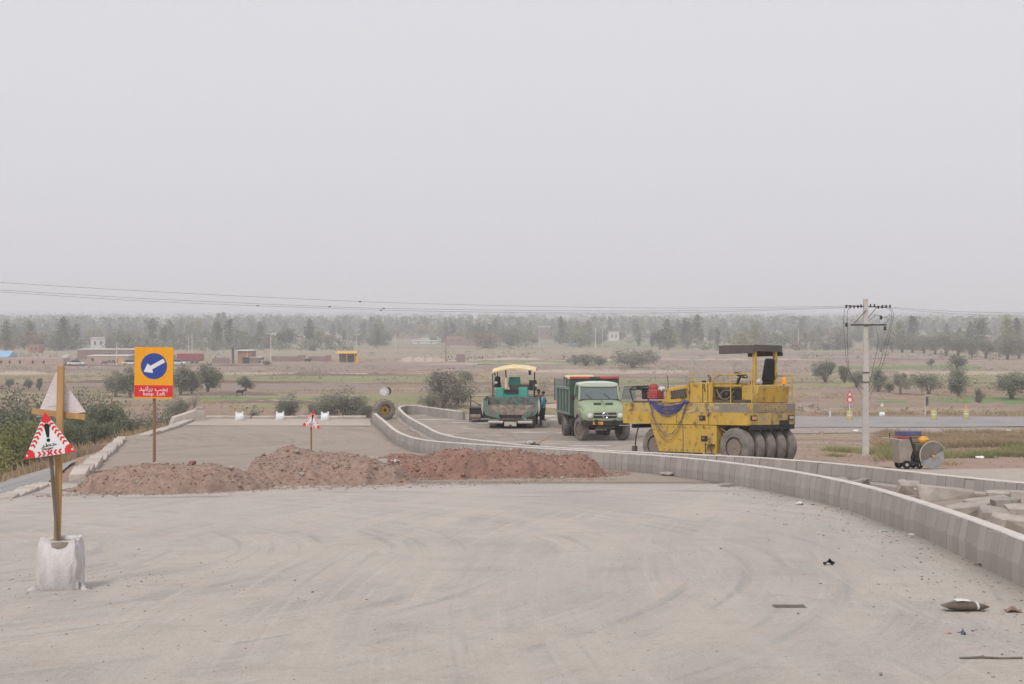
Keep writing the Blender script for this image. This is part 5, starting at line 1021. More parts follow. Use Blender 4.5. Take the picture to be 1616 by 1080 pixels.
# ------------------------------------------------------------------ people beside the paver
def person(label, x, y, rz, joints, shirt, name='person'):
    root = thing(name, label, 'person', (x, y, float(plat(y))), rz)
    names = list(joints); me = bpy.data.meshes.new('body'); idx = {n: i for i, n in enumerate(names)}
    edges = [(idx[j[2]], idx[n]) for n, j in joints.items() if j[2]]
    me.from_pydata([joints[n][0] for n in names], edges, [])
    o = bpy.data.objects.new('body', me); col.objects.link(o); sm = o.modifiers.new('skin', 'SKIN'); sm.use_smooth_shade = True
    for n in names:
        v = me.skin_vertices[0].data[idx[n]]; r = joints[n][1]; v.radius = r if isinstance(r, tuple) else (r, r); v.use_root = n == 'pelvis'
    su = o.modifiers.new('sub', 'SUBSURF'); su.levels = 2; su.render_levels = 2
    dg = bpy.context.evaluated_depsgraph_get(); m2 = bpy.data.meshes.new_from_object(o.evaluated_get(dg)); bpy.data.objects.remove(o)
    m2.materials.clear()
    for q in ('skin', shirt, 'trousers', 'seat'): m2.materials.append(M[q])
    arm = [Vector(joints[n][0]) for n in ('elbowL', 'elbowR')]; hands = [Vector(joints[n][0]) for n in ('handL', 'handR')]
    for p in m2.polygons:
        c = p.center; k = 1
        if c.z > 1.46: k = 0
        elif min((c - h).length for h in hands) < .11: k = 0
        elif c.z < .09: k = 3
        elif c.z < .92: k = 2
        p.material_index = k; p.use_smooth = True
    b = link('body', m2, root)
    hx, hy, hz_ = joints['head'][0]
    MB().lathe([(.0, .0), (.08, .02), (.095, .05), (.085, .09), (.04, .12), (0, .125)], (hx, hy - .02, hz_ + .0), 2, 14).obj('hair', 'hair', root, smooth=True)
    MB().box((hx, hy + .1, hz_ - .03), (.028, .035, .045)).obj('nose', 'skin', root, bevel=.008)
    for s_ in (-1, 1): MB().box((hx + s_ * .093, hy, hz_ - .02), (.02, .04, .06)).obj('ear', 'skin', root, bevel=.008); MB().box((hx + s_ * .035, hy + .088, hz_ + .005), (.025, .012, .012)).obj('eye', 'black', root)
    return root
def pose(la, ra, lf=(-.1, 0), rf=(.1, 0)):
    J = {'pelvis': ((0, 0, .95), (.15, .11), None), 'waist': ((0, 0, 1.08), (.145, .10), 'pelvis'), 'chest': ((0, .0, 1.28), (.175, .12), 'waist'), 'shoulders': ((0, 0, 1.42), (.13, .09), 'chest'), 'neck': ((0, .01, 1.50), .055, 'shoulders'),
         'jaw': ((0, .03, 1.57), .07, 'neck'), 'head': ((0, .02, 1.65), .088, 'jaw'), 'crown': ((0, .01, 1.72), .06, 'head')}
    for s, S, arm, ft in ((-1, 'L', la, lf), (1, 'R', ra, rf)):
        J['shoulder' + S] = ((s * .19, 0, 1.40), .065, 'shoulders'); J['elbow' + S] = (arm[0], .05, 'shoulder' + S); J['wrist' + S] = (arm[1], .034, 'elbow' + S); J['hand' + S] = (arm[2], (.022, .04), 'wrist' + S)
        for k in range(3): h = Vector(arm[2]); d = (h - Vector(arm[1])).normalized(); J['finger%d' % k + S] = (tuple(h + d * .07 + Vector((0, (k - 1) * .022, 0))), .011, 'hand' + S)
        J['thumb' + S] = (tuple(Vector(arm[2]) + Vector((-s * .02, .05, 0))), .012, 'hand' + S)
        J['hip' + S] = ((s * .09, 0, .88), .10, 'pelvis'); J['knee' + S] = ((ft[0], ft[1] + .03, .48), .07, 'hip' + S); J['ankle' + S] = ((ft[0], ft[1], .09), .048, 'knee' + S); J['toe' + S] = ((ft[0], ft[1] + .16, .035), (.045, .03), 'ankle' + S)
    return J
hips = pose(((-.40, -.05, 1.16), (-.22, .10, 1.0), (-.17, .12, .98)), ((.40, -.05, 1.16), (.22, .10, 1.0), (.17, .12, .98)))
down = pose(((-.24, -.02, 1.13), (-.20, .12, .93), (-.19, .16, .88)), ((.24, -.02, 1.13), (.21, .10, .90), (.20, .13, .85)))
M['shirtplaid'] = mat('dark_checked_shirt', (.05, .045, .07), (.16, .10, .12), 26, .9, thr=(.45, .55))
p1 = person('person in a dark checked shirt, hands on hips, beside the paver', gx(850, 75.6), 75.6, R(185), hips, 'shirtplaid'); p1.scale = (1.05,) * 3
p2 = person('person in a light blue shirt and dark trousers facing the other person', gx(857.5, 74.6), 74.6, R(70), down, 'shirtblue'); p2.scale = (1.02,) * 3
bk = thing('plastic_can', 'pale square can standing at the feet of the person in light blue', 'can', (gx(859, 73.6), 73.6, float(plat(73.6))), .2)
MB().box((0, 0, .17), (.30, .22, .34)).obj('can_body', 'pale', bk, bevel=.03); MB().cyl((.05, 0, .34), (.05, 0, .40), .04, 10).obj('cap', 'dark', bk)
# basin and rake lying on the lane
x, y, z = deck_pt(838, 706); bs = thing('mortar_basin', 'black basin heaped with pale mortar on the lane behind the red heap', 'basin', (x, y, z), .1)
MB().box((-.1, 0, .06), (.8, .5, .12), taper=(1.15, 1.15)).obj('basin', 'dark', bs, bevel=.02); link('mortar_heap', ROCKS[1], bs, (0, 0, .18), .3, (.55, .4, .4)).data = ROCKS[2]
x, y, z = deck_pt(850, 705); tag(MB().tube([(x - .1, y, z + .1), (x + .45, y + .1, z + .42)], .025).obj('wooden_handle', 'wood'), 'wooden tool handle propped on the black basin', 'tool handle')

# ------------------------------------------------------------------ floor saw on the slab
fs = thing('floor_saw', 'floor saw with round blade guard and yellow engine cover on the slab', 'floor saw'); sy_ = 40.4; seat(fs, gx(1445, sy_), sy_, R(-90 + 12))     # forward = +X
MB().prism([(-.58, .16), (-.30, .16), (-.16, .55), (-.28, .86), (-.60, .84)], 0, -.2, .2).obj('water_tank', 'sawgrey', fs, bevel=.02); MB().tube([(.2, -.26, .12), (.2, -.14, .5), (.2, -.26, .9)], .03).tube([(-.2, -.26, .12), (-.2, -.14, .5), (-.2, -.26, .9)], .03).obj('frame_upright', 'dark', fs); MB().box((.1, .02, .36), (.3, .3, .3)).obj('gearbox', 'dark', fs, bevel=.03); MB().cyl((.2, .1, .62), (.26, .28, .66), .05, 10).obj('exhaust', 'hubred', fs)
MB().box((0, .05, .16), (.5, .9, .08)).obj('frame', 'dark', fs)
for x_ in (-.24, .24):
    w_ = MB().lathe([(.05, -.03), (.115, -.03), (.12, 0), (.115, .03), (.05, .03)], (x_, -.4, .12), 0, 18, closed=True).obj('wheel', 'seat', fs, smooth=35); MB().lathe([(0, -.02), (.05, -.02), (.05, .02), (0, .02)], (x_, -.4, .12), 0, 10).obj('hub', 'pale', w_)
    MB().lathe([(.03, -.03), (.095, -.03), (.1, 0), (.095, .03), (.03, .03)], (x_ * .8, .02, .10), 0, 18, closed=True).obj('wheel', 'seat', fs, smooth=35)
MB().lathe([(0, -.008), (.36, -.008), (.36, .008), (0, .008)], (.31, .36, .36), 0, 40).obj('saw_blade', 'steel', fs, smooth=30)
a0 = np.linspace(R(25), R(205), 24); gpts = [(.36 + .40 * math.cos(a), .37 + .40 * math.sin(a)) for a in a0]
MB().prism(gpts, 0, .26, .35).obj('blade_guard', 'guardgrey', fs, bevel=.015); MB().tube([(.345, q[0], q[1]) for q in gpts], .012, 5).obj('guard_rim', 'pale', fs); MB().lathe([(0, 0), (.035, 0), (.03, .03), (0, .03)], (.35, .36, .36), 0, 10).obj('arbor_bolt', 'orange', fs)
MB().box((0, .12, .55), (.4, .42, .30)).obj('engine', 'darksteel', fs, bevel=.03); MB().lathe([(.0, -.02), (.15, 0), (.17, .07), (.13, .15), (0, .18)], (.05, .22, .74), 2, 16).obj('engine_cover', 'helmet', fs, smooth=40)
MB().box((-.1, .0, .80), (.3, .28, .16)).obj('air_box', 'hubbrown', fs, bevel=.03); MB().tube([(.2, .0, .5), (.26, .02, .35), (.28, .06, .1)], .025).obj('water_hose', 'pale', fs, smooth=True)
MB().box((-.1, -.16, .99), (.4, .62, .13)).obj('blue_tray', 'bluep', fs, bevel=.015); MB().box((0, -.4, .88), (.42, .35, .05)).obj('control_panel', 'redengine', fs, bevel=.01)
for x_ in (-.2, .2): MB().tube([(x_, -.5, .80), (x_, -.75, .86), (x_, -.92, .86)], .016).obj('handle_bar', 'pale', fs)
MB().tube([(-.1, -.72, .86), (-.1, -.74, 1.0)], .012).obj('lever', 'dark', fs)

# ------------------------------------------------------------------ power pole and wires
py_ = 91.; px_ = gx(1366, py_); pz_ = hz(px_, py_)
pp = thing('power_pole', 'tall concrete power pole with cross arms and slack cables beyond the slab', 'power pole', (px_, py_, pz_))
def zr(row, y=py_): return CAM_Z - (row - HOR) / FPX * y - pz_
MB().loft([[(-a, -b, z_), (a, -b, z_), (a, b, z_), (-a, b, z_)] for a, b, z_ in ((.20, .17, -.6), (.13, .11, zr(472)))]).obj('pole_shaft', 'polec', pp)
for row in (588, 603): MB().box((0, 0, zr(row)), (.40, .36, .07)).obj('steel_band', 'darksteel', pp)
arm1, arm2 = zr(484), zr(513)
MB().box((.15, -.16, arm2), (2.3, .08, .09)).obj('cross_arm', 'dark', pp); MB().box((0, .0, arm1), (2.6, .07, .07), (0, R(2), 0)).obj('cross_arm', 'dark', pp)
MB().tube([(-.85, -.16, arm2), (0, -.16, arm2 + .95)], .025).tube([(.75, 0, arm1), (0, -.1, arm1 - .9)], .022).obj('stay_rod', 'darksteel', pp)
for x_ in (-1.25, -1.0, -.75, -.5, -.3, .3, .55, .8, 1.05, 1.3, 1.55): MB().lathe([(.03, -.12), (.07, -.06), (.04, 0), (.07, .05), (.02, .1)], (x_, -.05, arm1 + random.uniform(-.05, .08)), 2, 8).obj('insulator', 'dark', pp)
for x_, z_ in ((-1.25, arm2 + .02), (.95, arm2 + .48), (1.2, arm2 - .2)): MB().lathe([(.05, -.14), (.11, -.07), (.07, 0), (.1, .07), (.03, .12)], (x_, -.15, z_), 2, 8).obj('insulator', 'dark', pp)
loops = [[(-1.0, arm1 + .05), (-1.35, arm1 - .1), (-1.45, arm2 + .3), (-1.4, arm2 - .8), (-1.25, arm2 - 2.4), (-.95, zr(595)), (-.25, zr(625))], [(-.9, arm1), (-1.2, arm1 - .3), (-1.2, arm2 - .1), (-1.2, arm2 - 1.6), (-1.0, zr(590)), (-.15, zr(615))],
         [(1.0, arm1 + .1), (1.5, arm1 - .05), (1.75, arm1 - .5), (1.65, arm2 + .2), (1.2, arm2 - 2.0), (.75, zr(590)), (.15, zr(618))], [(.9, arm1), (1.5, arm1 - .2), (1.6, arm1 - .8), (1.2, arm2 - 1.2), (.6, zr(600)), (.2, zr(630))],
         [(.6, arm2 - .05), (.75, arm2 - 1.2), (.45, arm2 - 2.6), (.15, zr(612))], [(1.6, arm1 - .6), (1.2, arm2 + .1), (.6, arm2 + .02)], [(.2, arm1 - .9), (.6, arm1 - .55), (1.1, arm1 - .7), (1.5, arm1 - .5)]]
for L_ in loops: c_ = catmull(L_, 6); MB().tube([(p[0], -.2, p[1]) for p in c_], .014, 5).obj('slack_cable', 'wire', pp)
def wire(pts, label, marks=()):
    c_ = catmull(pts, 10); o = thing('power_line', label, 'power line', tuple(c_[0])); MB().tube([tuple(p - c_[0]) for p in c_], .007, 4).obj('wire', 'wire', o)
    for k in marks: p = c_[int(k * (len(c_) - 1))] - c_[0]; MB().box(tuple(p), (.15, .06, .06)).obj('spacer', 'dark', o, bevel=.03)
def wp(px, row, y): return up(px, row, y)
wire([wp(-60, 441, 70), wp(0, 446, 71), wp(270, 462, 75), wp(540, 475, 78), wp(640, 478.6, 80), wp(860, 484, 84), wp(1076, 486.5, 87), wp(1336, 483.5, 91)], 'topmost power line sagging across the sky to the concrete pole', (.47,))
wire([wp(-60, 454, 74), wp(0, 458, 75), wp(270, 473.5, 79), wp(540, 485, 82), wp(640, 487.5, 83), wp(860, 490.5, 86), wp(1076, 490.5, 88), wp(1340, 485, 91.5)], 'lower power line sagging across the sky to the concrete pole', (.42, .53))
wire([wp(-60, 457, 75), wp(0, 461, 76), wp(250, 476.5, 80), wp(540, 487.5, 83), wp(615, 490, 84), wp(860, 494, 87), wp(1076, 493.5, 89), wp(1345, 486, 92)], 'lowest power line running just under the lower one', (.36, .57))
wire([wp(1395, 484, 91), wp(1460, 489, 94), wp(1540, 493, 98), wp(1660, 495, 104)], 'power line leaving the concrete pole towards the tall trees', ())
wire([wp(1400, 486, 91.4), wp(1460, 492, 95), wp(1540, 497, 99), wp(1660, 500, 105)], 'lower power line leaving the concrete pole towards the tall trees', ())

# ------------------------------------------------------------------ things along the cross road
def rp_(px, row): x, y, z = land_pt(px, row); return x, y, z
def barrel(px, row, label):
    x, y, z = rp_(px, row); y = min(max(y, 126), 142); x = gx(px, y); z = hz(x, y) + .07; o = thing('barrel', label, 'barrel', (x, y, z), 0, 'pale yellow barrels along the cross road')
    MB().lathe([(.27, 0), (.29, .05), (.27, .28), (.29, .31), (.27, .34), (.27, .60), (.29, .63), (.27, .66), (.27, .88), (.0, .88)], (0, 0, 0), 2, 18).obj('drum', 'palyellow', o, smooth=35); MB().lathe([(.275, .40), (.28, .42), (.28, .52), (.275, .54)], (0, 0, 0), 2, 18).obj('band', 'white', o); return o
M['palyellow'] = mat('faded_yellow', (.50, .44, .12), (.58, .54, .25), 3, .7, dust=.25)
barrel(1341, 664, 'faded yellow barrel at the foot of the red signs'); barrel(1474, 663, 'faded yellow barrel beside the narrow dark sign'); b3 = barrel(1525, 662, 'faded yellow barrel with a small cone on top'); MB().lathe([(.16, .88), (.15, .92), (.03, 1.3), (0, 1.3)], (0, 0, 0), 2, 10).obj('cone', 'redlens', b3)
x, y, z = rp_(1341, 659); rs = thing('road_sign', 'white pole with a red triangle over a round red sign', 'road sign', (x, y, z)); 
MB().cyl((0, 0, -.2), (0, 0, 2.5), .045, 8).obj('pole', 'white', rs)
tp = MB().prism([(-.34, 2.12), (.34, 2.12), (0, 2.72)], 1, -.07, -.05).obj('triangle_plate', 'signred', rs); MB().prism([(-.18, 2.2), (.18, 2.2), (0, 2.52)], 1, -.075, -.071).obj('triangle_face', 'signwhite', tp)
rp2 = MB().lathe([(0, -.07), (.32, -.07), (.32, -.05), (0, -.05)], (0, 0, 1.78), 1, 20).obj('round_plate', 'signred', rs); MB().lathe([(0, -.075), (.2, -.075), (.2, -.071), (0, -.071)], (0, 0, 1.78), 1, 18).obj('round_face', 'signwhite', rp2)
x, y, z = rp_(1310, 659); o = thing('marker_post', 'thin white marker post beside the cross road', 'post', (x, y, z)); MB().box((0, 0, .35), (.14, .08, .9)).obj('post', 'white', o); MB().box((0, -.043, .7), (.13, .01, .12)).obj('reflector', 'redlens', o)
x, y, z = rp_(1392, 657); o = thing('small_sign', 'small white triangle on a thin stake in a white sack', 'road sign', (x, y, z)); MB().cyl((0, 0, 0), (0, 0, 1.1), .02, 6).obj('stake', 'pale', o); MB().prism([(-.2, 1.0), (.2, 1.0), (0, 1.4)], 1, -.03, -.01).obj('triangle_plate', 'signwhite', o); sack(o, .5, .4, .42, 'sackfar', 3, name='foot_sack')
x, y, z = rp_(1460, 656); o = thing('narrow_sign', 'narrow dark upright sign on a white pole by the cross road', 'road sign', (x, y, z)); MB().cyl((0, 0, -.1), (0, 0, 2.0), .05, 8).obj('pole', 'white', o); MB().box((.12, -.06, 1.6), (.42, .03, .95)).obj('sign_plate', 'darksteel', o); MB().box((-.04, -.08, 1.6), (.08, .02, .95)).obj('sign_edge', 'white', o)
x, y, z = rp_(1545, 707); z += .0
for px, row, lab in ((1350, 683, 'small white stone on the gravel verge by the power pole'), (1592, 680, 'white rubbish bag on the dry grass bank'), (1546, 731, 'crumpled white plastic sheet below the slab edge')):
    x, y, z = rp_(px, row); stone_at(x, y, z + .1, .5, lab, 'rubbish', name='white_rubbish', sc=(.7, .4, .4)).data = rock_mesh(77, 'sackfar', .6)
# blue pickup below the left bank
vx, vy = gx(222, 76), 76.; vh = hz(vx, vy)
cr = thing('parked_van', 'blue van with black roof rack parked below the bank', 'van', (gx(222, 93), 93, hz(gx(222, 93), 93)), R(75))
MB().loft([sect(-1.9, .78, .3, 1.0, .3), sect(-1.8, .82, .28, 1.05, .3), sect(1.7, .82, .28, 1.0, .3), sect(1.9, .76, .32, .9, .3)]).obj('body', 'bluep', cr, smooth=50)
MB().loft([sect(-1.5, .70, 1.0, 1.45, .4), sect(-1.2, .74, 1.0, 1.55, .4), sect(.5, .74, 1.0, 1.55, .4), sect(1.1, .66, 1.0, 1.1, .4)]).obj('cabin', 'glass', cr, smooth=50)
MB().box((0, -.3, 1.58), (1.45, 2.2, .05)).obj('roof', 'white', cr, bevel=.02); MB().box((0, -.3, 1.72), (1.5, 2.3, .10)).obj('roof_rack', 'seat', cr)
for sx_ in (-.72, .72):
    for yy_ in (-1.2, 1.2): wheel(cr, (sx_, yy_, .3), .3, .18, .17, 1 if sx_ > 0 else -1, 0, 'pale', 'rubber', 0)
# ------------------------------------------------------------------ fields
M['fieldgreen'] = mat('green_crop', (.11, .195, .05), (.19, .225, .085), .35, 1, 1., 3, thr=(.38, .62), stretch=(.10, 1.6, 1), dust=.15, dustcol=(.34, .275, .20))
M['fieldyel'] = mat('yellowing_grass', (.26, .25, .115), (.19, .195, .09), .35, 1, 1., 3, thr=(.38, .62), stretch=(.12, 2.0, 1), dust=.3, dustcol=(.34, .275, .20))
M['fieldmauve'] = mat('ploughed_soil', (.20, .138, .12), (.29, .215, .18), .35, 1, 1., 3, thr=(.38, .62), stretch=(.08, 2.6, 1), dust=.3, dustcol=(.34, .275, .20))
M['fieldpale'] = mat('pale_bare_earth', (.49, .39, .32), (.40, .315, .255), .35, 1, 1., 3, thr=(.38, .62), stretch=(.15, 1.5, 1), dust=.55, dustcol=(.34, .275, .20))
M['fieldred'] = mat('red_bare_earth', (.31, .195, .148), (.25, .175, .125), .35, 1, 1., 3, thr=(.38, .62), stretch=(.1, 2., 1), dust=.25, dustcol=(.34, .275, .20))
M['bunddark'] = mat('dark_brown_ridge', (.15, .105, .09), (.22, .165, .13), .35, 1, 1., 3, thr=(.38, .62), stretch=(.1, 2., 1))
def field(x0, x1, r0, r1, m_, name='field', slant=0):
    y1, y0 = land_y(r0), land_y(r1 )
    drape(name, [(gx(x0, y0), y0), (gx(x1, y0), y0 + slant), (gx(x1, y1), y1 + slant), (gx(x0, y1), y1)], m_, .12 if y0 < 300 else .2, max(1.3, y0 / 110), sink=.5, wobble=y0 / 45)
for a in ((300, 600, 627, 636, 'fieldgreen'), (600, 690, 630, 634, 'fieldgreen'), (120, 700, 640, 668, 'fieldred'), (-60, 330, 634, 655, 'fieldred'), (250, 620, 606, 616, 'fieldmauve'), (-80, 200, 606, 612, 'fieldmauve'), (340, 640, 588, 592, 'fieldpale'),
          (330, 700, 593, 604, 'fieldyel'), (-80, 90, 588, 592, 'fieldpale'), (60, 180, 584, 588, 'fieldmauve'), (420, 900, 577, 584, 'fieldmauve'), (630, 870, 567.5, 570, 'fieldpale'), (735, 990, 571.5, 576, 'fieldgreen'),
          (880, 1250, 544, 548, 'fieldgreen'), (1050, 1400, 556, 562, 'fieldmauve'), (1000, 1420, 566, 575, 'fieldmauve'), (1400, 1616, 586, 592, 'fieldpale'), (1300, 1560, 578, 583, 'fieldgreen'), (1400, 1750, 592, 600, 'fieldyel'), (1280, 1500, 612, 624, 'fieldmauve'),
          (1450, 1800, 628, 640, 'fieldgreen'), (1360, 1450, 634, 641, 'fieldgreen'), (1250, 1400, 630, 646, 'fieldmauve'), (1500, 1750, 604, 610, 'fieldyel'), (860, 1130, 598, 606, 'fieldyel'), (640, 1000, 612, 618, 'fieldmauve'), (560, 1000, 622, 630, 'fieldyel'), (620, 1100, 584, 590, 'fieldpale')): field(*a)

def bund(px0, px1, row, hh, m_):
    y = land_y(row); n = max(8, int((px1 - px0) / 12)); rings = []
    for q in range(n):
        x = gx(px0 + (px1 - px0) * q / (n - 1), y); yy = y + 3.5 * float(vnoise(x, y, 30, 3)) + 1.2 * float(vnoise(x, y, 8, 4)); z = hz(x, yy); h_ = hh * (.6 + .8 * random.random()) * min(1, 4 * q / n + .1, 4 * (n - 1 - q) / n + .1)
        rings.append([(x, yy - hh * 2.6, z - .35), (x, yy - hh * .5, z + h_), (x, yy + hh * .5, z + h_ * .95), (x, yy + hh * 2.6, z - .35)])
    tag(MB().loft(rings).obj('field_bund', m_, None, smooth=60), kind='structure')
random.seed(31)
for q in range(46):
    p0 = random.uniform(-60, 1350); row_ = 565 + 88 * random.random() ** 1.15; bund(p0, p0 + random.uniform(140, 520), row_, random.uniform(.22, .5) * (1 if row_ > 600 else 1.3), random.choice(['fieldmauve', 'fieldmauve', 'fieldyel', 'fieldred', 'fieldpale', 'bunddark', 'bunddark']))
drape('red_soil', [(9.75, 45), (12.2, 42.5), (22, 64), (10.6, 66)], 'fieldred', .1, .8, sink=.4, wobble=1.2)
# ------------------------------------------------------------------ vegetation
def leaves(r, cent, sig, n, size, squash=.8):
    k = r.integers(0, len(cent), n); P = cent[k] + np.clip(r.normal(size=(n, 3)), -1.6, 1.6) * sig[k][:, None] * [1, 1, squash]
    a = r.normal(size=(n, 3)); a /= np.linalg.norm(a, axis=1)[:, None]; b = np.cross(a, r.normal(size=(n, 3))); b /= np.linalg.norm(b, axis=1)[:, None] + 1e-9
    s = size * r.uniform(.6, 1.3, (n, 1)); a = a * s; b = b * s * .55
    V = np.stack([P - a, P - b, P + a, P + b], 1).reshape(-1, 3); F = np.arange(4 * n).reshape(n, 4); return V, F
def round_crown(seed, rx, rz, zc, n, size, nc=26, sg=.26):
    r = np.random.default_rng(seed); d = r.normal(size=(nc, 3)); d /= np.linalg.norm(d, axis=1)[:, None]; rad = r.uniform(.3, 1.15, (nc, 1)); c = d * rad * [rx * r.uniform(.8, 1.15), rx * r.uniform(.8, 1.15), rz] + [r.uniform(-.15, .15) * rx, 0, zc]; c[:, 2] = np.maximum(c[:, 2], zc - rz * .75)
    return leaves(r, c, r.uniform(.6, 1.2, nc) * rx * sg, n, size)
def tall_crown(seed, h, w, n, size):
    r = np.random.default_rng(seed); nc = 18; z = np.sort(r.uniform(.16, .97, nc)); wid = w * (np.clip(np.minimum((z - .1) * 5, (1.02 - z) * 4), .25, 1) * r.uniform(.6, 1.1, nc)); a = r.uniform(0, 6.28, nc)
    c = np.stack([np.cos(a) * wid * r.uniform(.1, .7, nc), np.sin(a) * wid * r.uniform(.1, .7, nc), z * h], -1); return leaves(r, c, wid * .33 + .15, n, size, 1.6)
def trunk_mesh(seed, h, r0, stems=1, lean=.25, matl='bark'):
    r = random.Random(seed); b = MB(); spread = []
    for k in range(stems):
        a = 6.28 * k / stems + r.uniform(-.5, .5); l_ = lean * h * r.uniform(.5, 1.1); tip = (math.cos(a) * l_, math.sin(a) * l_, h)
        b.tube([(math.cos(a) * r0 * .6, math.sin(a) * r0 * .6, -.3), (tip[0] * .25, tip[1] * .25, h * .35), (tip[0] * .6, tip[1] * .6, h * .7), tip], [r0, r0 * .8, r0 * .5, r0 * .2], 5)
        for q in range(2): a2 = a + r.uniform(-1.2, 1.2); b.tube([(tip[0] * .45, tip[1] * .45, h * .55), (tip[0] * .6 + math.cos(a2) * h * .2, tip[1] * .6 + math.sin(a2) * h * .2, h * .9)], [r0 * .4, r0 * .12], 4)
    return b.mesh('trunk', [matl], 50)
def tree_kind(mk, n, matl, trunkargs): return [(npmesh('crown', *mk(s), matl), trunk_mesh(s, *trunkargs)) for s in range(n)]
M['bushdark'] = foliage('dark_leaves', (.075, .095, .06), (.12, .14, .085))
K = {}
K['olive'] = tree_kind(lambda s: round_crown(100 + s, 1.65, 1.3, 2.3, 3400, .125, 18, .30), 7, 'olive', (2.4, .12, 4, .38))
K['dusty'] = tree_kind(lambda s: round_crown(120 + s, 1.9, 1.2, 1.6, 2800, .12, 34, .26), 3, 'dustyleaf', (2.0, .10, 5, .5))
K['bush'] = tree_kind(lambda s: round_crown(140 + s, 1.7, 1.5, 1.5, 5200, .085, 40, .25), 3, 'greenleaf', (1.8, .06, 6, .4))
K['bushgrey'] = tree_kind(lambda s: round_crown(150 + s, 1.7, 1.5, 1.5, 5200, .085, 40, .25), 2, 'olive', (1.8, .06, 6, .4))
K['bushyel'] = tree_kind(lambda s: round_crown(160 + s, 1.6, 1.1, 1.0, 4200, .07, 40, .25), 2, 'yelleaf', (1.2, .05, 6, .4))
K['brown'] = tree_kind(lambda s: round_crown(170 + s, 2.2, 1.4, 2.2, 1500, .2, 24, .28), 1, 'brownleaf', (2.0, .14, 4, .35))
K['poplar'] = tree_kind(lambda s: tall_crown(200 + s, 13, 2.6, 900, .42), 5, 'poplar', (9, .22, 1, .03, 'barkpale'))
K['roundfar'] = tree_kind(lambda s: round_crown(220 + s, 3.6, 2.9, 3.6, 850, .42, 20, .28), 5, 'poplar', (3.6, .22, 3, .25))
K['roundfar'] += [(npmesh('crown', *round_crown(260 + q, 3.6, 2.9, 3.6, 850, .42, 20, .28), m_), trunk_mesh(q, 3.6, .22, 3, .25)) for q, m_ in enumerate(('yelleaf', 'brownleaf', 'greenleaf', 'greenleaf', 'bushdark', 'dustyleaf', 'bushdark'))]
K['poplar'] += [(npmesh('crown', *tall_crown(280 + q, 13, 2.6, 900, .42), m_), trunk_mesh(q, 9, .22, 1, .03, 'barkpale')) for q, m_ in enumerate(('greenleaf', 'dustyleaf', 'bushdark', 'yelleaf'))]
def tree(kind, x, y, s, label, group, name, z=None, sxy=1., cat='tree'):
    cm, tm = random.choice(K[kind]); o = thing(name, label, cat, (x, y, hz(x, y) - .05 if z is None else z), random.uniform(0, 6.28), group); o.scale = (s * sxy, s * sxy, s)
    link('crown', cm, o); link('trunk', tm, o); return o
def ptree(kind, px, row, hpx, label, group, name='olive_tree', base_h=3.7, sxy=1., cat='tree'):
    x, y, z = land_pt(px, row); return tree(kind, x, y, hpx / FPX * y / base_h, label, group, name, None, sxy, cat)
G1 = 'scattered olive-like trees on the fields'
OL = [(182, 627, 36, .9, 'dusty round tree with pale trunks just left of the keep left board'), (205, 629, 42, .9, 'leaning round tree half behind the keep left board'), (285, 624, 44, .9, 'tree close behind the right edge of the keep left board'), (303, 624, 38, .8, 'second tree to the right of the keep left board'), (328, 622, 44, 1., 'broad tree beside the narrow green crop strip'), (388, 622, 27, .9, 'small lone tree next to the dark grazing animal'),
      (14, 614, 18, .7, 'thin bare little tree above the left bushes'), (45, 616, 17, .7, 'second thin little tree above the left bushes'), (62, 617, 20, .7, 'third thin little tree above the left bushes'),
      (1302, 606, 36, 1.1, 'round dense tree left of the power pole'), (1333, 606, 28, .9, 'smaller tree between the dense tree and the power pole'), (1352, 614, 30, 1., 'tree right at the power pole, on its left'), (1386, 620, 36, .9, 'tree right of the power pole in the brown field'), (1421, 624, 34, .8, 'slim tree with one dark trunk in the brown field'), (1404, 622, 20, .7, 'low tree beside the slim one'),
      (1466, 625, 38, 1.1, 'full tree left of the leaning tree'), (1512, 629, 44, .95, 'leaning tree with a clear dark trunk'), (1510, 583, 22, 1.4, 'dome shaped bush-tree in the middle of the far field'), (1469, 580, 13, .8, 'tiny dark tree in the middle of the far field'), (1596, 632, 46, 1.25, 'broad tree at the green crop strip'), (1545, 640, 26, .7, 'thin young tree below the broad one'),
      (998, 581, 29, 1.6, 'wide grey bush-tree on the mauve field'), (1022, 574, 19, 1.5, 'low bush-tree behind the wide grey one'), (925, 578, 18, 1.5, 'low bush-tree left of the wide grey one'), (908, 576, 14, 1.2, 'lowest bush of the grey row'), (946, 577, 16, 1.2, 'bush between the low bush-tree and the wide one'),
      (735, 611, 26, .9, 'bare-stemmed tree behind the grey thicket')]
for px, row, h, w, lab in OL: ptree('olive' if px < 880 or px > 1100 else 'dusty', px, row, h, lab, G1, 'olive_tree', 3.7 if px < 880 or px > 1100 else 2.9, w)
ptree('brown', 765, 550, 28, 'brown autumn tree in front of the tree belt', G1, 'brown_tree', 3.7, 1.1); ptree('brown', 422, 577, 0.01 + 8, 'small round brown bush on the bare field', None, 'brown_bush', 3.7, 1.3, 'bush')
ptree('dusty', 700, 648, 62, 'tall grey thicket behind the kerb nose', None, 'thicket', 2.9, .75, 'bush'); ptree('dusty', 722, 644, 50, 'grey thicket joined to the tall one', None, 'thicket', 2.9, .8, 'bush'); ptree('dusty', 680, 650, 30, 'low grey brush before the tall thicket', None, 'thicket', 2.9, .9, 'bush')
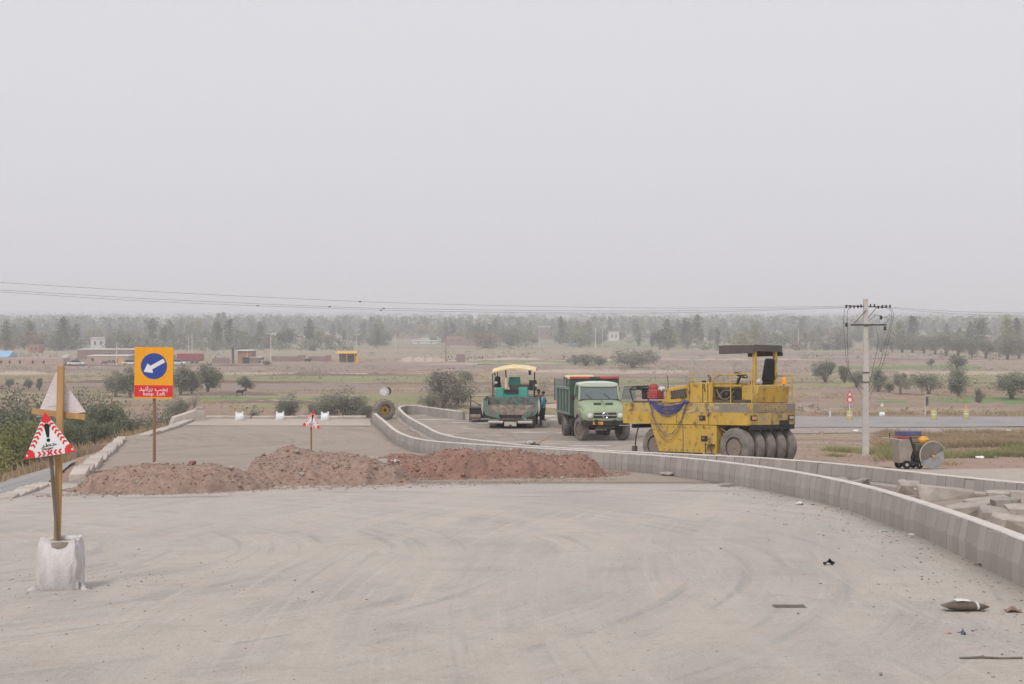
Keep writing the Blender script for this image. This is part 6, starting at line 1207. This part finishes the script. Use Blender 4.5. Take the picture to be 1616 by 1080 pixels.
for px, row, h, w, lab in ((455, 662, 36, 1.1, 'round olive bush behind the white sacks'), (522, 664, 44, 1., 'tallest bush behind the white sacks'), (556, 663, 46, 1.05, 'wide bush beside the big tyre'), (580, 664, 30, .9, 'low bush touching the big tyre'), (284, 662, 34, 1.1, 'bush at the end of the pale concrete strip'), (400, 660, 12, 1.2, 'tiny bush between two white sacks'), (500, 662, 30, .9, 'bush left of the tallest one')):
    ptree('bushgrey', px, row, h, lab, 'bushes below the far end of the lane', 'bush', 3.1, w, 'bush')
# thick bushes on the low ground at the left
GL = 'thick bushes below the left bank'
LB_ = [(-12, 655, 74, 'bush'), (14, 640, 78, 'bushgrey'), (40, 628, 80, 'bushgrey'), (66, 640, 76, 'bush'), (92, 652, 72, 'bushgrey'), (112, 640, 78, 'bush'), (138, 628, 80, 'bushgrey'), (160, 632, 80, 'bush'), (182, 640, 82, 'bush'), (205, 655, 84, 'bushgrey'), (232, 664, 88, 'bush'), (-20, 690, 62, 'bushyel'), (10, 672, 64, 'bushyel'), (38, 676, 64, 'bushyel'), (62, 690, 62, 'bush'), (120, 668, 66, 'bush'), (150, 660, 68, 'bush'), (176, 664, 72, 'bush'), (84, 690, 62, 'bush'), (258, 650, 96, 'bushgrey')]
for k, (px, top, y, kd) in enumerate(LB_):
    x = gx(px, y); z = hz(x, y); h = (HOR - top) / FPX * y + CAM_Z - z; lab = {'bush': 'dark green thick bush below the left bank', 'bushgrey': 'grey-green thick bush below the left bank', 'bushyel': 'yellow-green low bush below the left bank'}[kd]
    lab += ' ' + next(t_ for lim, t_ in ((58, 'next to the bypass lane'), (128, 'behind the wooden sign posts'), (195, 'above the pale stepped slabs'), (999, 'near the parked blue van')) if px < lim)
    tree(kd, x, y, max(h, .8) / (3.0 if kd != 'bushyel' else 2.1), lab, lab.replace(' bush ', ' bushes '), 'thick_bush', None, random.uniform(.75, 1.), 'bush')
# bare twiggy shrub by the strip end
def twigs(px, row, h, label):
    x, y, z = land_pt(px, row); o = thing('bare_shrub', label, 'shrub', (x, y, z)); b = MB(); r = random.Random(5)
    for k in range(26): a = r.uniform(0, 6.28); t = r.uniform(.1, .5); b.tube([(0, 0, 0), (math.cos(a) * t * .4, math.sin(a) * t * .4, h * .5), (math.cos(a) * t * 1.3, math.sin(a) * t * 1.3, h * r.uniform(.7, 1))], [.03, .02, .006], 4)
    b.obj('twigs', 'barkpale', o)['kind'] = 'stuff'
twigs(306, 665, 3.2, 'bare pale twiggy shrub at the end of the embankment')
# farm houses set among the trees (built further down); trees keep clear of the view of their fronts
HS = [(703, 735, 545, 531, 'brick', 'brown brick house in the middle of the belt', None, 5), (733, 760, 546, 536, 'mauve', 'low annex right of the brown brick house', None, 4), (651, 690, 543, 538.5, 'whitewall', 'long white roofed shed left of the brown house', 'whitewall', 6), (667, 678, 540, 534.5, 'whitewall', 'small white block on the long shed', None, 3), (850, 868, 536, 516.5, 'mauve', 'tall pale two storey house among the trees', 'whitewall', 6), (867, 876, 536, 520, 'mauve', 'shorter wing of the tall pale house', None, 5), (961, 977, 538, 524.5, 'whitewall', 'white house with square windows at the green strip', 'whitewall', 6),
      (5, 16, 553, 539, 'brick', 'orange brick house behind the left tree row', None, 5), (45, 62, 557, 544, 'brick', 'broken brown brick house left of the tan buildings', None, 5), (143, 166, 550, 534, 'whitewall', 'white house with a columned porch behind the mauve building', 'whitewall', 6), (332, 350, 527, 521.5, 'whitewall', 'white flat house below the two dark poplars', 'whitewall', 8), (240, 303, 513, 510, 'whitewall', 'long white warehouse roof far in the trees', None, 30), (316, 332, 512.5, 509, 'whitewall', 'white warehouse right of the long one', None, 20), (350, 360, 513.5, 510.5, 'whitewall', 'short white warehouse beside the poplars', None, 20), (161, 169, 512, 508, 'mauve', 'far pale house above the left trees', 'whitewall', 15),
      (425, 434, 530, 526.5, 'whitewall', 'white roofed hut behind the lamp post', 'whitewall', 6), (457, 472, 536, 533.5, 'whitewall', 'flat white shed behind the yard walls', None, 6), (480, 494, 531, 527.5, 'brick', 'terracotta roofed house behind the yard walls', None, 8), (1094, 1100, 545, 535, 'whitewall', 'small pale house at the tree foot behind the roller', None, 5), (1545, 1563, 546, 531, 'brick', 'reddish house with a white roof edge in the right trees', 'whitewall', 6), (1511, 1529, 530, 522, 'mauve', 'house with a thin white roof above the orchard row', 'whitewall', 8), (1445, 1462, 531, 528.5, 'whitewall', 'low white shed in the trees behind the power pole', None, 6), (1370, 1382, 531, 524, 'whitewall', 'white shed just right of the power pole', None, 6), (615, 640, 513, 510, 'fieldpale', 'far pale yellowish shed above the tyre', None, 30), (625, 660, 535, 531, 'mauve', 'low grey farm wall in the trees', None, 1)]
CLEAR = [(a_, b_, land_y(r_)) for a_, b_, r_, *_ in HS] + [(120, 216, land_y(570)), (528, 570, land_y(572)), (360, 400, land_y(574))]
def clear(px, y): return not any(a_ - 5 < px < b_ + 5 and max(yh - 330, yh * .5) < y < yh + 8 for a_, b_, yh in CLEAR)
# the tree belt: each nearer tree a thing
random.seed(21)
cnt = {'poplar': 0, 'roundfar': 0}
ZONES = [(150, 'behind the long low building'), (260, 'behind the mauve brick building'), (345, 'behind the red trailer lorry'), (420, 'behind the brick hut and its chimney'), (525, 'behind the yard walls'), (640, 'behind the yellow roofed shelter'), (770, 'around the brown brick house'), (900, 'around the tall pale house'), (1020, 'around the white house with square windows'), (1180, 'behind the small pale house at the tree foot'), (1330, 'around the lone pale pole'), (1480, 'in the line of the concrete power pole'), (9999, 'around the reddish house with a white roof edge')]
def zone(px): return next(z_ for lim, z_ in ZONES if px < lim)
def belt(n, y0, y1, kinds, label_of):
    for k in range(n):
        y = y0 + (y1 - y0) * random.random() ** 1.2; px = random.uniform(-40, 1660); kd = random.choice(kinds)
        if 480 < px < 640 and y < 700 and random.random() < .5: y += 200
        if 600 < px < 1000 and y < 640: y += 120
        if not clear(px, y): continue
        s = random.uniform(.38, 1.08) if kd == 'poplar' else random.uniform(.4, 1.25)
        x = gx(px, y); tree(kd, x, y, s, ('tall ' if s > .75 else 'small ') + label_of[kd] + ' ' + zone(px), ('tall ' if s > .75 else 'small ') + label_of[kd] + 's ' + zone(px) if True else 'far ' + ('poplars' if kd == 'poplar' else 'round trees') + ' of the hazy tree belt', 'poplar_tree' if kd == 'poplar' else 'broadleaf_tree', float(plain(y)) - .1, random.uniform(.85, 1.25))
LABS = {'poplar': 'slender hazy poplar', 'roundfar': 'round hazy tree'}
belt(270, 590, 1250, ['poplar'], LABS); belt(290, 560, 1050, ['roundfar'], LABS)
for px, row, h in ((1390, 556, 26), (1408, 556, 26), (1424, 557, 30), (1440, 557, 28), (1458, 558, 30), (1476, 560, 30), (1494, 562, 34), (1512, 563, 32), (1534, 564, 26), (1556, 566, 30), (1590, 568, 34), (1608, 566, 32)):
    ptree('olive', px, row, h, 'grey-green orchard tree with visible stems before the tall tree belt', 'orchard row before the tree belt', 'orchard_tree', 3.7, 1.1)
for px, row, h in ((1440, 552, 52), (1420, 552, 46), (1530, 553, 44), (1545, 553, 50), (1590, 554, 56), (1605, 552, 48), (1375, 552, 40), (1080, 549, 45), (1100, 549, 50), (930, 546, 40), (920, 546, 36), (10, 556, 50), (100, 553, 52), (238, 548, 46), (345, 532, 36), (352, 532, 38), (270, 548, 42)):
    ptree('poplar', px, row, h, 'outstanding dark poplar ' + zone(px), 'outstanding dark poplars ' + zone(px), 'tall_poplar', 12.8, 1.15)
# the rest of the plain's trees reads as one mass
def far_wood(n):
    r = np.random.default_rng(77); VV = []
    y = 1050 + 6500 * r.random(n) ** 1.6; px = r.uniform(-60, 1680, n); kp = np.array([clear(p_, y_) for p_, y_ in zip(px, y)]); px, y = px[kp], y[kp]; n = len(y); x = (px - 808) / FPX * y; z = plain(y); h = r.uniform(4, 12, n) * (1 + y / 9000); w = h * r.uniform(.3, .7, n); q = 34
    c = np.repeat(np.stack([x, y, z], -1), q, 0); rr = r.normal(size=(n * q, 3)); hh = np.repeat(h, q); ww = np.repeat(w, q)
    P = c + np.stack([rr[:, 0] * ww * .42, rr[:, 1] * ww * .42, (.08 + .9 * r.random(n * q) ** .8) * hh], -1)
    a = r.normal(size=(n * q, 3)); a /= np.linalg.norm(a, axis=1)[:, None]; b = np.cross(a, r.normal(size=(n * q, 3))); b /= np.linalg.norm(b, axis=1)[:, None]; s = (.13 * hh)[:, None] * r.uniform(.6, 1.3, (n * q, 1))
    V = np.stack([P - a * s, P - b * s * .7, P + a * s, P + b * s * .7], 1).reshape(-1, 3); tag(link('far_wood', npmesh('far_wood', V, np.arange(len(V)).reshape(-1, 4), 'farleaf')), kind='stuff')
far_wood(5200)
def scrub(n):
    r = np.random.default_rng(78); y = 575 + 700 * r.random(n) ** 1.1; px = r.uniform(-60, 1680, n); kp = np.array([clear(p_, y_) for p_, y_ in zip(px, y)]); px, y = px[kp], y[kp]; n = len(y); x = (px - 808) / FPX * y; ok = (vnoise(x, y, 60, 12) + .5 * vnoise(x, y, 22, 13) > .06) & ~((px > 560) & (px < 1100) & (y < 640)); x, y = x[ok], y[ok]; n = len(x); q = 46
    h = r.uniform(1.2, 5, n); c = np.repeat(np.stack([x, y, plain(y)], -1), q, 0); hh = np.repeat(h, q); rr = r.normal(size=(n * q, 3)); P = c + np.stack([rr[:, 0] * hh * .45, rr[:, 1] * hh * .45, r.random(n * q) * hh], -1)
    a = r.normal(size=(n * q, 3)); a /= np.linalg.norm(a, axis=1)[:, None]; b = np.cross(a, r.normal(size=(n * q, 3))); b /= np.linalg.norm(b, axis=1)[:, None]; s = (.12 * hh + .1)[:, None] * r.uniform(.6, 1.3, (n * q, 1))
    V = np.stack([P - a * s, P - b * s * .7, P + a * s, P + b * s * .7], 1).reshape(-1, 3); tag(link('belt_scrub', npmesh('belt_scrub', V, np.arange(len(V)).reshape(-1, 4), 'farleaf')), kind='stuff')
scrub(2800)
# grass: blades in tufts
def tufts(n, f, h0, h1, matl, name, blades=8, spread=.3, seed=3, zf=None):
    r = np.random.default_rng(seed); xy = np.array([f(r) for _ in range(n)]); z = (zf or height)(xy[:, 0], xy[:, 1]); ok = sdf(xy[:, 0], xy[:, 1]) > .25; xy, z = xy[ok], z[ok]; n = len(xy)
    hh = r.uniform(h0, h1, n).repeat(blades); base = np.concatenate([xy, z[:, None]], 1).repeat(blades, 0); off = r.normal(size=(n * blades, 2)) * spread * .5; base[:, :2] += off
    tip = base.copy(); tip[:, :2] += off * .8 + r.normal(size=(n * blades, 2)) * .12 * hh[:, None]; tip[:, 2] += hh * r.uniform(.6, 1.1, n * blades); a = r.uniform(0, 6.28, n * blades); wv = np.stack([np.cos(a), np.sin(a), a * 0], -1) * (hh * .09)[:, None]; base[:, 2] -= .05
    V = np.stack([base - wv, base + wv, tip], 1).reshape(-1, 3); return tag(link(name, npmesh(name, V, np.arange(len(V)).reshape(-1, 3), matl)), kind='stuff')
def pxy(p0, p1, y0, y1, pw=1.):
    def f(r): y = y0 + (y1 - y0) * r.random() ** pw; return gx(r.uniform(p0, p1), y), y
    return f
def clumpy(f, sc, thr, seed):
    def g(r):
        for _ in range(30):
            x, y = f(r)
            if float(vnoise(x, y, sc, seed)) + .5 * float(vnoise(x, y, sc * .4, seed + 1)) > thr: break
        return x, y
    return g
tufts(6500, clumpy(pxy(1390, 1680, 103, 124), 4, -.1, 3), .2, .6, 'drygrass', 'dry_grass', 9, .5, 3)
tufts(4200, clumpy(pxy(1400, 1680, 84, 101, 1.1), 4, .0, 5), .15, .45, 'grassgreen', 'green_grass', 9, .5, 4)
tufts(500, clumpy(pxy(1310, 1400, 90, 97), 2.5, .05, 6), .15, .4, 'grassgreen', 'green_grass', 9, .5, 14)
tufts(1200, clumpy(pxy(1380, 1680, 76, 110), 5, .05, 7), .15, .45, 'drygrass', 'dry_grass', 8, .4, 5)
tufts(5000, clumpy(pxy(-40, 1660, 146, 300, 1.2), 9, .1, 8), .15, .5, 'drygrass', 'field_grass', 7, 1.2, 6)
tufts(3500, clumpy(pxy(-40, 1660, 150, 330, 1.2), 12, .15, 9), .15, .5, 'grassgreen', 'field_herbs', 7, 1.4, 7)
tufts(3500, lambda r: (-18 - 22 * r.random(), 50 + 45 * r.random()), .15, .5, 'drygrass', 'bank_grass', 8, .35, 8)
tufts(2200, lambda r: (r.uniform(-30, 12), 86 + 50 * r.random()), .2, .6, 'drygrass', 'slope_grass', 8, .6, 9)
def field_scrub(n, p0, p1, y0, y1, h0, h1, matl, seed, thr, name='field_scrub', q=12):
    r = np.random.default_rng(seed); y = y0 + (y1 - y0) * r.random(n) ** 1.2; x = (r.uniform(p0, p1, n) - 808) / FPX * y; ok = (vnoise(x * .5, y, 26, seed) + .7 * vnoise(x * .6, y, 9, seed + 1) > thr); x, y = x[ok], y[ok]; n = len(x)
    z = height(x, y); h = h0 + (h1 - h0) * r.random(n) ** 2.5; c = np.repeat(np.stack([x, y, z], -1), q, 0); hh = np.repeat(h, q); rr = r.normal(size=(n * q, 3)); P = c + np.stack([rr[:, 0] * hh * .6, rr[:, 1] * hh * .5, r.random(n * q) * hh * .9], -1)
    a = r.normal(size=(n * q, 3)); a /= np.linalg.norm(a, axis=1)[:, None]; b = np.cross(a, r.normal(size=(n * q, 3))); b /= np.linalg.norm(b, axis=1)[:, None]; s = (.2 * hh)[:, None] * r.uniform(.6, 1.3, (n * q, 1))
    V = np.stack([P - a * s, P - b * s * .6, P + a * s, P + b * s * .6], 1).reshape(-1, 3); tag(link(name, npmesh(name, V, np.arange(len(V)).reshape(-1, 4), matl)), kind='stuff')
field_scrub(4000, -40, 1660, 147, 420, .25, .9, 'dustyleaf', 31, .12); field_scrub(3000, -40, 1660, 147, 420, .25, .8, 'drygrass', 32, .0); field_scrub(2500, -40, 1660, 150, 480, .3, 1.3, 'olive', 33, .15); field_scrub(1800, -40, 1660, 147, 300, .25, .7, 'brownleaf', 34, .1); field_scrub(1500, -40, 1660, 380, 620, .5, 1.8, 'farleaf', 35, .12)
# clods and stones on the bare banks
def bankstones(r): return r.uniform(10, 40), 44 + 60 * r.random()
rb = np.random.default_rng(4); VV, FF = [], []; bvv = np.array([(-1, -1, -.5), (1, -1, -.5), (1, 1, -.5), (-1, 1, -.5), (-.5, -.4, .8), (.6, -.4, .7), (.4, .6, .6), (-.6, .5, .8)]) * .5; bff = np.array([(4, 5, 6, 7), (0, 1, 5, 4), (1, 2, 6, 5), (2, 3, 7, 6), (3, 0, 4, 7)])
bx2 = np.array([(rb.uniform(10, 60), 43 + 85 * rb.random()) for _ in range(3000)]); bz2 = height(bx2[:, 0], bx2[:, 1]); okb = sdf(bx2[:, 0], bx2[:, 1]) > .4
for k, (xy_, z_) in enumerate(zip(bx2[okb], bz2[okb])): VV.append((bvv + rb.normal(size=(8, 3)) * .1) * rb.uniform(.04, .22) * (1 + 1.2 * (rb.random() > .97)) + [xy_[0], xy_[1], z_ + .01]); FF.append(bff + 8 * k)
tag(link('bank_stones', npmesh('bank_stones', np.concatenate(VV), np.concatenate(FF), 'clodgrey')), kind='stuff')

# ------------------------------------------------------------------ buildings beyond the fields
def house(px0, px1, rb_, rt, depth, wallm, label, roofm=None, wins=(), door=None, roof_h=.25, over=.3, gable=0, name='house', parapet=None, cat='building', ynear=None, winm='window', doorm='window'):
    y = land_y(rb_) if ynear is None else ynear; sc = y / FPX; x0, x1 = gx(px0, y), gx(px1, y); w = x1 - x0; h = (rb_ - rt) * sc; z = float(plain(y))
    o = thing(name, label, cat, ((x0 + x1) / 2, y, z - .1)); MB().box((0, depth / 2, h / 2 - .2), (w, depth, h + .4)).obj('wall', wallm, o)
    rf = None
    if gable: rf = MB().prism([(-.4, h), (depth + .4, h), (depth / 2, h + gable)], 0, -w / 2 - over, w / 2 + over).obj('roof', roofm, o)
    elif roofm: rf = MB().box((0, depth / 2, h + roof_h / 2), (w + over * 2, depth + over * 2, roof_h)).obj('roof', roofm, o)
    for u, ww, v0, v1 in wins:
        f = MB().box((-w / 2 + u * w, -.02, (v0 + v1) / 2 * h), (ww, .14, (v1 - v0) * h)).obj('window', 'pale' if winm == 'window' else winm, o); MB().box((-w / 2 + u * w, -.08, (v0 + v1) / 2 * h), (ww * .8, .06, (v1 - v0) * h * .85)).obj('pane', winm, f)
    if door: MB().box((-w / 2 + door[0] * w, -.03, door[2] * h / 2), (door[1], .12, door[2] * h)).obj('door', doorm, o)
    return o, y, x0, w, h
house(-40, 100, 577.5, 565, 5, 'mud', 'long low mud-plastered building with a row of small windows', None, [(u, .55, .35, .75) for u in (.15, .30, .395, .51, .655, .78)], None)
o, y, x0, w, h = house(137, 202, 576, 561.5, 7, 'mud', 'tan building with black wall writing and a yellow door', 'whitewall', [(.14, .7, .45, .8)], (.83, 1.1, .72), .12, .1, doorm='yelroof')
text('\ufeae\ufef4\ufee4\ufecc\ufe97', 1.6, 'black', o, (.5, -.05, h * .5), (R(90), 0, 0), 'wall_writing', .02, 1.2)
house(122, 214, 570, 551.5, 6, 'mauve', 'mauve brick building behind the tan ones', 'whitewall', [(.5, .7, .4, .75), (.56, .7, .4, .75)], None, .15, .05)
house(99, 107, 576, 560, 3, 'whitewall', 'white kiosk with a dark doorway between the low buildings', None, (), (.5, .9, .75), name='kiosk')
house(107, 118, 576, 565, 3, 'mud', 'short tan wall piece beside the white kiosk', None, name='wall_piece', cat='wall')
o, y, x0, w, h = house(-40, 12, 568, 563, 8, 'whitewall', 'shed with a light blue pitched roof', 'blueroof', (), None, gable=1.6, name='shed')
house(200, 216, 575, 563, 5, 'mauve', 'open shop front beside the keep left board', 'whitewall', (), (.45, 1.6, .7), .3, .5, name='shop')
house(216, 290, 572, 562, 5, 'mud', 'low tan house row behind the keep left board', None, [(.3, .7, .4, .8)])
# red trailer lorry
y = land_y(574); lo = thing('trailer_lorry', 'parked lorry with a long dark red trailer beyond the fields', 'lorry', (gx(298, y), y, float(plain(y)))); L_ = 40 / FPX * y
MB().box((.4, 0, 1.75), (L_, 2.3, 1.6)).obj('trailer', 'maroon', lo, bevel=.05); MB().box((.4, 0, .85), (L_, 1.0, .2)).obj('chassis', 'dark', lo); MB().box((-L_ / 2 - 1.2, 0, 1.4), (1.7, 2.2, 2.1)).obj('cab', 'white', lo, bevel=.12); MB().box((-L_ / 2 - 1.3, -1.11, 1.8), (1.0, .03, .7)).obj('cab_window', 'window', lo)
for dx in (-L_ / 2 - 1.2, -L_ / 2 + 1.6, L_ / 2 - 2.2, L_ / 2 - 1.0): wheel(lo, (dx, -1.0, .48), .48, .3, .25, -1, R(90), 'darksteel', 'rubber', 0)
for w_ in [c for c in lo.children if c.name.startswith('wheel')]: w_.rotation_euler = (0, 0, R(90)); 
def far_car(px, row, m_, label):
    y = land_y(row); o = thing('parked_car', label, 'car', (gx(px, y), y - 2, float(plain(y - 2))), 0)
    B_ = [[(p[1], p[0], p[2]) for p in sect(*a)] for a in ((-2.0, .7, .3, .75, .3), (-1.9, .78, .28, .82, .3), (1.9, .78, .28, .8, .3), (2.05, .7, .3, .7, .3))]; MB().loft(B_).obj('body', m_, o, smooth=50)
    B_ = [[(p[1], p[0], p[2]) for p in sect(*a)] for a in ((-1.3, .6, .8, .9, .4), (-.8, .66, .8, 1.4, .4), (.6, .66, .8, 1.4, .4), (1.3, .6, .8, .9, .4))]; MB().loft(B_).obj('cabin', 'window', o, smooth=50)
    for dx in (-1.25, 1.25): MB().cyl((dx, -.78, .3), (dx, -.6, .3), .3, 14).obj('wheel', 'rubber', o)
far_car(124, 577, 'white', 'white car with a dark roof parked before the tan building'); far_car(209, 576.5, 'white', 'pale car parked at the open shop front'); far_car(283, 576, 'white', 'white car parked in front of the red trailer')
house(375, 397, 574, 553.5, 6, 'brick', 'small orange brick hut with a dark opening', 'whitewall', (), (.6, 1.7, .5), .15, .4, name='brick_hut')
house(396, 411, 574, 564, 5, 'mauve', 'low annex at the side of the brick hut', 'whitewall', (), None, .12, .2, name='annex'); house(335, 362, 574, 565, .4, 'mauve', 'low mauve wall before the dark chimney', None, name='yard_wall', cat='wall')
y = land_y(574); o = thing('kiln_chimney', 'dark square chimney next to the brick hut', 'chimney', (gx(367, y), y + .5, float(plain(y)))); MB().box((0, 0, 2.0), (.55, .55, 4.0)).obj('shaft', 'darksteel', o); MB().box((0, 0, 4.05), (.7, .7, .15)).obj('cap', 'dark', o)
o, y, x0, w, h = house(409, 414, 574, 568.5, 1.0, 'whitewall', 'tiny white booth with a round opening', None, (), None, name='booth'); MB().cyl((0, -.04, .6), (0, .02, .6), .2, 12).obj('round_opening', 'window', o)
for a, b_, lab, m_ in ((428, 470, 'pale mauve yard wall beyond the bare field', 'mauve'), (470, 482, 'taller grey pier between the two yard walls', 'mauve'), (486, 515, 'yard wall next to the grey pier', 'mauve'), (514, 522, 'short dark pier at the end of the yard walls', 'brick')): house(a, b_, 571, 560 if b_ - a < 20 else 562, .4, m_, lab, None, name='yard_wall', cat='wall')
# yellow shelter
y = land_y(572); o = thing('roadside_shelter', 'open shelter with a bright yellow roof', 'shelter', (gx(550, y), y, float(plain(y)))); W_ = 36 / FPX * y
MB().prism([(-2.2, 2.35), (2.2, 2.35), (2.2, 2.45), (0, 2.95), (-2.2, 2.45)], 0, -W_ / 2, W_ / 2 - .6).obj('roof', 'yelroof', o)
for dx in (-W_ / 2 + .3, -.2, W_ / 2 - 1.2): MB().box((dx, -1.9, 1.15), (.14, .14, 2.4)).obj('post', 'yelroof', o)
MB().box((-.3, 1.8, 1.1), (W_ - 1.2, .15, 2.2)).obj('back_wall', 'mauve', o); MB().box((.6, -.3, 1.0), (1.8, 1.2, 1.5)).obj('dark_tank', 'dark', o, bevel=.1); MB().box((W_ / 2 - .5, -2.0, .9), (.9, .8, 2.0), taper=(.7, .7)).obj('yellow_pump', 'yelroof', o, bevel=.05)
# pale earth banks with fence posts
def earthbank(px0, px1, row, hpx, label, m_='fieldpale'):
    y = land_y(row); n = 26; rings = []; z0 = float(plain(y)); x0, x1 = gx(px0, y), gx(px1, y)
    for k in range(n): t = k / (n - 1); x = x0 + (x1 - x0) * t; hh = hpx / FPX * y * min(1, 6 * t, 6 * (1 - t)) * (.75 + .5 * random.random()); rings.append([(x, y - hh * 1.6, z0 - .3), (x, y - .3 * hh, z0 + hh), (x, y + .6 * hh, z0 + hh * .9), (x, y + hh * 1.6, z0 - .3)])
    tag(MB().loft(rings).obj('earth_bank', m_, None, smooth=60), label, 'earth bank')
earthbank(627, 708, 571, 7, 'pale earth bank before the broken wall'); earthbank(750, 865, 570, 5, 'long pale earth bank beyond the paver'); earthbank(0, 70, 590.5, 4, 'pale earth bank in front of the long low building'); earthbank(62, 110, 588, 3.5, 'dark earth bank beside the pale one', 'fieldmauve')
house(720, 733, 572, 559, 2, 'mauve', 'stub of a broken grey-brown wall', None, name='broken_wall', cat='wall')
for a, b_, r1, r0, m_, lab, rf, dp in HS:
    w_ = b_ - a; wins = [(.3, .9, .35, .75), (.7, .9, .35, .75)] if r1 - r0 > 9 else [(.25, .8, .3, .7), (.75, .8, .3, .7)] if r1 > 525 else ()
    house(a, b_, r1, r0, dp, m_, lab, rf, wins, None, .35 if rf else .2, .3)
y = land_y(547); o = thing('far_vehicle', 'small light blue tractor parked at the green strip', 'tractor', (gx(903, y), y, float(plain(y)))); MB().box((0, 0, 1.1), (4.5, 2, 1.3)).obj('body', 'blueroof', o, bevel=.2); MB().box((.8, 0, 2.1), (1.8, 1.8, 1.0)).obj('cab', 'window', o, bevel=.1)
for dx in (-1.4, 1.3): MB().cyl((dx, -1.1, .6), (dx, -.7, .6), .6, 14).obj('wheel', 'rubber', o)
# lamp and power poles
def pole(px, rb_, rt, label, arm=0, r_=.13, m_='whitewall'):
    y = land_y(rb_); z = float(plain(y)); h = (rb_ - rt) / FPX * y; o = thing('utility_pole', label, 'pole', (gx(px, y), y, z)); MB().tube([(0, 0, -.3), (0, 0, h)], [r_, r_ * .6], 8).obj('shaft', m_, o)
    if arm: MB().box((0, 0, h - .2), (arm, .14, .16)).obj('cross_arm', m_, o)
for a in ((184, 576, 540, 'white pole before the tan building'), (298, 560, 528, 'white pole right of the keep left board'), (303, 560, 526, 'twin white pole beside the other'), (427.5, 574, 526, 'tall lamp post with a flat head', 2.6), (563, 557, 527, 'pole with a broad cross arm behind the yellow shelter', 2.8), (624, 553, 527, 'pale pole left of the brown brick house'), (703.5, 572, 531, 'brown pole before the brown brick house', 0, .14, 'mauve'), (851, 550, 520, 'thin pole before the tall pale house'), (940, 550, 517, 'thick white pole left of the white house', 0, .22), (951, 550, 519, 'thin white pole near the white house'), (1260, 548, 518, 'lone pale pole behind the roller canopy', 0, .18), (1556.5, 531, 512, 'white mast over the reddish house', 0, .14), (390, 574, 553, 'white pole at the brick hut', 0, .09)): pole(*a)
# grazing animals
def beast(px, row, label, s=1.):
    x, y, z = land_pt(px, row); o = thing('grazing_cow', label, 'cow', (x, y, z), R(8)); o.scale = (s,) * 3; b = bpy.data.meshes.new('body')
    J = [((-.75, 0, 1.15), .30), ((-.2, 0, 1.12), .33), ((.4, 0, 1.15), .34), ((.8, 0, 1.25), .22), ((1.1, 0, 1.45), .16), ((1.4, 0, 1.35), .10)]; E_ = [(i, i + 1) for i in range(5)]
    for k, (xx, par) in enumerate(((-.7, 0), (.55, 2))):
        for sy2 in (-.17, .17): n = len(J); J += [((xx, sy2, .75), .13), ((xx - .08 * (k == 0), sy2, .42), .07), ((xx, sy2, .04), .06)]; E_ += [(par, n), (n, n + 1), (n + 1, n + 2)]
    n = len(J); J += [((-1.02, 0, 1.1), .04), ((-1.08, 0, .6), .03)]; E_ += [(0, n), (n, n + 1)]
    b.from_pydata([j[0] for j in J], E_, []); t = bpy.data.objects.new('body', b); col.objects.link(t); t.modifiers.new('s', 'SKIN'); t.modifiers.new('b', 'SUBSURF').levels = 1
    for i, j in enumerate(J): v = b.skin_vertices[0].data[i]; v.radius = (j[1], j[1]); v.use_root = i == 1
    me = bpy.data.meshes.new_from_object(t.evaluated_get(bpy.context.evaluated_depsgraph_get())); bpy.data.objects.remove(t); me.materials.clear(); me.materials.append(M['cow']); link('body', me, o)
    for s_ in (-1, 1): MB().box((1.08, s_ * .17, 1.52), (.05, .16, .09)).obj('ear', 'cow', o)
beast(379, 625, 'dark cow standing beside the small lone tree', .55); beast(486, 573.5, 'dark cow lying by the grey pier of the yard walls', .8)
# ------------------------------------------------------------------ hills and the hazy air
hv = []; hn = 60
for j, yy in enumerate((7600, 8100, 8700)):
    for i in range(hn + 1): xx = -200 + 6600 * i / hn; hv.append((xx, yy, -40 + (0, 1, .3)[j] * (max(0, 105 * (1 - math.exp(-max(0, xx - 600) / 1500))) + 22 * float(vnoise(xx, yy, 700, 3)) + 8 * float(vnoise(xx, yy, 200, 4))) - (8 if j == 0 else 0)))
hl_ = npmesh('hills', hv, [(j * (hn + 1) + i, j * (hn + 1) + i + 1, (j + 1) * (hn + 1) + i + 1, (j + 1) * (hn + 1) + i) for j in range(2) for i in range(hn)], 'fieldmauve'); tag(link('hills', hl_), kind='structure')
hm = bpy.data.materials.new('haze'); hm.use_nodes = True; n_ = hm.node_tree.nodes; n_.clear(); ho = n_.new('ShaderNodeOutputMaterial'); pv_ = n_.new('ShaderNodeVolumePrincipled')
pv_.inputs['Color'].default_value = (.93, .945, 1, 1); pv_.inputs['Density'].default_value = .0006; pv_.inputs['Anisotropy'].default_value = 0.
hm.node_tree.links.new(pv_.outputs[0], ho.inputs['Volume']); M['haze'] = hm
tag(MB().box((0, 4500, 40), (15000, 9600, 170)).obj('haze', 'haze'), kind='stuff')
